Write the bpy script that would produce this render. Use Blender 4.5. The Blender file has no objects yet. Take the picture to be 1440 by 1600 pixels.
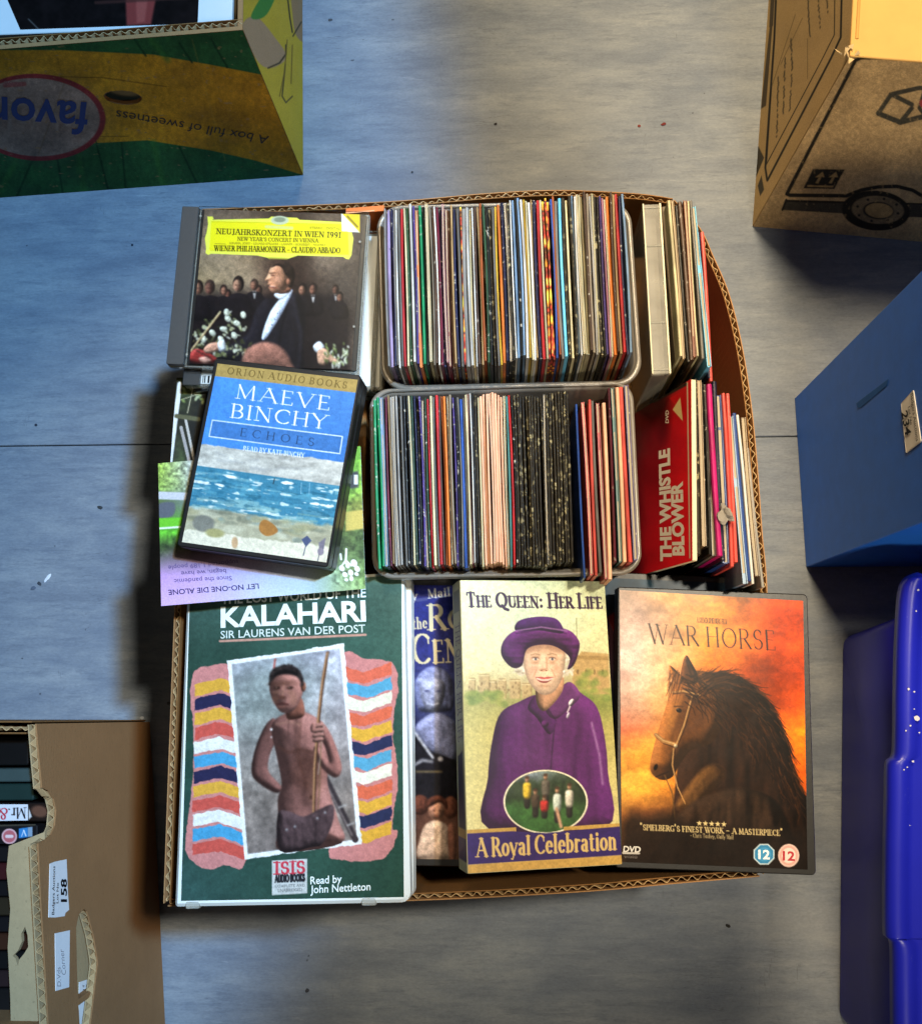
import bpy, bmesh, math, random
import numpy as np
random.seed(7); np.random.seed(7)
SC = bpy.context.scene
COL = SC.collection

# ------------------------------------------------------------------ camera
CAM_H = 0.97                                   # camera height over the floor (m)
FPX, CX, CY = 1440.0, 720.0, 800.0             # focal length and centre in photo pixels (1440 x 1600)
NADIR = (787.0, 1070.0)                        # where the upright edges of the boxes meet
_d = np.array([(NADIR[0]-CX)/FPX, -(NADIR[1]-CY)/FPX, -1.0]); _d /= np.linalg.norm(_d)
_z = -_d; _x = np.array([1.0, 0, 0]); _x -= _x.dot(_z)*_z; _x /= np.linalg.norm(_x); _y = np.cross(_z, _x)
ROT = np.array([_x, _y, _z])                   # camera -> world
cam_data = bpy.data.cameras.new('camera'); cam = bpy.data.objects.new('camera', cam_data); COL.objects.link(cam)
cam_data.sensor_fit = 'HORIZONTAL'; cam_data.sensor_width = 36.0; cam_data.lens = 36.0
cam_data.clip_start = 0.01; cam_data.clip_end = 50.0
from mathutils import Matrix, Vector
M4 = Matrix.Identity(4)
for i in range(3):
    for j in range(3): M4[i][j] = ROT[i, j]
M4[2][3] = CAM_H
cam.matrix_world = M4
SC.camera = cam

# ------------------------------------------------------------------ light
world = bpy.data.worlds.new('World'); SC.world = world; world.use_nodes = True
bg = world.node_tree.nodes['Background']; bg.inputs[0].default_value = (1.0, 0.95, 0.88, 1); bg.inputs[1].default_value = 0.022

def spot(name, loc, aim, power, color, half_deg, blend, radius):
    l = bpy.data.lights.new(name, 'SPOT'); l.energy = power; l.color = color
    l.spot_size = math.radians(2*half_deg); l.spot_blend = blend; l.shadow_soft_size = radius
    o = bpy.data.objects.new(name, l); COL.objects.link(o); o.location = loc
    o.rotation_euler = (Vector(aim)-Vector(loc)).to_track_quat('-Z', 'Y').to_euler()
    return o
spot('cool_lamp', (0.90, 0.58, 2.60), (-2.5, 0.45, 0), 430, (0.27, 0.58, 1.0), 33.0, 0.10, 0.06)
spot('warm_lamp', (0.02, 1.18, 2.00), (0.88, 0.46, 0), 245, (1.0, 0.78, 0.50), 27.5, 0.35, 0.26)
spot('box_fill', (0.80, 0.48, 2.60), (-0.03, 0.10, 0.3), 205, (1.0, 0.87, 0.66), 11.0, 0.85, 0.07)  # added warm fill, aimed at the box only to neutralise its bluish whites
spot('south_fill', (0.55, -1.60, 2.30), (0.80, 0.62, 0.1), 240, (1.0, 0.88, 0.70), 23, 1.0, 0.30)  # added soft fill that brightens the south faces of the right-hand boxes
vs = SC.view_settings
vs.view_transform = 'Standard'; vs.look = 'None'; vs.gamma = 1.0; vs.exposure = 0.0; vs.use_curve_mapping = False

# ------------------------------------------------------------------ pixel <-> place
def ray(px, py):
    w = ROT @ np.array([(px-CX)/FPX, -(py-CY)/FPX, -1.0]); return w[:2]/-w[2]
def P(px, py, z):
    r = ray(px, py)*(CAM_H-z); return np.array([r[0], r[1], z])
def project(v):
    v = np.asarray(v, float); c = (v-np.array([0, 0, CAM_H])) @ ROT
    return CX+FPX*c[..., 0]/-c[..., 2], CY-FPX*c[..., 1]/-c[..., 2]
def pose(quad, w, h, z0, treg=6.0, zreg=600.0):
    """rigid w x h rectangle whose corners (TL,TR,BR,BL) look like quad; close to flat and to height z0"""
    q = np.array(quad, float)
    c0 = np.mean([P(x, y, z0) for x, y in quad], 0)
    e = P(*quad[1], z0)-P(*quad[0], z0)
    p = np.array([c0[0], c0[1], z0, math.atan2(e[1], e[0]), 0.0, 0.0])
    loc = np.array([[-w/2, h/2, 0], [w/2, h/2, 0], [w/2, -h/2, 0], [-w/2, -h/2, 0]])
    def corners(p):
        ca, sa = math.cos(p[3]), math.sin(p[3]); cx, sx = math.cos(p[4]), math.sin(p[4]); cy, sy = math.cos(p[5]), math.sin(p[5])
        Rz = np.array([[ca, -sa, 0], [sa, ca, 0], [0, 0, 1]]); Rx = np.array([[1, 0, 0], [0, cx, -sx], [0, sx, cx]]); Ry = np.array([[cy, 0, sy], [0, 1, 0], [-sy, 0, cy]])
        return loc @ (Rz @ Ry @ Rx).T + p[:3]
    def res(p):
        x, y = project(corners(p))
        return np.concatenate([x-q[:, 0], y-q[:, 1], [p[4]*treg*10, p[5]*treg*10, (p[2]-z0)*zreg]])
    for _ in range(25):
        r = res(p); J = np.zeros((len(r), 6))
        for k in range(6):
            dp = p.copy(); dp[k] += 1e-5; J[:, k] = (res(dp)-r)/1e-5
        p = p - np.linalg.lstsq(J, r, rcond=None)[0]
    return corners(p)

# ------------------------------------------------------------------ object helpers
WL = {}
def loc_of(o): return WL[o.name]
def tag(o, label=None, cat=None, group=None, kind=None):
    if label: o['label'] = label
    if cat: o['category'] = cat
    if group: o['group'] = group
    if kind: o['kind'] = kind
    return o
def thing(name, loc, label=None, cat=None, group=None, kind=None):
    o = bpy.data.objects.new(name, None); COL.objects.link(o); o.empty_display_size = 0.02
    o.location = loc; WL[o.name] = np.array(loc, float)
    return tag(o, label, cat, group, kind)
def mk(name, V, F, mat, parent=None, smooth=False, cols=None):
    V = np.asarray(V, float)
    org = WL[parent.name] if parent is not None else np.array([V[:, 0].mean(), V[:, 1].mean(), V[:, 2].min()])
    me = bpy.data.meshes.new(name)
    if isinstance(F, np.ndarray):
        n, k = F.shape
        me.vertices.add(len(V)); me.vertices.foreach_set('co', (V-org).astype(np.float32).ravel())
        me.loops.add(n*k); me.loops.foreach_set('vertex_index', F.astype(np.int32).ravel())
        me.polygons.add(n); me.polygons.foreach_set('loop_start', np.arange(0, n*k, k, dtype=np.int32))
        me.update(calc_edges=True)
    else:
        me.from_pydata((V-org).tolist(), [], F); me.update()
    if cols is not None:
        a = me.color_attributes.new('Col', 'FLOAT_COLOR', 'POINT')
        c = np.ones((len(V), 4), np.float32); c[:, :3] = cols; a.data.foreach_set('color', c.ravel())
    if smooth: me.polygons.foreach_set('use_smooth', np.ones(len(me.polygons), bool))
    mats = mat if isinstance(mat, (list, tuple)) else [mat]
    for m in mats: me.materials.append(m)
    o = bpy.data.objects.new(name, me); COL.objects.link(o)
    if parent is not None: o.parent = parent
    else: o.location = org
    WL[o.name] = org
    return o
def fix_normals(o):
    bm = bmesh.new(); bm.from_mesh(o.data); bmesh.ops.recalc_face_normals(bm, faces=bm.faces); bm.to_mesh(o.data); bm.free(); return o
def unit(v): v = np.asarray(v, float); return v/np.linalg.norm(v)

def box_vf(c, ex, ey, ez):
    """box: centre and three half vectors"""
    c, ex, ey, ez = map(np.asarray, (c, ex, ey, ez))
    V = [c+a*ex+b*ey+d*ez for d in (-1, 1) for b in (-1, 1) for a in (-1, 1)]
    F = [(0, 2, 3, 1), (4, 5, 7, 6), (0, 1, 5, 4), (2, 6, 7, 3), (0, 4, 6, 2), (1, 3, 7, 5)]
    return V, F
def join(parts):
    V, F = [], []
    for v, f in parts:
        n = len(V); V += list(v); F += [tuple(i+n for i in q) for q in f]
    return V, F
def lerpq(q, u, v):
    """bilinear in a quad TL,TR,BR,BL: u to the right, v downward"""
    return (q[0]*(1-u)+q[1]*u)*(1-v)+(q[3]*(1-u)+q[2]*u)*v
def subquad(q, u0, v0, u1, v1): return [lerpq(q, u0, v0), lerpq(q, u1, v0), lerpq(q, u1, v1), lerpq(q, u0, v1)]
def qnormal(q): return unit(np.cross(q[3]-q[0], q[1]-q[0]))*1.0
def qframe(q):
    ex = unit(q[1]-q[0]+q[2]-q[3]); n = unit(np.cross(q[3]-q[0], q[1]-q[0]))
    ey = np.cross(n, ex)
    return ex, ey, n
def outline(q, r, seg=5, inset=0.0):
    """rounded outline of a quad, clockwise seen from above; r one radius or four (TL,TR,BR,BL)"""
    rs = r if isinstance(r, (list, tuple)) else [r]*4
    ex, ey, n = qframe(q)
    pts = []
    for k in range(4):
        c = np.asarray(q[k], float)
        a = unit(q[(k+1) % 4]-c); b = unit(q[(k-1) % 4]-c)
        rr = max(rs[k], 1e-5); ri = max(rr-inset, 1e-5)
        cen = c+(a+b)*rr
        if rr < inset: cen = c+(a+b)*inset
        for s in range(seg+1):
            t = math.pi/2*s/seg
            pts.append(cen+ri*(-a*math.cos(t)-b*math.sin(t)))
    return pts
def plate(name, q, t, r, mat, parent=None, b=0.0006, seg=4, up=0.0, smooth=False):
    """plate below quad q (top face), thickness t, rounded corners r, bevel b"""
    q = [np.asarray(c, float) for c in q]
    ex, ey, n = qframe(q)
    L = []
    for ins, dz in ((b, 0), (0, -b), (0, -(t-b)), (b, -t)):
        L.append([p+n*(dz+up) for p in outline(q, r, seg, ins)])
    m = len(L[0]); V = [p for l in L for p in l]; F = []
    F.append(tuple(range(m)))
    for k in range(3):
        for i in range(m):
            j = (i+1) % m; F.append((k*m+i, (k+1)*m+i, (k+1)*m+j, k*m+j))
    F.append(tuple(reversed(range(3*m, 4*m))))
    return fix_normals(mk(name, V, F, mat, parent, smooth))

# ------------------------------------------------------------------ materials
def s2l(c):
    c = np.asarray(c, float); return np.where(c <= 0.04045, c/12.92, ((c+0.055)/1.055)**2.4)
def hx(h):
    h = h.lstrip('#'); return np.array([int(h[i:i+2], 16)/255 for i in (0, 2, 4)])
def lin(h): return tuple(float(v) for v in s2l(hx(h)))
MATS = {}
def nodes(name):
    m = bpy.data.materials.new(name); m.use_nodes = True; nt = m.node_tree; b = nt.nodes['Principled BSDF']; return m, nt, b
def N(nt, t, **kw):
    n = nt.nodes.new(t)
    for k, v in kw.items(): setattr(n, k, v)
    return n
def coords(nt, scale=(1, 1, 1), kind='Object'):
    tc = N(nt, 'ShaderNodeTexCoord'); mp = N(nt, 'ShaderNodeMapping'); mp.inputs['Scale'].default_value = scale
    nt.links.new(tc.outputs[kind], mp.inputs['Vector']); return mp.outputs[0]
def noise(nt, vec, scale, detail=4, rough=0.55):
    n = N(nt, 'ShaderNodeTexNoise'); n.inputs['Scale'].default_value = scale; n.inputs['Detail'].default_value = detail; n.inputs['Roughness'].default_value = rough
    nt.links.new(vec, n.inputs['Vector']); return n.outputs[0]
def ramp(nt, fac, stops):
    r = N(nt, 'ShaderNodeValToRGB'); e = r.color_ramp.elements
    while len(e) < len(stops): e.new(0.5)
    for i, (p, c) in enumerate(stops):
        e[i].position = p; e[i].color = (*c, 1) if len(c) == 3 else c
    nt.links.new(fac, r.inputs[0]); return r.outputs[0]
def mix(nt, fac, a, b, mode='MIX'):
    n = N(nt, 'ShaderNodeMix', data_type='RGBA', blend_type=mode)
    for s, v in ((n.inputs[0], fac), (n.inputs[6], a), (n.inputs[7], b)):
        if isinstance(v, (int, float)): s.default_value = v
        elif isinstance(v, tuple): s.default_value = (*v, 1) if len(v) == 3 else v
        else: nt.links.new(v, s)
    return n.outputs[2]
def bump(nt, b, h, strength=0.2, dist=0.001):
    n = N(nt, 'ShaderNodeBump'); n.inputs['Strength'].default_value = strength; n.inputs['Distance'].default_value = dist
    nt.links.new(h, n.inputs['Height']); nt.links.new(n.outputs[0], b.inputs['Normal'])
def plain(name, h, rough=0.5, spec=0.5, var=0.12, scale=90, bstr=0.0, scuff=0.0, scuff_col='#d8d2c4', metal=0.0, vary=0.0):
    """coloured surface with a little mottling, optional bump and scuffs"""
    if name in MATS: return MATS[name]
    m, nt, b = nodes(name); c = lin(h)
    v = coords(nt)
    if vary:
        oi = N(nt, 'ShaderNodeObjectInfo'); ad = N(nt, 'ShaderNodeVectorMath', operation='ADD'); sc_ = N(nt, 'ShaderNodeMath', operation='MULTIPLY'); sc_.inputs[1].default_value = 37.0
        nt.links.new(oi.outputs['Random'], sc_.inputs[0]); nt.links.new(v, ad.inputs[0]); nt.links.new(sc_.outputs[0], ad.inputs[1]); v = ad.outputs[0]
    n1 = noise(nt, v, scale, 3)
    col = mix(nt, n1, tuple(x*(1-var) for x in c), tuple(min(1, x*(1+var)) for x in c))
    if scuff > 0:
        n2 = noise(nt, v, 300, 4, 0.6)
        k = ramp(nt, n2, [(0.70-0.12*scuff, (0, 0, 0)), (0.76-0.12*scuff, (1, 1, 1))])
        n3 = noise(nt, v, 40, 2); k2 = ramp(nt, n3, [(0.42, (0, 0, 0)), (0.6, (1, 1, 1))])
        kk = mix(nt, 1.0, k, k2, 'MULTIPLY')
        col = mix(nt, kk, col, lin(scuff_col))
    if vary:
        bl_ = noise(nt, v, 26, 2, 0.5)
        col = mix(nt, 1.0, col, ramp(nt, bl_, [(0.40, (1-vary*.75,)*3), (0.56, (1, 1, 1))]), 'MULTIPLY')
        col = mix(nt, 1.0, col, ramp(nt, oi.outputs['Random'], [(0.0, (1-vary,)*3), (1.0, (1, 1, 1))]), 'MULTIPLY')
    nt.links.new(col, b.inputs['Base Color'])
    b.inputs['Roughness'].default_value = rough; b.inputs['Specular IOR Level'].default_value = spec; b.inputs['Metallic'].default_value = metal
    if bstr: bump(nt, b, noise(nt, v, scale*6, 4), bstr, 0.0006)
    MATS[name] = m; return m
def cardboard(name, h, dark=0.8):
    m, nt, b = nodes(name); c = lin(h)
    v = coords(nt); f = noise(nt, coords(nt, (1, 1, 6)), 160, 5, 0.7); g = noise(nt, v, 14, 4)
    col = mix(nt, f, tuple(x*dark for x in c), tuple(min(1, x*1.14) for x in c))
    col = mix(nt, ramp(nt, g, [(0.35, (0, 0, 0)), (0.75, (0.55, 0.55, 0.55))]), col, tuple(x*0.78 for x in c))
    st = noise(nt, v, 5, 6, 0.7); col = mix(nt, ramp(nt, st, [(0.50, (0, 0, 0)), (0.72, (0.5, 0.5, 0.5))]), col, tuple(x*0.62 for x in c))
    wv = N(nt, 'ShaderNodeTexWave'); wv.inputs['Scale'].default_value = 60; wv.inputs['Distortion'].default_value = 1.2; nt.links.new(v, wv.inputs['Vector'])
    sp_ = noise(nt, v, 420, 2, 0.5); col = mix(nt, ramp(nt, sp_, [(0.66, (0, 0, 0)), (0.74, (0.5, 0.5, 0.5))]), col, tuple(x*0.5 for x in c))
    nt.links.new(col, b.inputs['Base Color']); b.inputs['Roughness'].default_value = 0.85; b.inputs['Specular IOR Level'].default_value = 0.2
    hh = mix(nt, 0.35, f, st); bump(nt, b, hh, 0.45, 0.0014); MATS[name] = m; return m
def print_mat(name, rough=0.3, spec=0.5, grain=0.05):
    """printed sheet: colour from the painted colour attribute, plus fine grain"""
    m, nt, b = nodes(name); a = N(nt, 'ShaderNodeAttribute'); a.attribute_name = 'Col'
    v = coords(nt); g = noise(nt, v, 900, 2); w = noise(nt, v, 30, 3)
    col = mix(nt, 1.0, a.outputs['Color'], ramp(nt, g, [(0.3, (1-grain*2,)*3), (0.7, (1, 1, 1))]), 'MULTIPLY')
    nt.links.new(col, b.inputs['Base Color'])
    r = N(nt, 'ShaderNodeMapRange'); r.inputs['To Min'].default_value = rough*0.8; r.inputs['To Max'].default_value = rough*1.3; nt.links.new(w, r.inputs[0]); nt.links.new(r.outputs[0], b.inputs['Roughness'])
    b.inputs['Specular IOR Level'].default_value = spec
    bump(nt, b, w, 0.12, 0.0015)
    MATS[name] = m; return m
def clear(name, tint=(0.96, 0.97, 0.97), gl=0.9, body=0.0, body_col='#b9b4a6', rough=0.06):
    """thin clear plastic: transparent, Fresnel gloss, optional milky body"""
    m, nt, b = nodes(name)
    out = nt.nodes['Material Output']; t = N(nt, 'ShaderNodeBsdfTransparent'); t.inputs[0].default_value = (*tint, 1)
    g = N(nt, 'ShaderNodeBsdfGlossy'); g.inputs['Roughness'].default_value = rough
    fr = N(nt, 'ShaderNodeFresnel'); fr.inputs[0].default_value = 1.5
    b.inputs['Base Color'].default_value = (*lin(body_col), 1); b.inputs['Roughness'].default_value = 0.35
    mb = N(nt, 'ShaderNodeMixShader'); mb.inputs[0].default_value = body
    sm = noise(nt, coords(nt), 60, 4); rr = ramp(nt, sm, [(0.3, (max(0, body-0.08),)*3), (0.8, (min(1, body+0.10),)*3)]); (nt.links.new(rr, mb.inputs[0]) if body > 0 else None)
    nt.links.new(t.outputs[0], mb.inputs[1]); nt.links.new(b.outputs[0], mb.inputs[2])
    mx = N(nt, 'ShaderNodeMixShader'); ml = N(nt, 'ShaderNodeMath', operation='MULTIPLY'); ml.inputs[1].default_value = gl
    nt.links.new(fr.outputs[0], ml.inputs[0]); nt.links.new(ml.outputs[0], mx.inputs[0])
    nt.links.new(mb.outputs[0], mx.inputs[1]); nt.links.new(g.outputs[0], mx.inputs[2]); nt.links.new(mx.outputs[0], out.inputs[0])
    MATS[name] = m; return m

CARD = cardboard('brown_cardboard', '#a67c50'); CARD_IN = cardboard('inner_cardboard', '#8a6238')
FLUTE = cardboard('cardboard_flute', '#c9a878')
KRAFT = cardboard('golden_cardboard', '#d8b47c', 0.9); PALE = cardboard('pale_cardboard', '#b59c74', 0.85)
BROWN = cardboard('red_brown_cardboard', '#a0754c', 0.85)
PRINT = print_mat('gloss_print', 0.32, 0.2); MATTE = print_mat('matt_print', 0.6, 0.3, 0.1); BOXPRINT = print_mat('box_print', 0.8, 0.2, 0.16)
BLACKP = plain('black_plastic', '#1c1a18', 0.38, 0.5, 0.2, 60, 0.1)
WHITEP = plain('white_plastic', '#dfe2da', 0.35, 0.5, 0.06, 50, 0.05)
PAGE = plain('white_paper', '#e9e4d4', 0.8, 0.2, 0.06, 200)
STICK = plain('sticker_paper', '#ecebea', 0.7, 0.2, 0.05, 60, 0.1)
INK = plain('black_ink', '#141318', 0.6, 0.2, 0.1)
CLEAR = clear('clear_plastic'); CLEARM = clear('milky_clear_plastic', body=0.35, body_col='#c9c4b4')
TUB = clear('tub_plastic', (0.85, 0.83, 0.78), 0.7, 0.66, '#8b8376', 0.2)

# ------------------------------------------------------------------ print painter
def vnoise(x, y, seed):
    xi = np.floor(x).astype(np.int64); yi = np.floor(y).astype(np.int64); fx = x-xi; fy = y-yi
    fx = fx*fx*(3-2*fx); fy = fy*fy*(3-2*fy)
    def h(a, b):
        n = (a*374761393+b*668265263+seed*974711) & 0x7fffffff
        n = ((n ^ (n >> 13))*1274126177) & 0x7fffffff
        return ((n ^ (n >> 16)) & 0xffff)/65535.0
    return (h(xi, yi)*(1-fx)+h(xi+1, yi)*fx)*(1-fy)+(h(xi, yi+1)*(1-fx)+h(xi+1, yi+1)*fx)*fy
def smooth_pts(pts, closed=True, n=6):
    p = np.array(pts, float); m = len(p); out = []
    rng = range(m) if closed else range(m-1)
    for i in rng:
        if closed: a, b, c, d = p[(i-1) % m], p[i], p[(i+1) % m], p[(i+2) % m]
        else: a, b, c, d = p[max(i-1, 0)], p[i], p[i+1], p[min(i+2, m-1)]
        for k in range(n):
            t = k/n; out.append(0.5*((2*b)+(-a+c)*t+(2*a-5*b+4*c-d)*t*t+(-a+3*b-3*c+d)*t**3))
    if not closed: out.append(p[-1])
    return np.array(out)
class Paint:
    """a print painted in photo pixel coordinates on a quad TL,TR,BR,BL standing in the place"""
    def __init__(s, q, res=0.00045, base='#ffffff'):
        s.q = [np.asarray(c, float) for c in q]
        w = np.linalg.norm(s.q[1]-s.q[0]); h = np.linalg.norm(s.q[3]-s.q[0])
        s.nx = max(2, int(w/res)); s.ny = max(2, int(h/res))
        u, v = np.meshgrid(np.linspace(0, 1, s.nx+1), np.linspace(0, 1, s.ny+1))
        s.u, s.v = u, v
        U, Vv = u[..., None], v[..., None]
        s.pos = (s.q[0]*(1-U)+s.q[1]*U)*(1-Vv)+(s.q[3]*(1-U)+s.q[2]*U)*Vv
        s.X, s.Y = project(s.pos)
        s.img = np.zeros((s.ny+1, s.nx+1, 3)); s.img[:] = hx(base)
        s.pitch = max(0.5, float(np.hypot(s.X[0, 1]-s.X[0, 0], s.Y[0, 1]-s.Y[0, 0])))
    def uv(s, u, v): return tuple(float(a) for a in project(lerpq(s.q, u, v)))
    def blend(s, mask, col, alpha=1.0):
        c = hx(col) if isinstance(col, str) else np.asarray(col)
        m = (np.clip(mask, 0, 1)*alpha)[..., None]; s.img = s.img*(1-m)+c*m
    def fbm(s, sx, sy, seed=1, octv=4):
        t = 0; a = 1; tot = 0
        for k in range(octv):
            t = t+a*vnoise(s.X/sx*2**k+17.3*k, s.Y/sy*2**k+9.1*k, seed+k); tot += a; a *= 0.5
        return t/tot
    def grid(s, xs, ys, cols, wob=0):
        c = np.array([[hx(a) for a in row.split()] for row in cols])
        X, Y = s.X, s.Y
        if wob: X = X+(s.fbm(40, 40, 91)-0.5)*wob; Y = Y+(s.fbm(40, 40, 57)-0.5)*wob
        fx = np.interp(X, xs, np.arange(len(xs))); fy = np.interp(Y, ys, np.arange(len(ys)))
        x0 = np.clip(np.floor(fx).astype(int), 0, len(xs)-2); y0 = np.clip(np.floor(fy).astype(int), 0, len(ys)-2)
        tx = (fx-x0)[..., None]; ty = (fy-y0)[..., None]
        s.img = (c[y0, x0]*(1-tx)+c[y0, x0+1]*tx)*(1-ty)+(c[y0+1, x0]*(1-tx)+c[y0+1, x0+1]*tx)*ty
    def mottle(s, amt, sx, sy, seed, mask=None):
        n = (s.fbm(sx, sy, seed)-0.5)*2*amt
        if mask is not None: n = n*mask
        s.img = np.clip(s.img*(1+n[..., None]), 0, 1)
    def pmask(s, pts, soft=1.0, wob=0, seed=5):
        p = np.array(pts, float); X, Y = s.X, s.Y
        if wob: X = X+(s.fbm(9, 9, seed)-0.5)*wob; Y = Y+(s.fbm(9, 9, seed+40)-0.5)*wob
        inside = np.zeros(X.shape, bool); dist = np.full(X.shape, 1e9)
        for i in range(len(p)):
            a, b = p[i], p[(i+1) % len(p)]
            if (a[1] > b[1]) or (a[1] < b[1]):
                c = ((a[1] > Y) != (b[1] > Y)) & (X < (b[0]-a[0])*(Y-a[1])/(b[1]-a[1])+a[0]); inside ^= c
            ab = b-a; L = max(ab.dot(ab), 1e-9); t = np.clip(((X-a[0])*ab[0]+(Y-a[1])*ab[1])/L, 0, 1)
            dist = np.minimum(dist, np.hypot(X-a[0]-t*ab[0], Y-a[1]-t*ab[1]))
        sd = np.where(inside, dist, -dist); return np.clip(sd/max(soft, s.pitch*0.9)+0.5, 0, 1)
    def poly(s, pts, col, soft=1.0, alpha=1.0, sm=False, wob=0, seed=5):
        if sm: pts = smooth_pts(pts, True, 5)
        m = s.pmask(pts, soft, wob, seed); s.blend(m, col, alpha); return m
    def ell(s, cx, cy, rx, ry, col, rot=0, soft=1.5, alpha=1.0):
        a = math.radians(rot); dx = s.X-cx; dy = s.Y-cy
        x = dx*math.cos(a)+dy*math.sin(a); y = -dx*math.sin(a)+dy*math.cos(a)
        d = (1-np.hypot(x/rx, y/ry))*min(rx, ry); m = np.clip(d/max(soft, s.pitch*0.9)+0.5, 0, 1); s.blend(m, col, alpha); return m
    def pill(s, pts, col, r, sm=True, soft=1.2, light=(-.4, -.6, .7), amb=.35, fold=0, fsx=8, fsy=26, seed=3, spec=0.0, gain=1.25, alpha=1.0):
        """rounded, shaded shape as a photograph would show it"""
        p = smooth_pts(pts, True, 5) if sm else np.array(pts, float)
        lo, hi = p.min(0)-3, p.max(0)+3; k = (s.X > lo[0]) & (s.X < hi[0]) & (s.Y > lo[1]) & (s.Y < hi[1])
        rows = np.where(k.any(1))[0]; cols = np.where(k.any(0))[0]
        if len(rows) < 3 or len(cols) < 3: return
        sl = (slice(rows[0], rows[-1]+1), slice(cols[0], cols[-1]+1)); X, Y = s.X[sl], s.Y[sl]
        inside = np.zeros(X.shape, bool); dist = np.full(X.shape, 1e9)
        for i in range(len(p)):
            a, b = p[i], p[(i+1) % len(p)]
            if a[1] != b[1]: inside ^= ((a[1] > Y) != (b[1] > Y)) & (X < (b[0]-a[0])*(Y-a[1])/(b[1]-a[1])+a[0])
            ab = b-a; L = max(ab.dot(ab), 1e-9); t = np.clip(((X-a[0])*ab[0]+(Y-a[1])*ab[1])/L, 0, 1)
            dist = np.minimum(dist, np.hypot(X-a[0]-t*ab[0], Y-a[1]-t*ab[1]))
        d = np.where(inside, dist, 0.0); h = r*np.sqrt(np.clip(1-(1-np.minimum(d/r, 1))**2, 0, 1))
        for _ in range(3):
            hp = np.pad(h, 1, mode='edge'); h = (hp[1:-1, 1:-1]*2+hp[:-2, 1:-1]+hp[2:, 1:-1]+hp[1:-1, :-2]+hp[1:-1, 2:])/6
        if fold:
            f = 0; am = 1
            for o in range(2): f = f+am*vnoise(X/fsx*1.9**o+3.1*o, Y/fsy*1.9**o, seed+o); am *= .35
            h = h+fold*.55*f
        pt = s.pitch; gy, gx = np.gradient(h, pt, pt); n = 1/np.sqrt(1+gx*gx+gy*gy); l = np.array(light, float); l /= np.linalg.norm(l)
        lam = np.clip((-gx*l[0]-gy*l[1]+l[2])*n, 0, 1); sh = (amb+(1-amb)*lam)*gain; c = hx(col)
        out = np.clip(c*sh[..., None]+spec*np.clip(lam-.82, 0, 1)[..., None]*3, 0, 1)
        m = np.clip(np.where(inside, dist, -dist)/max(soft, pt*.9)+.5, 0, 1)[..., None]*alpha
        s.img[sl] = s.img[sl]*(1-m)+out*m
    def ball(s, cx, cy, rx, ry, col, rot=0, **kw):
        a = math.radians(rot); pts = []
        for k in range(22):
            t = 2*math.pi*k/22; x, y = rx*math.cos(t), ry*math.sin(t); pts.append((cx+x*math.cos(a)-y*math.sin(a), cy+x*math.sin(a)+y*math.cos(a)))
        kw.setdefault('r', min(rx, ry)); r = kw.pop('r'); s.pill(pts, col, r, False, **kw)
    def blur(s, n, mask=None):
        o = s.img.copy()
        for _ in range(n):
            p = np.pad(o, ((1, 1), (1, 1), (0, 0)), mode='edge'); o = (p[1:-1, 1:-1]*2+p[:-2, 1:-1]+p[2:, 1:-1]+p[1:-1, :-2]+p[1:-1, 2:])/6
        s.img = o if mask is None else s.img*(1-mask[..., None])+o*mask[..., None]
    def grain(s, amt, seed=77):
        s.img = np.clip(s.img*(1+((vnoise(s.X/1.6, s.Y/1.6, seed)-.5)*amt+(vnoise(s.X/4.5, s.Y/4.5, seed+3)-.5)*amt)[..., None]), 0, 1)
    def line(s, pts, w, col, soft=1.0, alpha=1.0, w1=None):
        p = np.array(pts, float); dist = np.full(s.X.shape, -1e9); n = len(p)
        for i in range(n-1):
            a, b = p[i], p[i+1]; ab = b-a; L = max(ab.dot(ab), 1e-9); t = np.clip(((s.X-a[0])*ab[0]+(s.Y-a[1])*ab[1])/L, 0, 1)
            ww = w if w1 is None else w+(w1-w)*(i+t)/(n-1)
            dist = np.maximum(dist, ww/2-np.hypot(s.X-a[0]-t*ab[0], s.Y-a[1]-t*ab[1]))
        m = np.clip(dist/max(soft, s.pitch*0.8)+0.5, 0, 1); s.blend(m, col, alpha); return m
    def text(s, txt, A, B, C, col, wt=0.13, contrast=0.45, serif=True, track=0.16, alpha=1.0):
        """serif lettering: baseline from A to B, C is above A at cap height (all photo pixels)"""
        strokes, W = layout(txt, wt, contrast, serif, track)
        A, B, C = (np.array(v, float) for v in (A, B, C)); ex = (B-A)/W; ey = C-A
        sc = (np.linalg.norm(ey)+0)*1.0
        m = np.zeros(s.X.shape)
        for (x0, y0, x1, y1, w) in strokes:
            a = A+ex*x0+ey*y0; b = A+ex*x1+ey*y1
            pad = w*sc+2; lo = np.minimum(a, b)-pad; hi = np.maximum(a, b)+pad
            k = (s.X > lo[0]) & (s.X < hi[0]) & (s.Y > lo[1]) & (s.Y < hi[1])
            if not k.any(): continue
            X, Y = s.X[k], s.Y[k]; ab = b-a; L = max(ab.dot(ab), 1e-9); t = np.clip(((X-a[0])*ab[0]+(Y-a[1])*ab[1])/L, 0, 1)
            d = w*sc/2-np.hypot(X-a[0]-t*ab[0], Y-a[1]-t*ab[1])
            m[k] = np.maximum(m[k], np.clip(d/(s.pitch*0.9)+0.5, 0, 1))
        s.blend(m, col, alpha)
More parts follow.
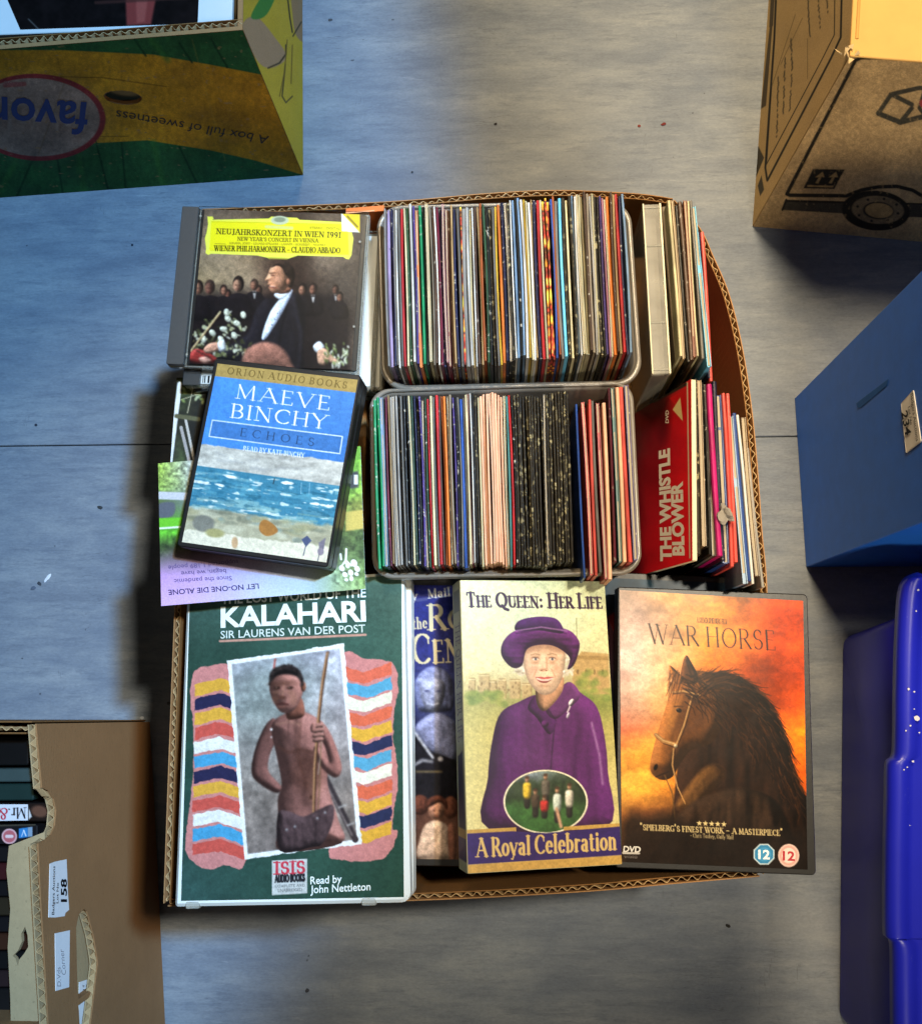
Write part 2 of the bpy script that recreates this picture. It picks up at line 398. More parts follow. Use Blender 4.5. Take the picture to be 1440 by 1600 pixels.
    def build(s, name, mat, parent, lift=0.0002):
        n = unit(np.cross(s.q[3]-s.q[0], s.q[1]-s.q[0]))
        V = (s.pos+n*lift).reshape(-1, 3); w = s.nx+1
        i = (np.arange(s.ny)[:, None]*w+np.arange(s.nx)[None, :]).ravel()
        F = np.stack([i, i+w, i+w+1, i+1], 1)
        return mk(name, V, F, mat, parent, False, s2l(np.clip(s.img, 0, 1)).reshape(-1, 3)*0.93)

# stroke letters: each glyph = (width, [(mode, points)]), cap height 1, x-height 0.64
def arc(cx, cy, rx, ry, a0, a1, n=10):
    return [(cx+rx*math.cos(math.radians(a0+(a1-a0)*i/n)), cy+ry*math.sin(math.radians(a0+(a1-a0)*i/n))) for i in range(n+1)]
G = {
 'A': (.78, [('t', [(.02, 0), (.38, 1)]), ('k', [(.38, 1), (.76, 0)]), ('h', [(.16, .34), (.62, .34)])]),
 'B': (.60, [('k', [(.1, 0), (.1, 1)]), ('a', [(.1, 1), (.3, 1)]+arc(.3, .76, .2, .24, 90, -90)+[(.1, .52)]), ('a', [(.1, .52), (.32, .52)]+arc(.32, .26, .24, .26, 90, -90)+[(.1, 0)])]),
 'C': (.72, [('a', arc(.42, .5, .38, .5, 48, 312, 16)), ('h', [(.67, .87), (.68, .68)])]),
 'D': (.74, [('k', [(.1, 0), (.1, 1)]), ('a', [(.1, 1), (.3, 1)]+arc(.3, .5, .4, .5, 90, -90, 14)+[(.1, 0)])]),
 'E': (.56, [('k', [(.1, 0), (.1, 1)]), ('h', [(.1, 1), (.5, 1), (.5, .84)]), ('h', [(.1, .52), (.42, .52)]), ('h', [(.1, 0), (.54, 0), (.54, .18)])]),
 'F': (.52, [('k', [(.1, 0), (.1, 1)]), ('h', [(.1, 1), (.5, 1), (.5, .84)]), ('h', [(.1, .52), (.42, .52)])]),
 'G': (.76, [('a', arc(.42, .5, .38, .5, 48, 318, 16)), ('k', [(.68, .05), (.68, .42)]), ('h', [(.54, .42), (.78, .42)])]),
 'H': (.76, [('k', [(.1, 0), (.1, 1)]), ('k', [(.64, 0), (.64, 1)]), ('h', [(.1, .52), (.64, .52)])]),
 'I': (.24, [('k', [(.12, 0), (.12, 1)])]),
 'J': (.36, [('k', [(.24, 1), (.24, .1)]), ('a', arc(.1, .1, .14, .2, 0, -120, 6))]),
 'K': (.70, [('k', [(.1, 0), (.1, 1)]), ('t', [(.1, .42), (.58, 1)]), ('k', [(.26, .58), (.68, 0)])]),
 'L': (.54, [('k', [(.1, 0), (.1, 1)]), ('h', [(.1, 0), (.52, 0), (.52, .2)])]),
 'M': (.92, [('t', [(.1, 0), (.12, 1)]), ('k', [(.12, 1), (.45, .1)]), ('t', [(.45, .1), (.78, 1)]), ('k', [(.80, 1), (.82, 0)])]),
 'N': (.80, [('t', [(.1, 0), (.1, 1)]), ('k', [(.1, 1), (.68, 0)]), ('t', [(.68, 0), (.68, 1)])]),
 'O': (.82, [('a', arc(.41, .5, .37, .5, 0, 360, 22))]),
 'P': (.58, [('k', [(.1, 0), (.1, 1)]), ('a', [(.1, 1), (.3, 1)]+arc(.3, .74, .24, .26, 90, -90)+[(.1, .48)])]),
 'Q': (.84, [('a', arc(.41, .5, .37, .5, 0, 360, 22)), ('k', [(.42, .1), (.62, -.12), (.86, -.2)])]),
 'R': (.68, [('k', [(.1, 0), (.1, 1)]), ('a', [(.1, 1), (.3, 1)]+arc(.3, .75, .22, .25, 90, -90)+[(.1, .5)]), ('k', [(.32, .5), (.66, 0)])]),
 'S': (.54, [('a', arc(.27, .75, .2, .25, 35, 270, 12)+arc(.27, .25, .22, .25, 90, -145, 12)), ('h', [(.45, .9), (.45, .74)]), ('h', [(.07, .1), (.06, .28)])]),
 'T': (.66, [('k', [(.33, 0), (.33, 1)]), ('h', [(.04, .82), (.05, 1), (.61, 1), (.62, .82)])]),
 'U': (.74, [('k', [(.1, 1), (.1, .3)]), ('a', arc(.36, .3, .26, .3, 180, 360, 12)), ('t', [(.62, .3), (.62, 1)])]),
 'V': (.74, [('k', [(.02, 1), (.37, 0)]), ('t', [(.37, 0), (.72, 1)])]),
 'W': (1.04, [('k', [(.02, 1), (.28, 0)]), ('t', [(.28, 0), (.52, .95)]), ('k', [(.46, 1), (.74, 0)]), ('t', [(.74, 0), (1.02, 1)])]),
 'Y': (.70, [('k', [(.02, 1), (.35, .48)]), ('t', [(.35, .48), (.68, 1)]), ('k', [(.35, 0), (.35, .48)])]),
 'Z': (.64, [('h', [(.06, .84), (.06, 1), (.6, 1)]), ('k', [(.58, .98), (.06, .02)]), ('h', [(.04, 0), (.6, 0), (.6, .18)])]),
 '1': (.34, [('k', [(.2, 0), (.2, 1)]), ('h', [(.06, .86), (.2, 1)])]),
 '9': (.54, [('a', arc(.27, .7, .2, .3, 0, 360, 16)), ('a', [(.47, .7)]+arc(.2, .5, .27, .5, 0, -80, 8))]),
 'a': (.50, [('k', [(.38, 0), (.38, .46)]), ('a', arc(.22, .46, .16, .18, 0, 150, 8)), ('a', arc(.22, .18, .17, .18, 40, 320, 10))]),
 'b': (.54, [('k', [(.1, 0), (.1, 1)]), ('a', arc(.26, .32, .22, .32, 130, -140, 14))]),
 'c': (.46, [('a', arc(.27, .32, .22, .32, 45, 315, 12))]),
 'e': (.48, [('a', [(.07, .36), (.43, .36)]+arc(.25, .32, .2, .32, 10, 315, 14))]),
 'h': (.58, [('k', [(.1, 0), (.1, 1)]), ('a', [(.1, .44)]+arc(.28, .42, .18, .22, 150, 0, 8)), ('k', [(.46, .42), (.46, 0)])]),
 'i': (.24, [('k', [(.12, 0), (.12, .64)]), ('k', [(.12, .87), (.12, .91)])]),
 'l': (.24, [('k', [(.12, 0), (.12, 1)])]),
 'm': (.88, [('k', [(.1, 0), (.1, .64)]), ('a', [(.1, .44)]+arc(.26, .42, .16, .22, 150, 0, 8)), ('k', [(.42, .42), (.42, 0)]), ('a', [(.42, .44)]+arc(.58, .42, .16, .22, 150, 0, 8)), ('k', [(.74, .42), (.74, 0)])]),
 'n': (.58, [('k', [(.1, 0), (.1, .64)]), ('a', [(.1, .44)]+arc(.28, .42, .18, .22, 150, 0, 8)), ('k', [(.46, .42), (.46, 0)])]),
 'o': (.52, [('a', arc(.26, .32, .22, .32, 0, 360, 18))]),
 'r': (.40, [('k', [(.1, 0), (.1, .64)]), ('a', [(.1, .4)]+arc(.27, .44, .15, .2, 150, 50, 6))]),
 's': (.40, [('a', arc(.2, .48, .14, .16, 35, 270, 9)+arc(.2, .16, .15, .16, 90, -145, 9))]),
 't': (.36, [('k', [(.15, .85), (.15, .12)]), ('h', [(.02, .64), (.33, .64)]), ('a', arc(.25, .12, .1, .12, 180, 320, 5))]),
 'y': (.54, [('k', [(.03, .64), (.27, .02)]), ('t', [(.52, .64), (.27, .02), (.15, -.24), (.04, -.22)])]),
 '&': (.80, [('a', arc(.34, .78, .16, .21, -40, 220, 10)), ('k', [(.2, .68), (.74, 0)]), ('a', arc(.3, .26, .26, .27, 110, 310, 10)), ('t', [(.47, .05), (.7, .5)])]),
 ':': (.24, [('k', [(.12, .08), (.12, .1)]), ('k', [(.12, .52), (.12, .54)])]), '.': (.22, [('k', [(.11, .05), (.11, .06)])]),
 "'": (.18, [('k', [(.09, .98), (.07, .8)])]), '"': (.3, [('k', [(.09, .98), (.07, .82)]), ('k', [(.2, .98), (.18, .82)])]),
 '-': (.5, [('h', [(.04, .36), (.46, .36)])]), ',': (.2, [('k', [(.11, .05), (.06, -.14)])]), '*': (.3, [('k', [(.15, .46), (.15, .5)])]), ' ': (.32, []),
}
def layout(txt, wt, con, serif, track):
    """'~X' draws X as a small capital"""
    out = []; x = 0.0; small = 1.0; i = 0
    while i < len(txt):
        ch = txt[i]; small = 1.0
        if ch == '~': i += 1; ch = txt[i]; small = 0.76
        w, st = G.get(ch, G[' '])
        for mode, pts in st:
            for (a, b) in zip(pts[:-1], pts[1:]):
                dx, dy = b[0]-a[0], b[1]-a[1]; L = math.hypot(dx, dy)+1e-9
                if mode == 'k': ww = wt
                elif mode in 'th': ww = wt*con
                else: ww = wt*(con+(1-con)*abs(dy/L)**1.3)
                out.append((x+a[0]*small, a[1]*small, x+b[0]*small, b[1]*small, ww*(1 if small == 1 else 0.85)))
            if serif and mode in 'kt':
                for e, o in ((pts[0], pts[1]), (pts[-1], pts[-2])):
                    if abs(e[1]-o[1]) > 0.25 and (abs(e[1]) < .01 or abs(e[1]-1) < .01 or abs(e[1]-.64) < .01) and ch not in 'MVWN' or (abs(e[1]-o[1]) > .25 and ch in 'MVWN' and (ch in 'VW' and e[1] > .9 or ch == 'M' and e[1] < .01 or ch == 'N' and not (e[0] > .5 and e[1] < .01))):
                        s = wt*0.95 if e[1] != .64 else wt*.6
                        out.append((x+(e[0]-s)*small, e[1]*small, x+(e[0]+s)*small, e[1]*small, wt*con*0.8))
        x += (w+track)*small if ch != ' ' else w
        i += 1
    return out, max(x-track, 0.1)

# sans lettering as real flat geometry from the built-in font
_cap = {}
def letters(txt, q, A, B, C, col, parent, bold=0.0, lift=0.0004, name='lettering', squeeze=True):
    cu = bpy.data.curves.new('t', 'FONT'); cu.body = txt; cu.offset = bold; cu.resolution_u = 3; cu.fill_mode = 'FRONT'
    ob = bpy.data.objects.new('t', cu); COL.objects.link(ob)
    dg = bpy.context.evaluated_depsgraph_get(); me = ob.evaluated_get(dg).to_mesh()
    V = np.array([v.co[:] for v in me.vertices]); F = [tuple(p.vertices) for p in me.polygons]
    bpy.data.objects.remove(ob); bpy.data.curves.remove(cu)
    x0, x1 = V[:, 0].min(), V[:, 0].max(); cap = 0.7
    ex, ey, n = qframe(q); o = np.asarray(q[0])
    def on(px):   # photo pixel -> point on the plane of q
        w = ROT @ np.array([(px[0]-CX)/FPX, -(px[1]-CY)/FPX, -1.0]); c = np.array([0, 0, CAM_H])
        t = (o-c).dot(n)/w.dot(n); return c+w*t
    a, b, c = on(A), on(B), on(C); vx = (b-a)/(x1-x0); vy = (c-a)/cap
    W = a+(V[:, :1]-x0)*vx+V[:, 1:2]*vy+n*lift
    m = col if not isinstance(col, str) else plain('ink_'+col, col, 0.5, 0.3, 0.06)
    return mk(name, W, F, m, parent)

# ================================================================== FLOOR
def floor_mat():
    m, nt, b = nodes('streaked_vinyl')
    v = coords(nt)
    st = noise(nt, coords(nt, (1.0, 4.2, 1)), 8, 10, 0.70)
    st2 = noise(nt, coords(nt, (1.0, 6.0, 1)), 26, 10, 0.74)
    cl = noise(nt, coords(nt, (1, 1.7, 1)), 3.6, 8, 0.66)
    fine = noise(nt, coords(nt, (1, 2.2, 1)), 260, 4, 0.7)
    c = ramp(nt, st, [(0.32, lin('#727b88')), (0.46, lin('#828b96')), (0.58, lin('#8e969e')), (0.72, lin('#9da3a9'))])
    c = mix(nt, ramp(nt, st2, [(0.36, (0.7, 0.7, 0.7)), (0.50, (0, 0, 0))]), c, lin('#6f7885'))
    c = mix(nt, ramp(nt, st2, [(0.60, (0, 0, 0)), (0.74, (0.7, 0.7, 0.7))]), c, lin('#a9aeb3'))
    c = mix(nt, ramp(nt, cl, [(0.34, (0.75, 0.75, 0.75)), (0.48, (0, 0, 0))]), c, lin('#6c7787'))
    c = mix(nt, ramp(nt, cl, [(0.54, (0, 0, 0)), (0.70, (0.6, 0.6, 0.6))]), c, lin('#9ba0a4'))
    # thin dark cracks and scuffs
    cr = noise(nt, coords(nt, (1.0, 11.0, 1)), 17, 3, 0.5)
    crm = ramp(nt, cr, [(0.488, (0, 0, 0)), (0.498, (0.6, 0.6, 0.6)), (0.502, (0.6, 0.6, 0.6)), (0.512, (0, 0, 0))])
    gate = ramp(nt, noise(nt, v, 11, 3), [(0.56, (0, 0, 0)), (0.64, (1, 1, 1))])
    c = mix(nt, mix(nt, 1.0, crm, gate, 'MULTIPLY'), c, lin('#5c6470'))
    sc = noise(nt, coords(nt, (9.0, 1.0, 1)), 14, 3, 0.5)
    scm = ramp(nt, sc, [(0.492, (0, 0, 0)), (0.498, (0.5, 0.5, 0.5)), (0.502, (0.5, 0.5, 0.5)), (0.508, (0, 0, 0))])
    gate2 = ramp(nt, noise(nt, coords(nt, (1, 1, 1.0)), 13, 3), [(0.62, (0, 0, 0)), (0.68, (1, 1, 1))])
    c = mix(nt, mix(nt, 1.0, scm, gate2, 'MULTIPLY'), c, lin('#596069'))
    sp = noise(nt, v, 75, 2, 0.5)
    c = mix(nt, ramp(nt, sp, [(0.77, (0, 0, 0)), (0.79, (0.8, 0.8, 0.8))]), c, lin('#40454d'))
    c = mix(nt, 1.0, c, ramp(nt, fine, [(0.3, (0.80, 0.80, 0.80)), (0.7, (1, 1, 1))]), 'MULTIPLY')
    nt.links.new(c, b.inputs['Base Color'])
    b.inputs['Roughness'].default_value = 0.55; b.inputs['Specular IOR Level'].default_value = 0.35
    bump(nt, b, st2, 0.25, 0.0006)
    return m
FL = floor_mat()
sub = plain('floor_adhesive', '#3a3d42', 0.9)
floor = mk('floor', *box_vf((0, 0.2, -0.012), (2.5, 0, 0), (0, 2.5, 0), (0, 0, 0.008)), sub)
tag(floor, 'blue grey streaked vinyl floor sheets meeting at a thin seam', 'floor', kind='structure')
SA, SB = P(0, 697, 0), P(1215, 682, 0); sl = (SB[1]-SA[1])/(SB[0]-SA[0]); seam = lambda x: SA[1]+sl*(x-SA[0])
def sheet(y0s, y1s):
    xs = (-2.4, 2.4); top = -0.0
    q = [np.array([xs[0], y1s(xs[0]), 0]), np.array([xs[1], y1s(xs[1]), 0]), np.array([xs[1], y0s(xs[1]), 0]), np.array([xs[0], y0s(xs[0]), 0])]
    return plate('vinyl_sheet', q, 0.0035, 0.0005, FL, floor, b=0.0007, seg=1)
sheet(lambda x: seam(x)+0.0006, lambda x: 2.6)
sheet(lambda x: -2.2, lambda x: seam(x)-0.0006)

# ================================================================== CORRUGATED WALLS
def wall(name, top, bot, z1, z0, parent, t=0.005, outer=None, inner=None, flute=True, wave=0.0075, dz=None, flute_mat=None):
    """corrugated wall along a polyline of (x,y); outside lies to the right of the path. dz: extra height per point"""
    top = np.array(top, float); bot = np.array(bot, float); n = len(top)
    dz = np.zeros(n) if dz is None else np.array(dz, float)
    def nrm(p):
        d = np.gradient(p, axis=0); d /= np.linalg.norm(d, axis=1)[:, None]; return np.stack([d[:, 1], -d[:, 0]], 1)
    nt_, nb_ = nrm(top), nrm(bot); th = 0.0007
    def strip(o0, o1, mat, nm, par):
        V = []
        for i in range(n):
            for o in (o0, o1):
                V.append((*(top[i]+nt_[i]*o), z1+dz[i])); V.append((*(bot[i]+nb_[i]*o), z0))
        F = []
        for i in range(n-1):
            a, b = 4*i, 4*(i+1)
            F += [(a, b, b+1, a+1), (a+2, a+3, b+3, b+2), (a, a+2, b+2, b), (a+1, b+1, b+3, a+3)]
        F += [(0, 1, 3, 2), (4*(n-1), 4*(n-1)+2, 4*(n-1)+3, 4*(n-1)+1)]
        return fix_normals(mk(nm, V, F, mat, par))
    w = strip(t/2-th, t/2, outer or CARD, name, parent)
    strip(-t/2, -t/2+th, inner or CARD_IN, 'inner_liner', w)
    if flute:
        seg = np.linalg.norm(np.diff(top, axis=0), axis=1); s = np.concatenate([[0], np.cumsum(seg)])
        m = int(s[-1]/wave*8); ss = np.linspace(0.001, s[-1]-0.001, m)
        rnd = np.interp(ss, np.linspace(0, s[-1], 40), np.random.uniform(-1.3, 1.3, 40)); crush = np.interp(ss, np.linspace(0, s[-1], 30), np.random.uniform(0.55, 1.0, 30)); sag = np.interp(ss, np.linspace(0, s[-1], 60), np.random.uniform(-.0022, .0006, 60))
        px = np.interp(ss, s, top[:, 0]); py = np.interp(ss, s, top[:, 1]); nx = np.interp(ss, s, nt_[:, 0]); ny = np.interp(ss, s, nt_[:, 1]); zz = z1+np.interp(ss, s, dz)
        a = (t/2-th-0.0002)*crush*np.sin(2*math.pi*ss/wave+rnd); zz = zz+sag; V = []
        for k in range(m):
            for e in (-0.00025, 0.00025):
                V.append((px[k]+nx[k]*(a[k]+e), py[k]+ny[k]*(a[k]+e), zz[k]-0.0004+random.uniform(-.0003, .0003))); V.append((px[k]+nx[k]*(a[k]+e), py[k]+ny[k]*(a[k]+e), zz[k]-0.035))
        F = []
        for k in range(m-1):
            a_, b_ = 4*k, 4*k+4
            F += [(a_, b_, b_+1, a_+1), (a_+2, a_+3, b_+3, b_+2), (a_, a_+2, b_+2, b_)]
        mk('flute', V, F, flute_mat or FLUTE, w)
    return w
def dens(pts, n=8):
    p = np.array(pts, float); return smooth_pts(p, False, n)

# ---- the box of discs
RIM = 0.300
cb = thing('cardboard_box', (-0.03, 0.11, 0), 'open brown cardboard box full of discs standing mid floor', 'box')
def XY(px, py, z): return P(px, py, z)[:2]
NWc = np.array([-0.238, 0.372]); SWc = np.array([-0.236, -0.150]); SEc = XY(1188, 1366, RIM); NEc = XY(1050, 314, RIM)
bx0, bx1, by0, by1 = -0.232, 0.172, -0.138, 0.366
# path direction chosen so that the outside lies on its right-hand side
north = dens([NWc, XY(600, 319, RIM), XY(760, 306, RIM), XY(870, 301, RIM), XY(990, 306, RIM), NEc])
south = dens([SEc, XY(1060, 1377, RIM), XY(900, 1391, RIM), XY(645, 1404, RIM), SWc])
east = dens([NEc, XY(1089, 356, RIM), XY(1110, 400, RIM), XY(1135, 460, RIM), XY(1155, 540, RIM), XY(1169, 630, RIM), XY(1178, 720, RIM), XY(1186, 830, RIM), XY(1194, 930, RIM), XY(1196, 1150, RIM), SEc])
west = dens([SWc, (-0.240, 0.05), (-0.241, 0.2), NWc])
def base_of(path, lo, hi):   # straight foot of a wall
    p = np.array(path); t = np.concatenate([[0], np.cumsum(np.linalg.norm(np.diff(p, axis=0), axis=1))]); t /= t[-1]
    return np.outer(1-t, lo)+np.outer(t, hi)
def rev(p): return np.array(p)[::-1]
# outside on the right: going north->... the north wall must run from east to west reversed => use west->east for outside at left; so reverse
wall('wall', rev(north), base_of(rev(north), (bx1, by1), (bx0, by1)), RIM, 0.001, cb)
wall('wall', rev(south), base_of(rev(south), (bx0, by0), (bx1, by0)), RIM-0.004, 0.001, cb)
wall('wall', rev(east), base_of(rev(east), (bx1+0.004, by0), (bx1+0.004, by1)), RIM-0.001, 0.001, cb)
wall('wall', rev(west), base_of(rev(west), (bx0-0.004, by1), (bx0-0.004, by0)), RIM-0.002, 0.001, cb)
mk('base', *box_vf(((bx0+bx1)/2, (by0+by1)/2, 0.003), ((bx1-bx0)/2-0.004, 0, 0), (0, (by1-by0)/2-0.004, 0), (0, 0, 0.002)), CARD_IN, cb)
# hidden packing that carries the layers on top
def carton(x0, x1, y0, y1, z1, label):
    q = [np.array(c, float) for c in ((x0, y1, z1), (x1, y1, z1), (x1, y0, z1), (x0, y0, z1))]
    o = thing('inner_carton', ((x0+x1)/2, (y0+y1)/2, 0.0052), label, 'carton')
    plate('body', q, z1-0.0052, 0.003, CARD_IN, o, b=0.001, seg=2)
    plate('tape', [np.array(c, float) for c in ((x0+0.01, (y0+y1)/2+0.02, z1+0.0004), (x1-0.01, (y0+y1)/2+0.02, z1+0.0004), (x1-0.01, (y0+y1)/2-0.02, z1+0.0004), (x0+0.01, (y0+y1)/2-0.02, z1+0.0004))], 0.0003, 0.001, PALE, o, b=0.00005, seg=1)
    return o
carton(-0.222, -0.106, 0.052, 0.358, 0.278, 'plain closed carton under the stacked jewel cases')
carton(-0.094, 0.112, 0.052, 0.358, 0.232, 'plain closed carton under the plastic tubs')
carton(0.118, 0.160, 0.052, 0.345, 0.185, 'narrow closed carton under the row beside the corrugated edge')
carton(-0.222, 0.155, -0.128, 0.044, 0.262, 'wide closed carton under the film cases')

# ================================================================== PLASTIC TUBS
def tub(quad, rr, zr, depth, label):
    """open tub with rolled rim; quad = outer rim corners TL,TR,BR,BL (x,y)"""
    q = [np.array([*c, zr]) for c in quad]
    o = thing('plastic_tub', (*np.mean(quad, 0), zr-depth), label, 'tub', 'clear plastic tubs of booklets')
    prof = [(0.0, -0.004), (0.0, -0.0005), (0.0012, 0.0), (0.004, -0.0006), (0.0055, -0.003), (0.0085, -depth+0.006), (0.0115, -depth), (0.0125, -depth), (0.0125, -depth+0.0012), (0.0100, -depth+0.007), (0.0068, -0.0035)]
    L = []
    for ins, dz in prof: L.append([p+np.array([0, 0, dz]) for p in outline(q, rr, 8, ins)])
    m = len(L[0]); V = [p for l in L for p in l]; F = []
    for k in range(6):
        for i in range(m):
            j = (i+1) % m; F.append((k*m+i, (k+1)*m+i, (k+1)*m+j, k*m+j))
    F.append(tuple(reversed(range(6*m, 7*m))))
    w = mk('shell', V, F, TUB, o, True)
    # rim bead
    Vb, Fb = [], []; ring = outline(q, rr, 8, 0.0018); ce = np.mean(ring, 0); k = 8
    for p in ring:
        d = unit((p-ce)*np.array([1, 1, 0]))
        for a in range(k):
            t = 2*math.pi*a/k; Vb.append(p+d*0.0022*math.cos(t)+np.array([0, 0, 0.0004+0.0016*math.sin(t)]))
    n = len(ring)
    for i in range(n):
        for a in range(k): Fb.append((i*k+a, i*k+(a+1) % k, ((i+1) % n)*k+(a+1) % k, ((i+1) % n)*k+a))
    mk('rim', Vb, Fb, TUB, o, True)
    return o
TZ = 0.334
tub([XY(588, 322, TZ), XY(984, 312, TZ), XY(1004, 603, TZ), XY(596, 612, TZ)], 0.020, TZ, 0.096, 'greyish clear plastic tub packed with booklets against the far corrugated edge')
tub([XY(577, 608, TZ), XY(988, 594, TZ), XY(1003, 898, TZ), XY(582, 906, TZ)], 0.016, TZ, 0.096, 'greyish clear plastic tub with the salmon and speckled black booklets')

# ================================================================== BOOKLETS
CN = {'white': '#d9d6cc', 'cream': '#d2c79c', 'black': '#17150f', 'grey': '#77736b', 'light grey': '#9c9890', 'lilac': '#a693b8', 'navy': '#20213e', 'red': '#c02a2c',
      'maroon': '#6e1d31', 'orange': '#dd7a30', 'green': '#1f8a54', 'dark green': '#2c4a30', 'purple': '#4c3a78', 'brown': '#5b4434', 'tan': '#a98a5c', 'yellow': '#e2b93a',
      'light blue': '#7f9fbe', 'sky blue': '#6cc0e4', 'blue': '#2e56a4', 'pink': '#b87a88', 'magenta': '#c41a72', 'salmon': '#eeb48f', 'coral': '#e0574c', 'teal': '#4d8681', 'taupe': '#8d7f6a', 'speckled black': '#2d271b', 'orange brown': '#a4562a', 'patterned': '#d85a3a'}
PAGED = plain('aged_paper', '#a89c84', 0.85, 0.2, 0.1, 200)
def booklet_mat(c):
    nm = 'cover_'+c.replace(' ', '_')
    if nm in MATS: return MATS[nm]
    if c == 'patterned':
        m, nt, b = nodes(nm); n = noise(nt, coords(nt, (0.2, 1, 1)), 55, 3, 0.5)
        col = ramp(nt, n, [(0.36, lin('#e8d060')), (0.44, lin('#c8402a')), (0.5, lin('#302018')), (0.56, lin('#e89030')), (0.64, lin('#f0d850'))])
        nt.links.new(col, b.inputs['Base Color']); b.inputs['Roughness'].default_value = 0.4; MATS[nm] = m; return m
    dark = sum(hx(CN[c])) < 1.0
    if c == 'speckled black': return plain(nm, CN[c], 0.4, 0.4, 0.4, 160, 0.2, 1.35, '#bcae80', vary=0.45)
    if c == 'salmon': return plain(nm, CN[c], 0.5, 0.4, 0.22, 120, 0.1, vary=0.22)
    return plain(nm, CN[c], 0.38, 0.45, 0.35 if dark else 0.14, 70, 0.15, 0.8 if dark else 0.35, '#d8d0bc' if dark else '#4a4034', vary=0.45)
def booklet(top, length, thick, height, color, spine=True, bow=0.0, lean=0.0, rot=0.0, group=None, label=None):
    """folded booklet standing on edge; top = centre of its top edge"""
    n = 6; L = length/2
    ca, sa = math.cos(rot), math.sin(rot)
    def tr(x, y, z):
        x = x+bow*(1-(y/L)**2)+lean*(z)
        return (top[0]+x*ca-y*sa, top[1]+x*sa+y*ca, top[2]+z)
    o = thing('booklet', (top[0]-lean*height, top[1], top[2]-height), label, 'booklet', group)
    h = thick/2; ys = np.linspace(-L, L, n)
    if spine: prof = [(-h, -height), (-h, -h*0.9), (-h*0.6, -h*0.2), (h*0.1, 0), (h*0.65, -h*0.25), (h, -h*0.9), (h, -height)]
    else: prof = [(-h, -height), (-h, 0), (-h*0.62, 0), (-h*0.62, -0.0012), (h*0.62, -0.0012), (h*0.62, 0), (h, 0), (h, -height)]
    m = len(prof); wob = [random.uniform(-.0004, .0004) for _ in ys]
    V = [tr(x, y+random.uniform(-.0002, .0002), z+(w if z > -0.05 else 0)) for y, w in zip(ys, wob) for (x, z) in prof]; F = []
    for k in range(n-1):
        for i in range(m-1): F.append((k*m+i, k*m+i+1, (k+1)*m+i+1, (k+1)*m+i))
    F += [tuple(range(m)), tuple(reversed(range((n-1)*m, n*m)))]
    c = mk('cover', V, F, booklet_mat(color), o)
    fix_normals(c)
    # page block: shows at the foot end and, when the fold is at the foot, along the top
    hp = h*0.42; V = []; zt = -0.0009 if not spine else -thick*0.6-0.0006
    for y in np.linspace(-L+0.0008, L-0.0008, n):
        for x, z in ((-hp, -height+0.001), (-hp, zt), (hp, zt), (hp, -height+0.001)): V.append(tr(x, y, z))
    F = []
    for k in range(n-1):
        for i in range(3): F.append((4*k+i, 4*k+i+1, 4*k+i+5, 4*k+i+4))
    F += [(0, 1, 2, 3), (4*n-1, 4*n-2, 4*n-3, 4*n-4)]
    fix_normals(mk('pages', V, F, PAGED, o))
    return o
ORD = ['first', 'second', 'third', 'fourth', 'fifth', 'sixth', 'seventh', 'eighth', 'ninth', 'tenth', 'eleventh', 'twelfth', 'thirteenth', 'fourteenth', 'fifteenth', 'sixteenth', 'seventeenth', 'eighteenth', 'nineteenth', 'twentieth']
def book_label(names, i, where):
    """say which booklet: by its colour and its neighbours, or by counting along a run of one colour"""
    c = names[i]; a = i
    while a > 0 and names[a-1] == c: a -= 1
    b = i
    while b < len(names)-1 and names[b+1] == c: b += 1
    if b-a >= 2 and a > 0: return '%s %s booklet counted from the %s one, %s' % (ORD[i-a], c, names[a-1], where)
    lb = names[i-1] if i else None; rb = names[i+1] if i < len(names)-1 else None
    if lb and rb: return '%s booklet between %s and %s, %s' % (c, lb, rb, where)
    return '%s booklet at the end next to %s, %s' % (c, lb or rb, where)
def row(cols, xa, xb, zt, where, group, jz=0.002, jy=0.0015, L=0.1195, hgt=0.118, tub_floor=None, lean=0.0):
    """cols: [(name, weight)], xa/xb: ((x_far,y_far),(x_near,y_near)) pixel ends of the first and last booklet"""
    w = np.array([c[1] for c in cols], float); cum = np.concatenate([[0], np.cumsum(w)]); cum /= cum[-1]
    A0, A1 = P(*xa[0], zt)[:2], P(*xa[1], zt)[:2]; B0, B1 = P(*xb[0], zt)[:2], P(*xb[1], zt)[:2]
    W = np.linalg.norm((B0+B1)/2-(A0+A1)/2)
    names = [c[0] for c in cols]; drift = 0.0
    for i, (c, wt) in enumerate(cols):
        t = (cum[i]+cum[i+1])/2; f = A0*(1-t)+B0*t; nr = A1*(1-t)+B1*t; mid = (f+nr)/2; d = f-nr
        rot = math.atan2(-d[0], d[1]); th = W*(cum[i+1]-cum[i])*random.uniform(0.74, 0.93)
        drift = drift*0.7+random.uniform(-1, 1)*jy
        z = zt+random.uniform(-jz, jz)
        lab = book_label(names, i, where)
        booklet((mid[0], mid[1]+drift, z), L, th, z-tub_floor-0.0002 if tub_floor else hgt, c, random.random() < 0.88, random.uniform(-.0009, .0009), lean+random.uniform(-.004, .004), rot+random.uniform(-.004, .004),
                group, lab)
def parse(s):
    out = []
    for t in s.split(','):
        t = t.strip(); k = 1.0
        if ':' in t: t, k = t.split(':'); k = float(k)
        out.append((t, k))
    return out
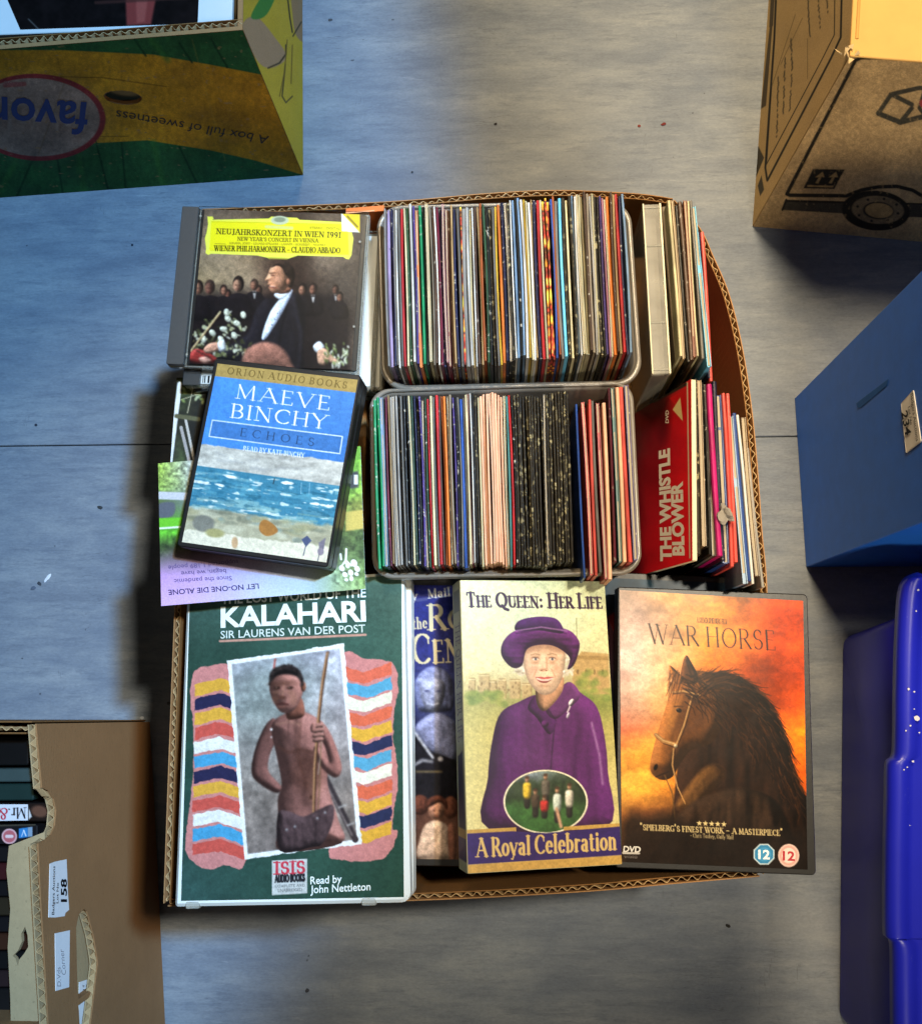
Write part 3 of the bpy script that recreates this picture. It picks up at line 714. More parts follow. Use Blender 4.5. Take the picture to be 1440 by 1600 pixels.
R1 = parse('''light grey:.7,lilac:1.2,navy,grey:.8,white:.6,grey,red:1.1,cream:.8,dark green:1.1,white:1.1,purple,orange:1.2,green:1.1,black:1.1,cream:1.1,taupe:.9,brown:.8,white:.8,maroon:1.1,navy,pink:.8,maroon,brown:.9,tan:.9,navy,grey:1.2,patterned:.7,
light grey:1.4,white:1.1,cream:.8,white:.6,brown:1.1,tan:.8,orange brown:1.1,dark green:.9,black:1.2,speckled black:1.2,grey,yellow:.7,orange:1.1,navy:1.2,black,speckled black,white:.6,light blue,black:.8,light blue:.9,white:1.1,yellow:.9,cream:.7,white:.9,tan:.8,navy:1.1,red:1.2,cream:.8,patterned:.9,patterned:.8,patterned:.8,blue:.9,orange brown:.8,grey:1.2,sky blue:1.2,speckled black:1.1,cream:1.1,speckled black:1.1,light blue:.6,white:.8,cream:.8,cream:.8,cream:.8,brown:.9,taupe,light grey:.8,cream:.8,speckled black:1.1,black:.7,purple:.9,pink:.9,cream:.7,orange:1.2,brown:.7,tan:.9,red:1.3,navy,light blue:.9''')
TF = TZ-0.096+0.0014
row(R1, ((600, 331), (606, 573)), ((974, 301), (988, 553)), 0.358, 'tub by the clear case', 'booklets filed in the tub by the clear case', 0.0030, 0.0022, tub_floor=TF)
R2 = parse('''green:1.1,green:1.3,light blue:1.1,black:.7,maroon:.8,tan:.8,white,white:.9,light grey:.8,black,grey:.7,black,black,cream:.7,dark green,navy:.9,black,purple:.8,black,dark green:.9,red:.9,cream:1.1,grey:.9,red:1.1,brown:.8,orange brown:.8,orange:1.1,speckled black,taupe:.9,purple:.8,black:.9,grey:.9,blue:1.2,grey:.7,cream:.9,maroon:.6,white:.7,black:.9,speckled black:1.1,cream:.9'''
  + ',salmon:1'*8 + ',cream:.8,teal:.9,red:1,black:.8' + ',speckled black:1'*19)
row(R2, ((582, 621), (591, 886)), ((888, 614), (896, 882)), 0.351, 'tub by the red sleeve', 'booklets filed in the tub by the red sleeve', 0.0020, 0.0014, tub_floor=TF)
R3 = [('blue', 900, 631, 913, 903), ('coral', 910, 628, 924, 898), ('coral', 921, 624, 931, 899), ('grey', 925, 626, 938, 894), ('red', 933, 629, 947, 904), ('salmon', 943, 629, 953, 905), ('maroon', 951, 606, 961, 878), ('teal', 956, 606, 969, 878), ('salmon', 964, 605, 976, 878), ('coral', 970, 604, 985, 878), ('purple', 978, 601, 993, 875)]
def loose(items, zt, where, group, L, hgt, thick=0.0022, floor_z=None):
    for i, (c, x0, y0, x1, y1) in enumerate(items):
        z = zt if not isinstance(zt, (list, tuple)) else zt[i]
        f, nr = P(x0, y0, z)[:2], P(x1, y1, z)[:2]; d = f-nr; mid = (f+nr)/2
        booklet((mid[0], mid[1], z), float(np.linalg.norm(d)), thick if not isinstance(thick, (list, tuple)) else thick[i], (z-floor_z) if floor_z else hgt, c, i % 3 != 1, random.uniform(-.0006, .0006), 0.0, math.atan2(-d[0], d[1]), group, book_label([k[0] for k in items], i, where))
loose(R3, 0.352, 'loose bunch in tub', 'loose booklets at the end of the near tub', 0.12, 0.118, [.0016, .002, .002, .002, .0022, .0026, .0016, .002, .0026, .0026, .0028], floor_z=TF)

# ---- row of cases and booklets beside the corrugated east wall
def standing_case(A, Bp, width, z, hgt, mat, label, name, cat, inner=None, group=None):
    """case standing on edge: A/Bp pixel ends of the top face's left edge, width across"""
    f, nr = P(*A, z), P(*Bp, z); d = unit((f-nr)*np.array([1, 1, 0])); r = np.array([d[1], -d[0], 0])
    q = [f, f+r*width, nr+r*width, nr]
    o = thing(name, (*((f+nr)/2+r*width/2)[:2], z-hgt), label, cat, group)
    plate('shell', q, hgt, 0.0012, mat, o, b=0.0006, seg=2)
    return o, q
o, q = standing_case((1003, 319), (1018, 585), 0.0135, 0.338, 0.142, clear('scratched_clear_plastic', body=0.42, body_col='#a8a394', rough=0.15), 'thick clear scratched plastic case standing on edge beside the far tub', 'plastic_case', 'plastic case')
for v in (0.02, 0.25, 0.70, 0.97):
    s = subquad(q, 0.02, v, 0.98, v+0.008); plate('hinge_bar', s, 0.002, 0.0003, CLEARM, o, b=0.0001, up=0.0009, seg=1)
for u0, u1 in ((0.0, 0.07), (0.90, 1.0)):
    s = subquad(q, u0, 0.0, u1, 1.0); plate('lid_edge', s, 0.004, 0.0003, plain('cream_edge', '#d6cdab', 0.3), o, b=0.0002, up=0.0013, seg=1)
plate('tray', [c-np.array([0, 0, 0.012]) for c in subquad(q, 0.12, 0.02, 0.86, 0.98)], 0.10, 0.001, plain('grey_tray', '#6d6a62', 0.5), o, b=0.0003, seg=1)
o, q = standing_case((1033, 322), (1055, 566), 0.0085, 0.327, 0.125, plain('brown_grey_card', '#6a5c48', 0.6, 0.4, 0.25, 60, 0.2), 'brown grey cardboard disc wallet standing beside the clear plastic case', 'disc_wallet', 'disc wallet')
plate('fold', subquad(q, 0.42, 0.0, 0.58, 1.0), 0.001, 0.0003, plain('dark_slot', '#2a241c', 0.8), o, b=0.0001, up=0.0006, seg=1)
R4 = [('cream', 1045, 313, 1064, 556), ('tan', 1050, 312, 1068, 560), ('black', 1057, 320, 1076, 565), ('brown', 1062, 314, 1081, 562), ('orange brown', 1070, 312, 1085, 557), ('cream', 1075, 314, 1090, 556), ('grey', 1079, 313, 1098, 560), ('sky blue', 1083, 322, 1108, 572), ('navy', 1091, 362, 1109, 590), ('coral', 1097, 362, 1111, 595)]
loose(R4, [.343, .343, .34, .342, .343, .342, .342, .338, .322, .322], 'row along corrugated edge', 'booklets along the corrugated edge', 0.125, 0.13, [.0022, .0018, .0024, .003, .0022, .0014, .002, .0030, .003, .0026], floor_z=0.186)
R5 = [('speckled black', 1087, 592, 1092, 866), ('tan', 1092, 594, 1100, 853), ('black', 1096, 597, 1104, 855), ('black', 1101, 600, 1110, 866), ('grey', 1105, 600, 1115, 868), ('magenta', 1108, 600, 1125, 868), ('navy', 1116, 596, 1130, 876), ('blue', 1121, 617, 1134, 880), ('coral', 1130, 614, 1144, 885), ('coral', 1137, 614, 1150, 878), ('light blue', 1141, 650, 1164, 912), ('blue', 1147, 645, 1171, 908), ('white', 1152, 648, 1176, 912), ('tan', 1161, 652, 1183, 900), ('light grey', 1168, 700, 1192, 918)]
loose(R5, [.342, .342, .34, .34, .34, .345, .338, .337, .34, .34, .33, .33, .325, .325, .318], 'row behind red sleeve', 'booklets behind the tilted red sleeve', 0.125, 0.13, [.003, .0028, .003, .003, .0024, .0036, .003, .0045, .0024, .0024, .0034, .0026, .002, .003, .002], floor_z=0.186)
# tack putty
pv = P(1133, 803, 0.345); bm = bmesh.new(); bmesh.ops.create_icosphere(bm, subdivisions=3, radius=0.0048)
for v in bm.verts:
    k = 1+0.35*math.sin(v.co.x*900+v.co.y*700)+0.2*math.sin(v.co.z*1500+v.co.x*400); v.co *= k; v.co.z *= 0.7; v.co.y *= 1.2
me = bpy.data.meshes.new('putty_blob'); bm.to_mesh(me); bm.free(); me.materials.append(plain('grey_putty', '#8d867c', 0.8, 0.3, 0.2, 300, 0.5))
o = bpy.data.objects.new('putty_blob', me); COL.objects.link(o); o.location = pv; tag(o, 'small lump of grey putty stuck on the blue and coral booklets', 'putty')

# ---- tilted red sleeve
f, nr = P(1080, 592, 0.347), P(1082, 876, 0.347)
f2 = P(986, 650, 0.252); n2 = f2+(nr-f)*1.02
q = [f2, f, nr, n2]
o = thing('red_sleeve', tuple(np.mean(q, 0)-np.array([0, 0, 0.085])), 'glossy red cardboard film sleeve tilted against the row beside the near tub', 'disc sleeve')
plate('sleeve', q, 0.0035, 0.001, plain('sleeve_edge', '#d8cfae', 0.5), o, b=0.0004, seg=2)
c = Paint(q, 0.0006, '#c01318')
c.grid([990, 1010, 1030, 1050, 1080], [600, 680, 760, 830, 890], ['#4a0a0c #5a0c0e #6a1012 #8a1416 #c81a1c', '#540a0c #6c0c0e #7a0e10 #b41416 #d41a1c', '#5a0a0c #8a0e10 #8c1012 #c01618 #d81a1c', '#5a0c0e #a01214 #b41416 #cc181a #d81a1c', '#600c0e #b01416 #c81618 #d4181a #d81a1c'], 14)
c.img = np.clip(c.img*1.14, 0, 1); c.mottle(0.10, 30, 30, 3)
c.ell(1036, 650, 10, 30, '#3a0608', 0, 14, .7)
c.poly([(1046, 622), (1071, 608), (1071, 645), (1058, 636)], '#d01418')
c.poly([(1051, 640), (1063, 621), (1067, 658)], '#ecd28a')
c.line([(1022, 627), (1072, 600)], 5, '#2c2418', 2); c.line([(1074, 598), (1078, 872)], 2, '#e8d8b0', 1)
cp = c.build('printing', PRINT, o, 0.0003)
letters('THE WHISTLE', q, (1049, 877), (1046, 700), (1032.5, 877), '#f4ead2', cp, 0.045)
letters('BLOWER', q, (1069, 868), (1066, 752), (1051.5, 868), '#f4ead2', cp, 0.045)
letters('DVD', q, (1045, 661), (1045, 641), (1040, 661), '#e8dcc0', cp, 0.02)

qo = [P(540, 325, 0.318), P(600, 320, 0.318), P(600, 329, 0.318), P(540, 334, 0.318)]
oo = thing('orange_wallet', (*np.mean(qo, 0)[:2], 0.235), 'orange card wallet tucked behind the concert disc case', 'card wallet')
plate('wallet', qo, 0.083, 0.0005, plain('orange_card', '#d0692a', 0.5, 0.4, 0.1), oo, b=0.0003, seg=1)
plate('edge', subquad(qo, 0.0, 0.8, 0.75, 1.0), 0.004, 0.0002, plain('orange_edge', '#e8a070', 0.6), oo, b=0.0001, seg=1, up=0.0006)

# ================================================================== CASES LYING ON TOP
UPV = np.array([0, 0, 1.0])
def down(q, d): 
    n = qframe(q)[2]; return [c-n*d for c in q]
def onplane(q, pts):
    """photo pixels -> points on the plane of q"""
    n = qframe(q)[2]; o = np.asarray(q[0]); c = np.array([0, 0, CAM_H]); out = []
    for px, py in pts:
        w = ROT @ np.array([(px-CX)/FPX, -(py-CY)/FPX, -1.0]); out.append(c+w*((o-c).dot(n)/w.dot(n)))
    return out

# ---- jewel cases below the concert disc
def jewel(q, label, group=None, spine='#3b3936', inlay='#dcdcd6'):
    cen = np.mean(q, 0); o = thing('jewel_case', (cen[0], cen[1], cen[2]-0.0105), label, 'disc case', group)
    plate('tray', down(q, 0.0045), 0.0055, 0.0012, CLEARM, o, b=0.0005, seg=2)
    plate('inlay_card', subquad(down(q, 0.0040), 0.02, 0.02, 0.985, 0.98), 0.0004, 0.0005, plain('inlay_'+inlay, inlay, 0.5), o, b=0.0001, seg=1)
    plate('spine_strip', subquad(down(q, 0.0006), 0.0, 0.002, 0.088, 0.998), 0.0085, 0.0006, plain('spine_'+spine, spine, 0.45, 0.5, 0.12, 300, 0.2), o, b=0.0003, seg=1)
    return o
qcd = pose([(284, 321), (576, 330), (560, 582), (260, 567)], 0.142, 0.125, 0.338, treg=3)
base2 = [c.copy() for c in qcd]; zc = np.mean(base2, 0)[2]
for k, (dx, dy, da, inl) in enumerate(((0.0075, -0.0105, -1.2, '#e6e8e8'), (0.011, -0.010, 0.8, '#c9ced0'), (0.008, -0.007, -0.5, '#d8d8d2'), (0.010, -0.009, 0.4, '#b8bcbc'))):
    z = zc-0.0125-0.0108*k; a = math.radians(-0.6+da); w, h = 0.142, 0.125
    ctr = np.mean(base2, 0)[:2]+np.array([dx, dy])
    e = np.array([math.cos(a), math.sin(a), 0]); f_ = np.array([-math.sin(a), math.cos(a), 0]); c0 = np.array([*ctr, z])
    qq = [c0-e*w/2+f_*h/2, c0+e*w/2+f_*h/2, c0+e*w/2-f_*h/2, c0-e*w/2-f_*h/2]
    jc = jewel(qq, ['clear jewel case with barcode strip directly under the concert disc case', 'second clear jewel case down under the concert disc case', 'third clear jewel case down under the concert disc case', 'lowest clear jewel case in the stack under the concert disc case'][k], 'jewel cases stacked under the concert disc')
    plate('lid', qq, 0.0035, 0.0010, CLEAR, jc, b=0.0004, seg=2)
    if k == 0:   # barcode along the edge
        x = 0.03; i = 0; W = []
        while x < 0.30:
            wd = random.choice((0.004, 0.006, 0.010))
            W.append((subquad(down(qq, 0.0037), x, 0.93, x+wd, 0.975))); x += wd+random.choice((0.005, 0.008, 0.012))
        pb = mk('barcode', *join([(list(s), [(3, 2, 1, 0)]) for s in W]), INK, jc)
# ---- the concert disc case
cd = thing('jewel_case', (*np.mean(qcd, 0)[:2], np.mean(qcd, 0)[2]-0.0105), 'jewel case of a concert disc with yellow title panel and dark spine', 'disc case')
plate('tray', down(qcd, 0.0050), 0.0052, 0.0012, CLEARM, cd, b=0.0005, seg=2)
plate('spine_strip', subquad(down(qcd, 0.0006), 0.0, 0.004, 0.090, 0.996), 0.0090, 0.0006, plain('ribbed_grey', '#3d3b38', 0.45, 0.5, 0.15, 400, 0.3), cd, b=0.0003, seg=1)
qb = subquad(down(qcd, 0.0022), 0.118, 0.012, 0.962, 0.985)
plate('disc_tray', subquad(down(qcd, 0.0034), 0.10, 0.008, 0.985, 0.99), 0.0014, 0.001, BLACKP, cd, b=0.0003, seg=1)
c = Paint(qb, 0.0004)
c.grid([300, 340, 390, 430, 470, 500, 530, 565], [325, 400, 440, 470, 510, 550, 580],
 ['#6b5848 #6d5a49 #6a5646 #3a2c25 #3d2f28 #5e4d40 #5a4a3e #4c4038', '#8d765c #a0876a #94795c #3c2a22 #3a2a22 #8a7460 #6e5c4c #4c4038', '#86704f #a58a68 #a3886a #4a3026 #33241e #4a3a30 #51443a #463b33',
  '#2a2120 #241c1c #2c2220 #33221e #1e1817 #2a221f #3c322c #463b33', '#1e1718 #1c1617 #1e1818 #1d1716 #181413 #1f1b19 #40362f #4c4038', '#3a1d1c #54402e #2a2220 #1c1716 #1b1716 #2f2823 #6a5644 #53463b', '#7a2a28 #a07a60 #2e2624 #3a2a24 #342822 #3a3028 #5c4c3e #4a3e36'], 10)
c.mottle(0.10, 14, 14, 5)
def bust(x, y, s, sk, suit='#191416', shirt=None, hair='#241814', turn=-1):
    shirt = random.random() < .5; turn = random.choice((-2, -1, 1)); x += random.uniform(-3, 3); y += random.uniform(-4, 4); s *= random.uniform(.8, 1.3); hair = random.choice(('#241814', '#3a2a22', '#5a4a40', '#1a1210'))
    c.pill([(x-s*1.5, y+s*4), (x-s*1.35, y+s*1.7), (x-s*.5, y+s*1.05), (x+s*.5, y+s*1.05), (x+s*1.35, y+s*1.7), (x+s*1.5, y+s*4)], suit, s*.9, fold=s*.15, fsx=4, fsy=8, seed=int(x), amb=.5)
    if shirt: c.poly([(x-s*.3, y+s*.95), (x+s*.3, y+s*.95), (x+s*.08, y+s*2.2), (x-s*.08, y+s*2.2)], '#c8c0b8', 1.5, .9); c.ell(x, y+s*1.15, s*.25, s*.12, '#15100f', 0, 1)
    c.ball(x, y-s*.12, s*.66, s*.95, hair, 0, amb=.5); c.ball(x+turn*s*.06, y+s*.12, s*.52, s*.74, sk, 0, amb=.3, light=(-.6, -.3, .6), soft=2)
    c.ell(x+turn*s*.06-s*.18, y+s*.05, s*.13, s*.08, '#3a2018', 0, 1.5, .8); c.ell(x+turn*s*.06+s*.2, y+s*.05, s*.13, s*.08, '#3a2018', 0, 1.5, .8); c.ell(x+turn*s*.06, y+s*.5, s*.2, s*.07, '#5a2a22', 0, 1.5, .7); c.ell(x+turn*s*.06, y+s*.25, s*.1, s*.12, '#6a4030', 0, 2, .5)
c.poly([(296, 476), (340, 468), (400, 462), (470, 458), (520, 462), (540, 472), (548, 500), (546, 582), (290, 582)], '#1c1516', 12, .9)
for x, y, s, sk in ((404, 456, 9, '#8a5c48'), (328, 452, 10, '#7a5040'), (397, 449, 9, '#93644e'), (523, 452, 8, '#704c3c'), (532, 464, 8, '#805844'), (491, 453, 9, '#8a5c48'), (475, 452, 11, '#a4735a'), (356, 462, 9, '#74483a'), (349, 455, 10, '#93644e'), (374, 447, 12, '#a87a60'), (312, 447, 12, '#a4735a')): bust(x, y, s, sk)
for k in range(30): c.line([(random.uniform(300, 550), random.uniform(480, 575)), (random.uniform(300, 550), random.uniform(480, 575))], 6, random.choice(('#161112', '#241a18', '#1c1515')), 10, .12)
# leaning figure in a tail coat
c.pill([(322, 562), (345, 545), (385, 522), (400, 484), (416, 466), (436, 470), (462, 458), (476, 482), (474, 545), (468, 578), (398, 576), (350, 562)], '#19161a', 16, fold=5, fsx=9, fsy=22, seed=5, amb=.45, light=(-.7, -.4, .5), gain=1.5)
c.line([(400, 500), (390, 525), (366, 545), (340, 556)], 3, '#2e2a30', 4, .8); c.line([(450, 470), (438, 520), (432, 575)], 2.5, '#0c0a0c', 2, .8); c.line([(457, 466), (470, 520), (466, 575)], 5, '#2c2830', 6, .7)
c.pill([(447, 457), (457, 455), (440, 490), (416, 528), (409, 524), (424, 484)], '#cfd4e2', 6, fold=2, fsx=5, fsy=9, light=(-.5, -.3, .8), amb=.5)
for t in (.3, .5, .7): c.ell(434-22*t+6, 476+45*t, 1.1, 1.1, '#4a4c5c', 0, 1)
c.pill([(428, 461), (440, 468), (453, 456), (447, 451), (436, 454)], '#e6e6e6', 4, amb=.6)
c.pill([(434, 458), (436, 441), (453, 445), (453, 456)], '#a86a50', 7, amb=.3)
c.pill([(423, 418), (419, 428), (414, 437), (419, 440), (418, 444), (421, 446), (420, 450), (426, 457), (438, 457), (450, 448), (455, 432), (450, 415), (436, 409)], '#c98a66', 15, light=(-.75, -.35, .5), amb=.3, spec=.12, gain=1.3)
c.pill([(424, 418), (432, 409), (446, 408), (458, 418), (461, 432), (456, 448), (450, 447), (451, 434), (445, 428), (440, 418), (432, 415)], '#33241d', 7, fold=3, fsx=2.4, fsy=9, amb=.35, light=(-.6, -.7, .4), gain=1.4)
c.ball(450, 440, 3, 5, '#b87456', 0); c.line([(421, 427), (430, 426)], 1.6, '#4a2c20', 1.6, .9); c.ell(426, 430, 2.8, 1.2, '#4a2a20', 0, 1.4, .9); c.line([(421, 448), (431, 449.5)], 2.2, '#7c3a2e', 1.6, .9); c.line([(422, 447), (429, 447.5)], 1, '#e8d4c4', 1, .8); c.line([(433, 440), (432, 448), (436, 452)], 1.4, '#9c6248', 2, .7); c.ell(434, 436, 5, 5, '#d89a78', 0, 5, .6)
# bouquet
for i in range(150):
    x, y = random.uniform(300, 396), random.uniform(478, 562)
    if y > 482+abs(x-350)*0.55: c.ell(x, y, random.uniform(1, 4.5), random.uniform(1, 3.2), random.choice(('#d4d0b0', '#c8c498', '#a8a678', '#e6e2cc', '#6a6a40', '#3c3c24', '#8c8a60', '#4a4a2c')), random.uniform(0, 180), 1.4, .85)
for x, y in ((318, 530), (332, 520), (349, 514), (356, 498), (370, 505), (366, 524), (345, 530), (380, 492), (354, 488)): c.ball(x, y, 6, 4.5, '#dcd8be', random.uniform(0, 90), fold=2, fsx=2, fsy=2, amb=.5)
c.line([(298, 548), (344, 487)], 3, '#d8bc8a', 1); c.line([(299.5, 548.5), (345, 489)], 1, '#6a4a30', 1)
c.pill([(296, 555), (305, 545), (325, 550), (340, 562), (325, 568), (300, 566)], '#9a342e', 7, spec=.15, amb=.3); c.pill([(318, 546), (326, 537), (340, 535), (345, 544), (334, 550), (322, 552)], '#cf967a', 5, amb=.35, fold=2, fsx=3, fsy=3); c.pill([(340, 535), (350, 531), (353, 546), (343, 549)], '#e6e4e0', 5); c.pill([(310, 560), (322, 557), (330, 564), (318, 568)], '#c4907c', 4); c.line([(308, 548), (330, 560)], 2, '#3a2420', 1.5, .8)
c.pill([(375, 576), (384, 547), (412, 534), (440, 543), (456, 568), (455, 582), (375, 582)], '#9a6654', 22, soft=5, fold=1.5, fsx=6, fsy=7, amb=.4, light=(-.3, -.8, .5))
c.pill([(489, 541), (499, 533), (507, 543), (496, 552)], '#e8e8e6', 5); c.pill([(496, 549), (507, 544), (520, 556), (531, 566), (526, 570), (512, 565), (506, 570), (497, 567)], '#d4a080', 5, amb=.35, fold=2, fsx=3, fsy=4)
for i in range(46): x, y = random.uniform(506, 545), random.uniform(534, 572); c.ell(x, y, 1.6, random.uniform(2, 5), random.choice(('#b8bf8a', '#dcdcc0', '#7c8a4c', '#5c6a38', '#e8e4d0')), random.uniform(-40, 40), 1.4, .85)
c.mottle(.14, 6, 6, 29); c.blur(3); c.grain(.18)
# yellow title panel
def panel(p, f): return f
c.poly([(324, 338), (332, 338), (334, 342), (332, 343), (420, 341), (424, 338), (464, 340), (468, 343), (540, 347), (545, 346), (549, 352), (548, 358), (552, 372), (549, 398), (545, 405), (540, 404), (536, 401), (465, 399), (450, 404), (420, 403), (402, 399), (330, 396), (325, 398), (321, 395), (322, 388), (320, 372), (323, 362), (325, 350)], '#f4ee54', 1.2)
c.poly([(330, 345), (543, 350), (545, 398), (327, 391)], '#f2e21e', 1.0)
c.line([(331, 346), (542, 351)], 1, '#b8a81c', 1, .6); c.line([(329, 391), (543, 397.5)], 1, '#b8a81c', 1, .6); c.ell(437, 344, 14, 7, '#c9cba8', 0, 1.5); c.ell(437, 343, 9, 4, '#8c9478', 0, 1.5); c.line([(416, 354), (456, 356)], 5, '#dcd88a', 1.5, .8)
c.text('NEUJAHRSKONZERT IN WIEN 1991', (338, 365), (532, 371), (338.5, 357), '#2a220c', .2, .5)
c.text('NEW YEAR\'S CONCERT IN VIENNA', (371, 375.5), (497, 378.5), (371.3, 370), '#3a3010', .18, .6)
c.text('JOHANN, JOSEF - EDUARD STRAUSS - LANNER - SCHUBERT - MOZART', (358, 381), (508, 384), (358, 378), '#6a5c14', .16, .7, False)
c.text('WIENER PHILHARMONIKER - CLAUDIO ABBADO', (335, 391.5), (531, 395), (335.3, 383.5), '#2a220c', .18, .5)
c.text('STEREO - DIGITAL', (484, 357), (531, 358.5), (484, 354), '#6a5c14', .16, .7, False); c.line([(336, 380.5), (352, 381)], .8, '#8a7a1a'); c.line([(420, 403), (448, 404)], 3, '#b8ae3a', 1, .7)
c.poly([(533, 332), (562, 334), (562, 364)], '#e8c81e', 1); c.poly([(533, 332), (562, 363), (534, 361)], '#e9e6dc', 1); c.line([(543, 338), (558, 354)], 3, '#6a5c1a', 1, .7)
c.build('booklet', PRINT, cd, 0.0)
plate('lid', subquad(qcd, 0.088, 0.0, 1, 1), 0.0018, 0.0012, CLEAR, cd, b=0.0005, seg=2)
for u, v in ((0.955, 0.19), (0.955, 0.72), (0.10, 0.06), (0.10, 0.93)):
    s = subquad(qcd, u, v, u+0.012, v+0.014); plate('tab', s, 0.0008, 0.0006, CLEARM, cd, b=0.0002, seg=2, up=0.0009)

# ---- garden picture card under the leaflet
qg = onplane([np.array([0, 0, 0.3085]), np.array([1, 0, 0.3085]), np.array([1, -1, 0.3085]), np.array([0, -1, 0.3085])], [(276, 590), (560, 590), (553, 850), (257, 850)])
o = thing('picture_booklet', (*np.mean(qg, 0)[:2], 0.305), 'dark garden picture booklet with white edge, mostly hidden under the upside down leaflet', 'booklet')
plate('cover', qg, 0.003, 0.0005, PAGE, o, b=0.0002, seg=1)
c = Paint(qg, 0.0006, '#1a1c12'); c.grid([262, 285, 300, 330], [590, 620, 660, 720, 800], ['#2a2a1c #3a4424 #46502a #2a2a1c', '#2c2c1e #3c4626 #2a2a1a #16150f', '#24241a #1e1d14 #191811 #12110c', '#2a291f #4c5a34 #14130e #100f0b', '#2a291f #4c5a34 #14130e #100f0b'], 20); c.mottle(.5, 9, 9, 4)
c.line([(281, 600), (266, 720)], 7, '#e6e6e2'); c.line([(283, 668), (296, 722)], 5, '#a9a29c'); c.line([(290, 655), (304, 722)], 4, '#c0bab0'); c.line([(276, 650), (310, 655)], 7, '#5c5a3e', 2); c.line([(303, 600), (293, 645)], 1.5, '#b0a88a'); c.line([(282, 625), (312, 615)], 1.2, '#a8a284')
for i in range(14): c.ell(random.uniform(285, 318), random.uniform(600, 630), 3.5, 2.2, random.choice(('#8a9a54', '#a9b478', '#c2c89a')), random.uniform(0, 180), 2, .8)
c.build('printing', MATTE, o, 0.0002)

# ---- the leaflet
qk = pose([(290, 917), (634, 891), (637, 1410), (273, 1418)], 0.160, 0.2185, 0.325, treg=3)
ZL = 0.3335
flat = lambda z: [np.array([0, 0, z]), np.array([1, 0, z]), np.array([1, -1, z]), np.array([0, -1, z])]
ql = onplane(flat(ZL), [(247, 724), (563, 697), (571, 920), (252, 947)])
o = thing('leaflet', (*np.mean(ql, 0)[:2], ZL-0.0006), 'pink and green charity leaflet lying upside down under the cassette case', 'leaflet')
plate('sheet', ql, 0.0005, 0.0006, STICK, o, b=0.0001, seg=1)
c = Paint(ql, 0.00045); c.grid([247, 300, 360, 420, 470, 520, 572], [700, 760, 790, 830, 860, 900, 945], ['#9db84a #b8bcae #6a6c70 #6a8a4a #5c8a3c #6fae3c #7ab43c', '#8fae4a #9a9c96 #5a5c60 #5c7a3c #5a8a3c #74a83c #8ab84a', '#4a5a3a #84988a #3c6a2c #4a6a3a #4a5a3a #6a7a3a #9aa04a', '#5cae2c #58a82c #3a6a2a #4a5a34 #4a4a34 #5c6a34 #4c6238', '#3a4a2a #4a3c40 #6a505c #706070 #62605c #5a6640 #4c6638', '#c49ad0 #c8a4d8 #bcb0e0 #b8c0e0 #b4c4dc #9cb48c #6c8a4c', '#dcb4e4 #d8b8e8 #ccc0ec #c8d4f0 #c8d8ec #b8cca8 #8aa46a'], 16)
m = c.pmask([(247, 720), (300, 722), (300, 772), (248, 768)], 6); c.mottle(.55, 4, 4, 8, m)
c.poly([(247, 768), (300, 770), (300, 782), (247, 780)], '#c9c9cc', 2); c.poly([(247, 788), (272, 786), (270, 806), (247, 808)], '#5c6068', 3, 1, True); c.poly([(247, 810), (300, 808), (300, 824), (247, 826)], '#6cc42c', 2); c.line([(247, 826), (300, 822)], 3, '#e4ecd8')
m = c.pmask([(247, 830), (300, 826), (300, 856), (249, 872)], 5); c.mottle(.6, 7, 7, 12, m)
m = c.pmask([(505, 860), (572, 690), (572, 925), (520, 915)], 10); c.mottle(.55, 6, 6, 21, m)
c.poly([(546, 738), (560, 736), (560, 762), (546, 764)], '#48484a', 4); c.poly([(553, 742), (559, 742), (559, 757), (553, 757)], '#ecf0e8', 1); c.poly([(540, 800), (568, 796), (568, 826), (540, 830)], '#c8b45c', 3)
c.line([(541, 858), (540, 880)], 3, '#f2f4ee'); c.line([(540, 875), (533, 886)], 2.4, '#f2f4ee'); c.line([(540, 875), (549, 884)], 2.4, '#f2f4ee'); c.line([(532, 866), (533, 874)], 3, '#f2f4ee')
for x, y, r in ((534, 888, 5), (543, 884, 4), (553, 880, 6), (558, 889, 5), (548, 895, 5), (539, 898, 4.5), (549, 904, 4), (541, 906, 3), (557, 897, 3.5)): c.ell(x, y, r, r*.8, '#f2f4ee', random.uniform(0, 90), 1)
lp = c.build('printing', MATTE, o, 0.0002)
letters('LET NO-ONE DIE ALONE', ql, (404, 912), (263, 922), (405, 920), '#2a2350', lp, 0.012)
letters('Since the pandemic', ql, (362, 900), (272, 905), (363, 907), '#5a4a78', lp, 0.004)
letters('began, we have', ql, (353, 889), (283, 893), (354, 896), '#5a4a78', lp, 0.004)
letters('supported 1,189 people', ql, (372, 875), (263, 884), (373, 882), '#5a4a78', lp, 0.004)

# ---- cassette case with the sea picture
qe = pose([(338, 563), (565, 589), (514, 889), (280, 853)], 0.106, 0.135, 0.360, treg=3)
qe = [q_+UPV*max(0, (ZL+0.0255)-min(v[2] for v in qe)) for q_ in qe]
ec = thing('cassette_case', (*np.mean(qe, 0)[:2], np.mean(qe, 0)[2]-0.025), 'double audio cassette case with blue title panel and painted sea view', 'cassette case')
plate('shell', qe, 0.0105, 0.0025, BLACKP, ec, b=0.0008, seg=3)
plate('lower_shell', down(qe, 0.0115), 0.0135, 0.0025, BLACKP, ec, b=0.0008, seg=3)
plate('hinge_line', subquad(down(qe, 0.0103), 0.01, 0.01, 0.99, 0.99), 0.0014, 0.002, plain('seam_black', '#0c0b0b', 0.6), ec, b=0.0002, seg=2)
qp = onplane(qe, [(340, 568), (559, 593.5), (510, 879), (284.5, 847)])
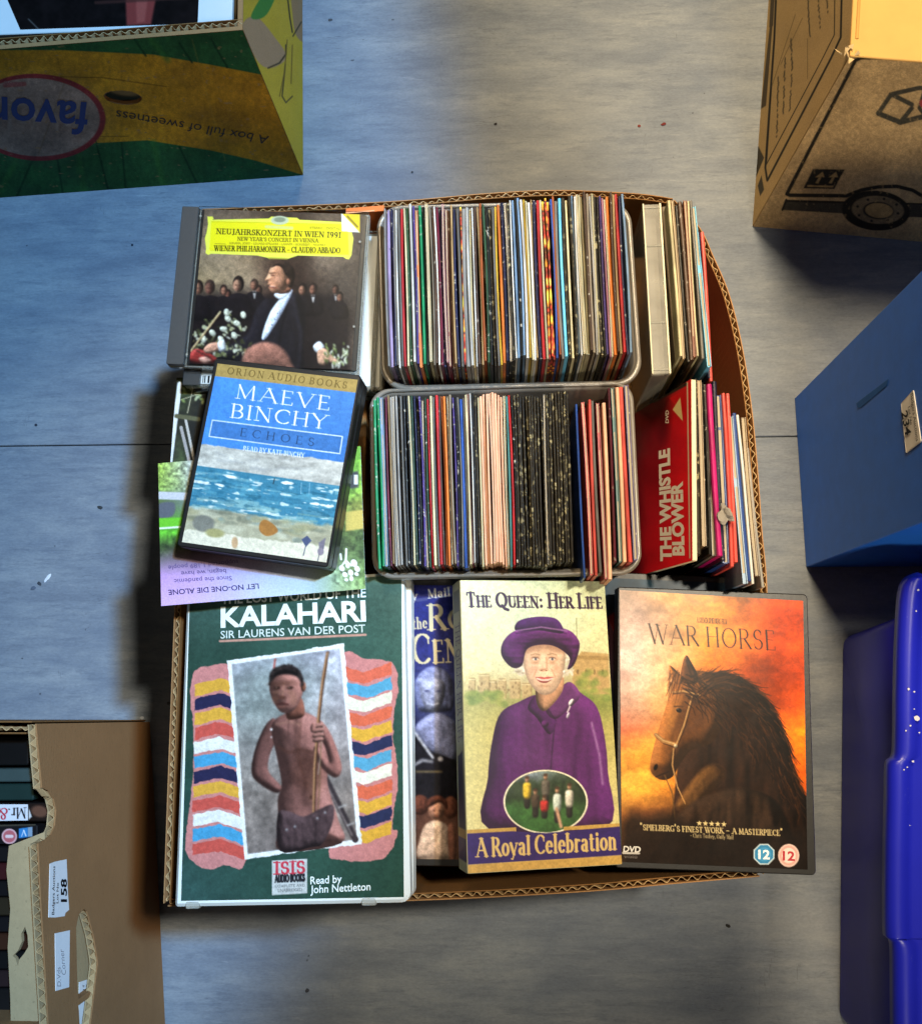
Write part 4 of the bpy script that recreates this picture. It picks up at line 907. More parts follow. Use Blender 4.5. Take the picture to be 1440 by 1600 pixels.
c = Paint(qp, 0.0004, '#4a86cc')
c.grid([280, 400, 560], [565, 640, 700, 730], ['#4f8fd6 #4a87cc #4a7fbe', '#4a8ad2 #4782c8 #4678b4', '#4a8ad2 #4580c6 #3f72b0', '#4a8ad2 #4580c6 #3f72b0']); c.mottle(.05, 30, 30, 2)
e1 = lambda u: lerpq([np.array(c.uv(0, 0)), np.array(c.uv(1, 0)), np.array(c.uv(1, 1)), np.array(c.uv(0, 1))], u, 0)
def PP(u, v): return c.uv(u, v)
c.poly([PP(-.1, -.1), PP(1.1, -.1), PP(1.1, .073), PP(-.1, .073)], '#a58a4e', 1)
# sky, sea, beach
c.poly([PP(-.1, .455), PP(.3, .462), PP(.7, .455), PP(1.1, .462), PP(1.1, 1.1), PP(-.1, 1.1)], '#b9b6aa', 1.5, wob=4)
k = c.pmask([PP(-.1, .455), PP(1.1, .46), PP(1.1, 1.1), PP(-.1, 1.1)], 2); c.mottle(.22, 40, 9, 31, k); c.mottle(.12, 8, 6, 33, k)
for i in range(26):
    u, v = random.random(), random.uniform(.47, .57); a = PP(u, v); b = PP(u+random.uniform(.05, .2), v+random.uniform(-.02, .02)); c.line([a, b], random.uniform(2, 6), random.choice(('#d6d2c4', '#c6c2b6', '#9c9c98', '#e0dccc')), 4, .5)
c.poly([PP(-.1, .578), PP(1.1, .590), PP(1.1, .82), PP(-.1, .80)], '#3f7d94', 1.2)
for i in range(110):
    u, v = random.uniform(-.05, 1), random.uniform(.59, .84); t = (v-.59)/.25; a = PP(u, v); b = PP(u+random.uniform(.04, .22), v+random.uniform(-.006, .008))
    c.line([a, b], random.uniform(1.5, 6), random.choice(('#35748e', '#4a8aa0', '#5f9dac', '#2c6880', '#82b0b4') if t < .55 else ('#6aa0aa', '#8fb4b0', '#a9bfae', '#7e9a8c', '#5c8c98')), 2.5, .6)
sea = c.pmask([PP(-.1, .59), PP(1.1, .602), PP(1.1, .83), PP(-.1, .815)], 3)
fo = vnoise(c.X/26+c.Y/60, c.Y/4.2-c.X/32, 71)*.6+vnoise(c.X/7, c.Y/2.4-c.X/18, 73)*.4
c.blend(np.clip((fo-.66)*9, 0, 1)*sea, '#dfe4d8', .75); c.blend(np.clip((.34-fo)*7, 0, 1)*sea, '#1f5468', .5)
for u, v, L in ((.0, .664, .20), (.84, .70, .16), (.22, .615, .05), (.62, .61, .05)):
    for k in range(14):
        uu = u+L*random.random(); c.ell(*PP(uu, v+random.uniform(-.004, .006)+.02*(uu-u)), random.uniform(2, 6), random.uniform(.8, 2), '#e8ebe2', 8, 1.2, .8)
c.poly([PP(-.1, .82), PP(.3, .80), PP(.7, .815), PP(1.1, .80), PP(1.1, 1.1), PP(-.1, 1.1)], '#a8a384', 6, .85, wob=10)
for i in range(60):
    u, v = random.uniform(0, 1), random.uniform(.81, .91); c.ell(*PP(u, v), random.uniform(4, 16), random.uniform(2, 5), random.choice(('#8b8870', '#b8b494', '#6f7260', '#c9c6aa', '#8ba09a', '#97916a')), 7, 3, .55)
c.poly([PP(-.1, .935), PP(.25, .925), PP(.5, .93), PP(.8, .915), PP(1.1, .92), PP(1.1, 1.1), PP(-.1, 1.1)], '#dcd4ba', 2.5, 1, wob=8)
c.ell(318, 818, 17, 13, '#77766c', 5, 3, .9); c.ell(336, 833, 15, 7, '#a09a68', 5, 3); c.poly([(406, 818), (414, 812), (428, 820), (434, 831), (418, 838), (406, 830)], '#a4713a', 2, 1, True); c.ell(367, 848, 5, 9, '#b88a5c', 0, 2, .7)
c.poly([(471, 843), (480, 837), (487, 845), (478, 855)], '#4c5570', 1.2); c.line([(478, 852), (474, 868)], 1.5, '#5a5e70'); c.poly([(498, 848), (509, 840), (506, 858), (499, 866)], '#77707a', 1.5); c.ell(501, 862, 5, 6, '#8a8088'); c.line([(499, 866), (496, 878)], 1.5, '#6a6670')
c.line([(429, 748), (427, 756)], 1.6, '#2c3c44'); 
for x in (471, 484): c.line([(x, 755), (x-1, 772)], 1, '#a9c6d0', 1, .6)
c.text('ORION AUDIO BOOKS', (355, 584), (541, 607), (357, 574), '#5a4722', .13, .5, True, .36)
c.text('MAEVE', (368, 622), (514, 641), (371, 601), '#f3f1ea', .125, .35, True, .22)
c.text('BINCHY', (360, 652), (509, 670), (363, 631), '#f3f1ea', .125, .35, True, .16)
bxp = [PP(.075, .298), PP(.925, .302), PP(.925, .382), PP(.075, .382)]; bxp = [(332, 656.5), (535, 682), (531, 709), (327, 682)]
c.poly(bxp, '#3f6ea6', 1, .75); c.line(bxp+[bxp[0]], 1.6, '#cfdceb', .8)
c.text('ECHOES', (375, 681), (490, 697), (377, 669), '#26354c', .11, .4, True, .55)
c.text('READ BY KATE BINCHY', (380, 704), (475, 715), (381, 697), '#e6ecf4', .15, .5, True, .2)
c.grain(.10)
c.build('inlay_print', PRINT, ec, 0.0003)

# ---- clamshell case (green)
kc = thing('clamshell_case', (*np.mean(qk, 0)[:2], np.mean(qk, 0)[2]-0.03), 'white plastic clamshell audio book case with dark green cover and striped bands', 'audio book case')
plate('shell', qk, 0.013, [0.002, 0.006, 0.006, 0.002], WHITEP, kc, b=0.0022, seg=4, smooth=False)
plate('lower_shell', [a-qframe(qk)[2]*0.0145 for a in onplane(qk, [(289, 916), (636, 890.5), (639, 1411), (271, 1419)])], 0.0135, [0.002, 0.006, 0.006, 0.002], WHITEP, kc, b=0.0014, seg=4)
plate('hinge_line', subquad(down(qk, 0.0125), 0.012, 0.008, 0.988, 0.992), 0.0025, 0.004, plain('shadow_gap_white', '#b8bab2', 0.5), kc, b=0.0003, seg=2)
for (u0, u1) in ((0.05, 0.11), (0.80, 0.86)):
    plate('clasp', subquad(qk, u0, 0.985, u1, 1.006), 0.004, 0.001, CLEARM, kc, b=0.0005, seg=2, up=0.0003)
qp = onplane(qk, [(297, 922), (627, 898), (631, 1402), (283, 1408)])
c = Paint(qp, 0.00045, '#2c4a3a'); c.grid([280, 460, 640], [900, 1100, 1400], ['#40544c #38544a #50685a', '#2c4a3c #2e4c3e #3a5a4c', '#34504a #2f4a3e #2a4638']); c.mottle(.16, 50, 60, 3); c.mottle(.06, 5, 5, 9)
# torn pink bands
def band(pts, seed): c.poly(pts, '#c9837c', 1.4, 1, True, 5, seed)
band([(303, 1050), (330, 1041), (362, 1048), (378, 1180), (384, 1345), (350, 1352), (320, 1358), (292, 1335), (290, 1310), (300, 1230), (303, 1150), (297, 1090)], 3)
band([(530, 1033), (575, 1030), (612, 1036), (622, 1070), (614, 1140), (622, 1220), (612, 1290), (622, 1300), (600, 1340), (540, 1345), (514, 1330), (540, 1250)], 8)
def chev(x0, x1, y, h, up, col, tilt, seed):
    mx = (x0+x1)/2+random.uniform(-4, 4); a = -11 if up else 13
    c.poly([(x0, y), (mx, y+a+tilt*.5), (x1, y+tilt), (x1, y+h+tilt), (mx, y+h+a+tilt*.5), (x0, y+h)], col, 1.2, 1, False, 5, seed)
lc = ['#d9a43e', '#2b2a48', '#d9a43e', '#c9564a', '#e4e2d8', '#4a9ac0', '#2b2a48', '#d9a43e', '#c9564a', '#e4e2d8', '#4a9ac0', '#c9564a']
for i, col in enumerate(lc): chev(305-0.4*i, 384, 1070+22.6*i, 18.5, True, col, 2+.5*i, 11+i)
rc = ['#d86a50', '#5aa0bc', '#e6dfc4', '#d8694a', '#dfa93e', '#2e3350', '#5aa0bc', '#ebe4ca', '#d8694a', '#dfa93e', '#2e3350', '#dfa93e']
for i, col in enumerate(rc): chev(530, 612, 1040+22.6*i, 18.5, False, col, -5, 41+i)
# photograph of a man with a bow
ph = [(358, 1034), (535, 1007), (563, 1317), (384, 1341)]
c.poly([(355, 1032), (400, 1026), (460, 1018), (537, 1005), (545, 1100), (556, 1220), (565, 1319), (500, 1327), (440, 1335), (382, 1344), (372, 1230), (363, 1120)], '#ecebe4', 1.2, 1, False, 4, 61)
inner = [(362, 1038), (531, 1013), (558, 1312), (387, 1335)]
pm = c.pmask(inner, 1)
sv = c.img.copy(); c.grid([360, 400, 450, 500, 560], [1010, 1060, 1110, 1170, 1240, 1340], ['#b2b2c0 #aeb0ba #a8acb4 #b8b8c4 #c0c0cc', '#a4a8a8 #949c98 #929a96 #a8aaaa #b8b4b8', '#8e9490 #858c86 #868a84 #9c9896 #a89c9c', '#8a857e #84807a #8a827c #98908a #9c908a', '#8e8278 #8a7e74 #8a7c72 #8e8278 #94857a', '#756a62 #6e635c #6a5e58 #766a62 #7c7068'], 14)
c.mottle(.30, 26, 20, 8); c.mottle(.16, 7, 7, 18); bgm = c.img.copy(); c.img = sv*(1-pm[..., None])+bgm*pm[..., None]
c.line([(512, 1020), (506, 1060)], 4, '#8a5c42', 1.2); c.line([(430, 1030), (428, 1044)], 3, '#a85a50')
LT = dict(light=(.55, -.55, .55), amb=.34, gain=1.7)
c.line([(508, 1215), (555, 1312)], 10, '#3d3434', 2); c.line([(506, 1218), (550, 1305)], 2, '#8a7a74', 2); c.line([(530, 1262), (540, 1258)], 3, '#b8b0a8', 1.5, .8); c.line([(543, 1290), (553, 1286)], 3, '#b8b0a8', 1.5, .8)
c.pill([(430, 1124), (419, 1128), (408, 1146), (397, 1176), (393, 1206), (402, 1222), (430, 1239), (440, 1230), (420, 1206), (421, 1182), (432, 1152)], '#573a34', 11, **LT)
c.pill([(434, 1250), (440, 1225), (432, 1180), (424, 1144), (428, 1126), (452, 1113), (474, 1112), (500, 1126), (512, 1150), (514, 1190), (512, 1226), (528, 1280), (533, 1318), (438, 1330), (436, 1290)], '#6e4a42', 34, fold=6, fsx=20, fsy=24, seed=9, spec=.10, **LT)
c.poly([(458, 1180), (470, 1168), (486, 1172), (500, 1190), (496, 1230), (480, 1260), (470, 1250), (474, 1214)], '#3e2822', 6, .5, True); c.line([(463, 1116), (462, 1176)], 8, '#452c26', 5, .5); c.line([(470, 1122), (466, 1180), (478, 1230)], 3, '#4a2c22', 6, .55); c.line([(436, 1168), (452, 1176), (466, 1172)], 4, '#4e3026', 5, .6); c.line([(470, 1172), (488, 1176), (500, 1168)], 4, '#4e3026', 5, .6); c.line([(432, 1132), (452, 1128), (468, 1132)], 3, '#9a6e5a', 4, .5); c.ell(480, 1206, 24, 30, '#4c2e24', 10, 18, .5); c.ell(486, 1246, 2.5, 3, '#2c1812', 0, 2, .8); c.ell(494, 1226, 10, 26, '#94644e', 8, 12, .4)
c.line([(452, 1112), (450, 1150)], 1, '#2c1c18', 1, .5); c.ell(424, 1140, 2, 2, '#e8e0d8', 0, 1); c.ell(424, 1152, 1.2, 1.2, '#e0d8d0', 0, 1)
c.pill([(448, 1122), (449, 1098), (470, 1090), (476, 1116), (462, 1124)], '#5e3a2e', 12, **LT)
c.pill([(424, 1060), (421, 1078), (428, 1098), (438, 1112), (452, 1114), (464, 1104), (473, 1082), (472, 1060), (458, 1046), (436, 1046)], '#7a5248', 22, spec=.12, **LT)
c.ball(474, 1073, 4, 8, '#6a4232', 0, **LT)
c.pill([(421, 1068), (422, 1052), (431, 1043), (448, 1039), (463, 1043), (472, 1055), (474, 1072), (469, 1064), (462, 1057), (448, 1054), (434, 1056), (426, 1062)], '#231d1c', 12, fold=4, fsx=2.5, fsy=2.5, light=(.3, -.8, .4), amb=.5, gain=1.3, soft=3.5)
for i in range(90): a_ = random.uniform(math.pi*.98, math.pi*2.05); r_ = random.uniform(.86, 1.04); c.ell(447+26*r_*math.cos(a_), 1068+29*r_*math.sin(a_), 1.6, 1.4, random.choice(('#1a1514', '#2c2422', '#3a302c')), 0, 1.4, .7)
c.ell(442, 1068, 18, 4, '#4e3024', -4, 6, .6)
for x in (433, 453): c.ell(x, 1075, 5, 2.4, '#2a1812', -6, 2, .9); c.ell(x-1, 1074.6, 1.2, .9, '#9a8474', 0, 1, .7); c.ell(x, 1082, 6, 2.5, '#9a6a54', 0, 4, .5)
c.line([(444, 1072), (441, 1088)], 3, '#a0705a', 3, .6); c.ell(441, 1090, 6, 2.6, '#4e2e24', 0, 2.5, .8); c.line([(433, 1101), (441, 1099), (450, 1101)], 2.2, '#3e1e1a', 1.6, .9); c.ell(441, 1104.5, 7, 2, '#8a5648', 0, 2.5, .6); c.ell(430, 1092, 5, 8, '#6a4434', 0, 6, .5); c.ell(458, 1092, 6, 9, '#9a6a54', 0, 7, .5)
c.pill([(500, 1126), (514, 1142), (527, 1172), (534, 1200), (528, 1214), (516, 1212), (500, 1196), (490, 1172), (496, 1164), (508, 1182), (514, 1190), (508, 1168), (500, 1150)], '#6a463e', 10, **LT)
c.line([(512, 1020), (505, 1060), (498, 1120), (492, 1200), (489, 1320)], 5, '#4a3022', 1.5); c.line([(511, 1020), (504, 1060), (497, 1120), (491, 1200), (488, 1320)], 2.6, '#b08058', 1.2); c.line([(513, 1020), (507, 1120), (497, 1210)], .9, '#ddd0c0', 1, .7); c.line([(502, 1150), (499, 1230), (494, 1316)], 2, '#7a5a40', 1, .8)
for y, w in ((1134, 9), (1141.5, 10), (1149, 10), (1156, 9)): c.ball(497, y, w, 4.2, '#745046', -10, **LT); c.line([(489, y+3.6), (505, y+1.2)], .9, '#2e1a14', 1, .6)
c.ball(489, 1137, 4, 8, '#7a5248', 10, **LT)
c.pill([(434, 1272), (452, 1268), (474, 1276), (500, 1264), (520, 1258), (520, 1284), (504, 1318), (486, 1324), (438, 1330)], '#3c2e2e', 12, fold=5, fsx=8, fsy=14, **LT)
for x, y in ((448, 1297), (461, 1292), (496, 1279), (508, 1270)): c.ball(x, y, 2.2, 2.0, '#948c8a', 0)
c.mottle(.10, 6, 6, 29, pm); c.blur(3, pm)
# writing on paper badge
c.poly([(425, 1345), (480, 1342), (480, 1396), (425, 1399)], '#c3c4bd', 1); 
c.text('ISIS', (430, 1366), (476, 1364), (430, 1348), '#c23a48', .24, .55); c.text('AUDIO BOOKS', (430, 1379), (476, 1377), (430, 1368), '#26262a', .24, .9, False); c.text('COMPLETE AND', (430, 1387), (476, 1385.5), (430, 1383), '#5a5c5c', .16, .8, False); c.text('UNABRIDGED', (434, 1394), (472, 1392.5), (434, 1389.5), '#5a5c5c', .16, .8, False)
c.line([(344, 1002), (571, 992)], 3.6, '#bf8f7c', 1)
c.grain(.10)
kp = c.build('cover_print', print_mat('film_covered_print', 0.28, 0.18), kc, 0.0002)
W_ = '#dfe6de'
letters('THE LOST WORLD OF THE', qk, (346, 944), (572, 933), (346, 930), W_, kp, 0.02)
letters('KALAHARI', qk, (345, 980), (572, 970), (345, 949), W_, kp, 0.03)
letters('SIR LAURENS VAN DER POST', qk, (345, 998), (571, 988), (345, 986), '#c8d2c8', kp, 0.008)
letters('Read by', qk, (485, 1382), (534, 1379), (485, 1370), W_, kp, 0.012)
letters('John Nettleton', qk, (485, 1396), (579, 1391), (485, 1384), W_, kp, 0.012)

# ---- DVD style cases
def dvd_case(q, t, label, cat='film case', mat=None, group=None):
    o = thing('film_case', (*np.mean(q, 0)[:2], np.mean(q, 0)[2]-t), label, cat, group)
    plate('case', q, t*0.46, [0.0015, 0.003, 0.003, 0.0015], mat or BLACKP, o, b=0.0007, seg=3)
    plate('back_half', down(q, t*0.52), t*0.48, [0.0015, 0.003, 0.003, 0.0015], mat or BLACKP, o, b=0.0007, seg=3)
    plate('hinge_line', subquad(down(q, t*0.45), 0.008, 0.006, 0.992, 0.994), t*0.09, 0.002, plain('seam_black', '#0c0b0b', 0.6), o, b=0.0002, seg=2)
    return o
# blue centenary film under the other two
qr = onplane(flat(0.2925), [(598, 901), (893, 905), (901, 1357), (602, 1353)])
o = dvd_case(qr, 0.014, 'dark blue portrait film case wedged between green clamshell and purple hat video')
qp = onplane(qr, [(606, 914), (886, 917), (893, 1345), (610, 1342)])
c = Paint(qp, 0.0006, '#26286a'); c.grid([600, 650, 690, 730, 890], [910, 1020, 1060, 1130, 1190, 1260, 1345], ['#23255f #262a72 #2a2e78 #2a2e78 #23255f', '#20225a #2a2e70 #2c3070 #262a68 #20225a', '#20225a #3a3e74 #50548a #2c3064 #20225a', '#1c1e48 #2e3258 #4a5078 #262a50 #1c1e48', '#1e1a22 #26222c #3a3840 #26242c #1c1a22', '#3a2622 #5a3a30 #6a4638 #5a3a30 #2a1e1e', '#2a1c1a #5c4034 #7a5a48 #4a342a #221816'], 10)
LB_ = dict(light=(-.3, -.5, .7), amb=.3, gain=1.2)
c.pill([(648, 1072), (654, 1054), (672, 1042), (692, 1046), (706, 1064), (708, 1104), (696, 1112), (660, 1112), (650, 1100)], '#7c82ac', 16, fold=6, fsx=5, fsy=24, **LB_); c.pill([(656, 1072), (658, 1092), (666, 1108), (676, 1114), (686, 1108), (694, 1090), (694, 1066), (676, 1058), (662, 1062)], '#a4a8c6', 18, **LB_)
for x in (667, 685): c.ell(x, 1080, 4, 1.8, '#3a3c60', 0, 1.6, .9)
c.ell(676, 1092, 3.5, 2, '#6a6e94', 0, 2, .8); c.line([(668, 1099), (676, 1101.5), (685, 1099)], 2.2, '#d8daea', 1.4, .9); c.line([(654, 1064), (664, 1054), (684, 1054)], 5, '#b0b4d4', 5, .6)
c.pill([(648, 1140), (662, 1122), (680, 1114), (700, 1120), (712, 1136), (712, 1190), (690, 1184), (664, 1168)], '#8c90b4', 14, fold=5, fsx=8, fsy=18, **LB_)
c.pill([(640, 1142), (652, 1152), (668, 1172), (700, 1184), (716, 1196), (716, 1250), (640, 1250)], '#1a181e', 12, fold=6, fsx=7, fsy=14, **LB_); c.line([(646, 1142), (660, 1162), (676, 1184)], 4, '#c8c8d0', 2); c.line([(646, 1196), (660, 1188), (674, 1190)], 5, '#a8a8b0', 2.5, .8); c.line([(650, 1206), (690, 1206)], 3, '#b09a6a', 2, .6); c.ell(688, 1186, 4, 4, '#c4c0c8', 0, 2)
c.ball(656, 1258, 15, 16, '#6a3c2e', 0, fold=3, fsx=3, fsy=3, amb=.4); c.ball(704, 1262, 12, 18, '#7a4a38', 0, amb=.4); c.ball(682, 1266, 13, 15, '#c08a70', 0, amb=.35); c.pill([(668, 1262), (670, 1248), (686, 1243), (698, 1252), (698, 1266), (688, 1254)], '#5c3428', 7, fold=2, fsx=3, fsy=4)
c.ell(678, 1267, 1.8, 1.2, '#3a1c14', 0, 1.2); c.ell(687, 1267, 1.8, 1.2, '#3a1c14', 0, 1.2); c.ell(682, 1275, 3, 1.1, '#8a4a3c', 0, 1.4)
c.pill([(654, 1342), (656, 1310), (664, 1290), (680, 1282), (696, 1288), (704, 1306), (704, 1342)], '#d6b69e', 14, fold=4, fsx=6, fsy=10, amb=.4); c.pill([(700, 1290), (712, 1296), (712, 1342), (702, 1342)], '#8a5a48', 8); c.mottle(.16, 7, 9, 55); c.blur(2); c.grain(.2)
c.text('Mail', (669, 935), (703, 931), (668, 922), '#e0dcd0', .2, .5); c.line([(652, 938), (666, 936)], 5, '#4a4c80', 2); c.text('y', (645, 938), (651, 937), (645, 925), '#e0dcd0', .2, .5)
c.text('the', (645, 983), (667, 981), (644, 966), '#d9cba4', .16, .4); c.text('R~O~Y~A~L', (670, 984), (795, 978), (669, 946), '#d9cba4', .17, .35); c.text('C~E~N~T~U~R~Y', (646, 1037), (812, 1030), (644, 992), '#d9cba4', .15, .35)
c.build('cover_print', PRINT, o, 0.0003)
# teal blue film seen in the gap
qt = onplane(flat(0.279), [(872, 890), (1160, 903), (1168, 1352), (872, 1340)])
o = dvd_case(qt, 0.014, 'dark teal film case showing as a slit beside the purple hat video')
c = Paint(onplane(qt, [(880, 900), (1152, 912), (1160, 1344), (880, 1332)]), 0.001, '#1c3a52'); c.grid([880, 950, 970, 1160], [910, 950, 990, 1100, 1360], ['#1e3e58 #2a4e68 #24465e #1c3a52', '#1c3850 #223e5a #1c2c40 #1c3a52', '#2a1c24 #4a2230 #301a28 #1c2230', '#1a2030 #1c2434 #181c2a #141824', '#1c1414 #2a1818 #2a1616 #1a1010'], 6); c.mottle(.25, 12, 12, 4); c.poly([(948, 965), (962, 955), (960, 990)], '#8a2a30', 2)
c.build('cover_print', PRINT, o, 0.0003)

# ---- purple hat video (tilted cardboard sleeve)
qq = pose([(718, 903), (944, 905), (971.5, 1354), (731, 1368)], 0.1045, 0.189, 0.322, treg=1.0)
lift = 0.2935-min((v-qframe(qq)[2]*0.025)[2] for v in qq)
vq = thing('video_sleeve', (*np.mean(qq, 0)[:2], 0.2935), 'cream cardboard video cassette sleeve picturing a person in purple hat and coat', 'video sleeve')
qq = [v+UPV*max(0, lift)*0.35 for v in qq]
plate('sleeve', qq, 0.025, 0.0007, plain('sleeve_card', '#cfc9a0', 0.5, 0.4, 0.1), vq, b=0.0005, seg=2)
c = Paint(subquad(qq, 0.003, 0.002, 0.997, 0.998), 0.00042)
c.grid([715, 760, 820, 880, 920, 972], [903, 980, 1040, 1070, 1095, 1140, 1290, 1370], ['#dfe0b4 #dde2b6 #dbe4b8 #d9e4b6 #d8e2b4 #d6e0b0', '#e2e0a8 #dde2b4 #cfe0c4 #d2e0c0 #dbe0b4 #e0dca4', '#e4dca0 #e0dca8 #d4dcb8 #d0d8b4 #d8d4a4 #dcd29a', '#d8c890 #cdbb86 #c4b48a #beae80 #c2b076 #c2b27a', '#b8b06c #a9a664 #a0a060 #90944e #7d8a44 #86904c', '#cdc27c #c8bc74 #c0b46c #b6ac60 #b2aa60 #bcb068', '#e4d898 #e2d694 #e0d492 #ded090 #dcce8e #dacc8c', '#e6da9c #e4d898 #e2d696 #e0d494 #dcd090 #d8cc8c'], 8)
c.mottle(.05, 24, 16, 3)
for x0, x1, y0 in ((732, 742, 1062), (748, 764, 1056), (764, 776, 1066), (778, 790, 1063), (796, 812, 1064), (815, 830, 1070)): c.poly([(x0, y0), (x1, y0), (x1, 1092), (x0, 1092)], '#c2a878', 2, .85)
for x0, x1, y0 in ((732, 742, 1062), (748, 764, 1056), (764, 776, 1066), (778, 790, 1063), (796, 812, 1064), (815, 830, 1070)): c.line([(x1, y0), (x1, 1090)], 1.5, '#8f7648', 1.5, .7); c.line([(x0, y0), (x1, y0)], 1.4, '#e6d4a4', 1, .8); c.line([(x0+1, y0-2), (x1-1, y0-2)], 1.6, '#a88c5a', 1.2, .7)
for i in range(40): x = random.uniform(732, 830); c.ell(x, random.uniform(1066, 1084), 1.4, 2.2, '#8a744e', 0, 1, .6)
c.poly([(895, 1035), (908, 1018), (950, 1022), (952, 1085), (893, 1085)], '#c0a06a', 2); c.poly([(893, 1024), (950, 1026), (950, 1032), (893, 1030)], '#a88a56', 1.5)
for x in (902, 915, 928, 941): c.ell(x, 1050, 2, 4, '#7c6440', 0, 1, .8)
c.line([(901, 1016), (900, 966)], 1.2, '#8a8a6a')
for i in range(70):
    x, y = random.choice(((random.uniform(728, 790), random.uniform(1082, 1102)), (random.uniform(900, 956), random.uniform(1048, 1100)))); c.ell(x, y, random.uniform(4, 9), random.uniform(3, 6), random.choice(('#8a9a4a', '#6f8440', '#a4a858', '#7c9048', '#98a050')), 0, 4, .6)
PU, PD, PL = '#5c2468', '#43184e', '#8a5a9a'
LQ = dict(light=(.5, -.55, .6), amb=.42, gain=1.22)
c.pill([(764, 1296), (762, 1215), (769, 1155), (782, 1114), (812, 1096), (838, 1086), (852, 1100), (880, 1074), (890, 1066), (906, 1082), (930, 1102), (942, 1140), (949, 1205), (944, 1296)], PU, 30, fold=7, fsx=16, fsy=70, seed=6, soft=1.5, **LQ)
c.line([(786, 1125), (780, 1200), (782, 1285)], 4, PD, 5, .8); c.line([(900, 1150), (897, 1200), (900, 1290)], 6, PD, 6, .75); c.line([(924, 1130), (936, 1180), (941, 1225)], 3, '#b08abc', 4, .7); c.line([(866, 1128), (860, 1200), (856, 1290)], 2, '#2c1036', 2, .8); c.line([(820, 1180), (880, 1190)], 16, PL, 22, .18)
c.pill([(836, 1086), (846, 1098), (868, 1124), (858, 1148), (838, 1122), (824, 1106)], '#4e1c5c', 9, **LQ); c.pill([(852, 1104), (886, 1066), (906, 1086), (890, 1106), (866, 1124)], '#66306f', 8, **LQ); c.line([(853, 1104), (868, 1126)], 1.5, '#2c1036', 1.5, .8)
c.ball(851, 1131, 5.5, 5.5, '#54205f', 0); c.ball(892, 1098, 3.6, 6.5, '#cfc4d4', 30, amb=.2, spec=.3); c.line([(890, 1104), (886, 1113)], 2.4, '#d8ccd8', 1.2, .9); c.ball(887, 1118, 2.4, 5, '#b9aec4', 20)
c.pill([(836, 1082), (840, 1104), (853, 1110), (878, 1080), (876, 1050), (840, 1050)], '#b88a6a', 14, light=(.4, -.3, .7), amb=.3)
LH = dict(amb=.4, light=(.4, -.5, .6), gain=1.25)
for sx_ in (-1, 1):
    for i in range(130):
        x = 849+sx_*random.uniform(27, 44); y = random.uniform(1012, 1058)-abs(x-849)*.1; c.ell(x, y, random.uniform(2, 5), random.uniform(1.2, 2.4), random.choice(('#e4dccc', '#c4b8a2', '#d6ccb8', '#a89c84', '#efe8da')), random.uniform(0, 180), 1.6, .8)
c.pill([(818, 1020), (819, 1046), (826, 1066), (840, 1082), (852, 1086), (866, 1080), (876, 1064), (881, 1044), (882, 1020), (866, 1008), (834, 1008)], '#eac6a8', 27, spec=.04, light=(-.05, -.25, .9), amb=.62, gain=1.08)
c.poly([(816, 1022), (850, 1012), (884, 1022), (884, 1008), (850, 1002), (816, 1010)], '#8e6450', 7, .6); c.ell(851, 1016, 26, 7, '#b48868', 0, 7, .5)
for x in (836, 862):
    c.ell(x, 1029, 8, 5, '#b5866a', 0, 5, .7); c.line([(x-7, 1023.5), (x, 1021.5), (x+7, 1023.5)], 1.8, '#9a7a5a', 1.8, .8); c.ell(x, 1030, 4.6, 2, '#ece0d4', 0, 1.2, .85); c.ell(x+.4, 1030, 2, 2, '#4a4c54', 0, 1, .95); c.line([(x-5, 1028.4), (x, 1027.2), (x+5, 1028.6)], 1.2, '#5c3e32', 1, .85); c.ell(x, 1036, 6, 2, '#c39474', 0, 2.5, .7)
c.line([(853, 1028), (854, 1044)], 2.2, '#b98a6c', 3, .7); c.line([(847, 1030), (847, 1043)], 3, '#e8c4a6', 3, .7); c.ell(849, 1047, 6.5, 2.2, '#a87458', 0, 2, .7); c.ell(845.5, 1048, 1.3, .9, '#6a4030', 0, 1, .8); c.ell(853, 1048, 1.3, .9, '#6a4030', 0, 1, .8)
c.line([(838, 1046), (833, 1058)], 1.5, '#b4866a', 2.5, .7); c.line([(861, 1046), (867, 1058)], 1.5, '#b4866a', 2.5, .7); c.ell(834, 1046, 7, 6, '#dfa48c', 0, 6, .5); c.ell(868, 1046, 6, 6, '#d49a80', 0, 6, .5)
c.pill([(837, 1060), (844, 1057.5), (850, 1058.5), (856, 1057.5), (863, 1060), (856, 1066), (850, 1067.5), (843, 1066)], '#b25a56', 4, amb=.6); c.line([(839, 1060.5), (845, 1062.6), (850, 1063), (856, 1062.6), (862, 1060.5)], 2.4, '#ece2d8', 1.0, .9); c.line([(836, 1058.5), (843, 1058.6), (850, 1059.4), (857, 1058.6), (864, 1058.5)], 1.2, '#9c4a46', 1, .8); c.ell(850, 1072, 8, 2, '#b98a6c', 0, 3, .6); c.ball(881, 1050, 2, 2.4, '#f2efe6', 0)
c.pill([(783, 1024), (786, 1002), (806, 985), (846, 978), (886, 984), (902, 998), (905, 1012), (897, 1038), (886, 1046), (889, 1027), (866, 1010), (840, 1008), (822, 1016), (815, 1040), (799, 1043)], PU, 13, light=(.2, -.75, .45), amb=.35, gain=1.3, fold=2, fsx=30, fsy=6)
c.pill([(806, 986), (809, 971), (836, 964), (866, 966), (878, 979), (877, 990), (842, 985)], '#42195a', 10, light=(.3, -.6, .5), amb=.4, gain=1.25); c.line([(805, 986), (845, 980), (885, 986)], 2.4, '#9a6ca6', 1.8, .8); c.line([(806, 990), (845, 984), (884, 990)], 2, '#2c1036', 2, .6)
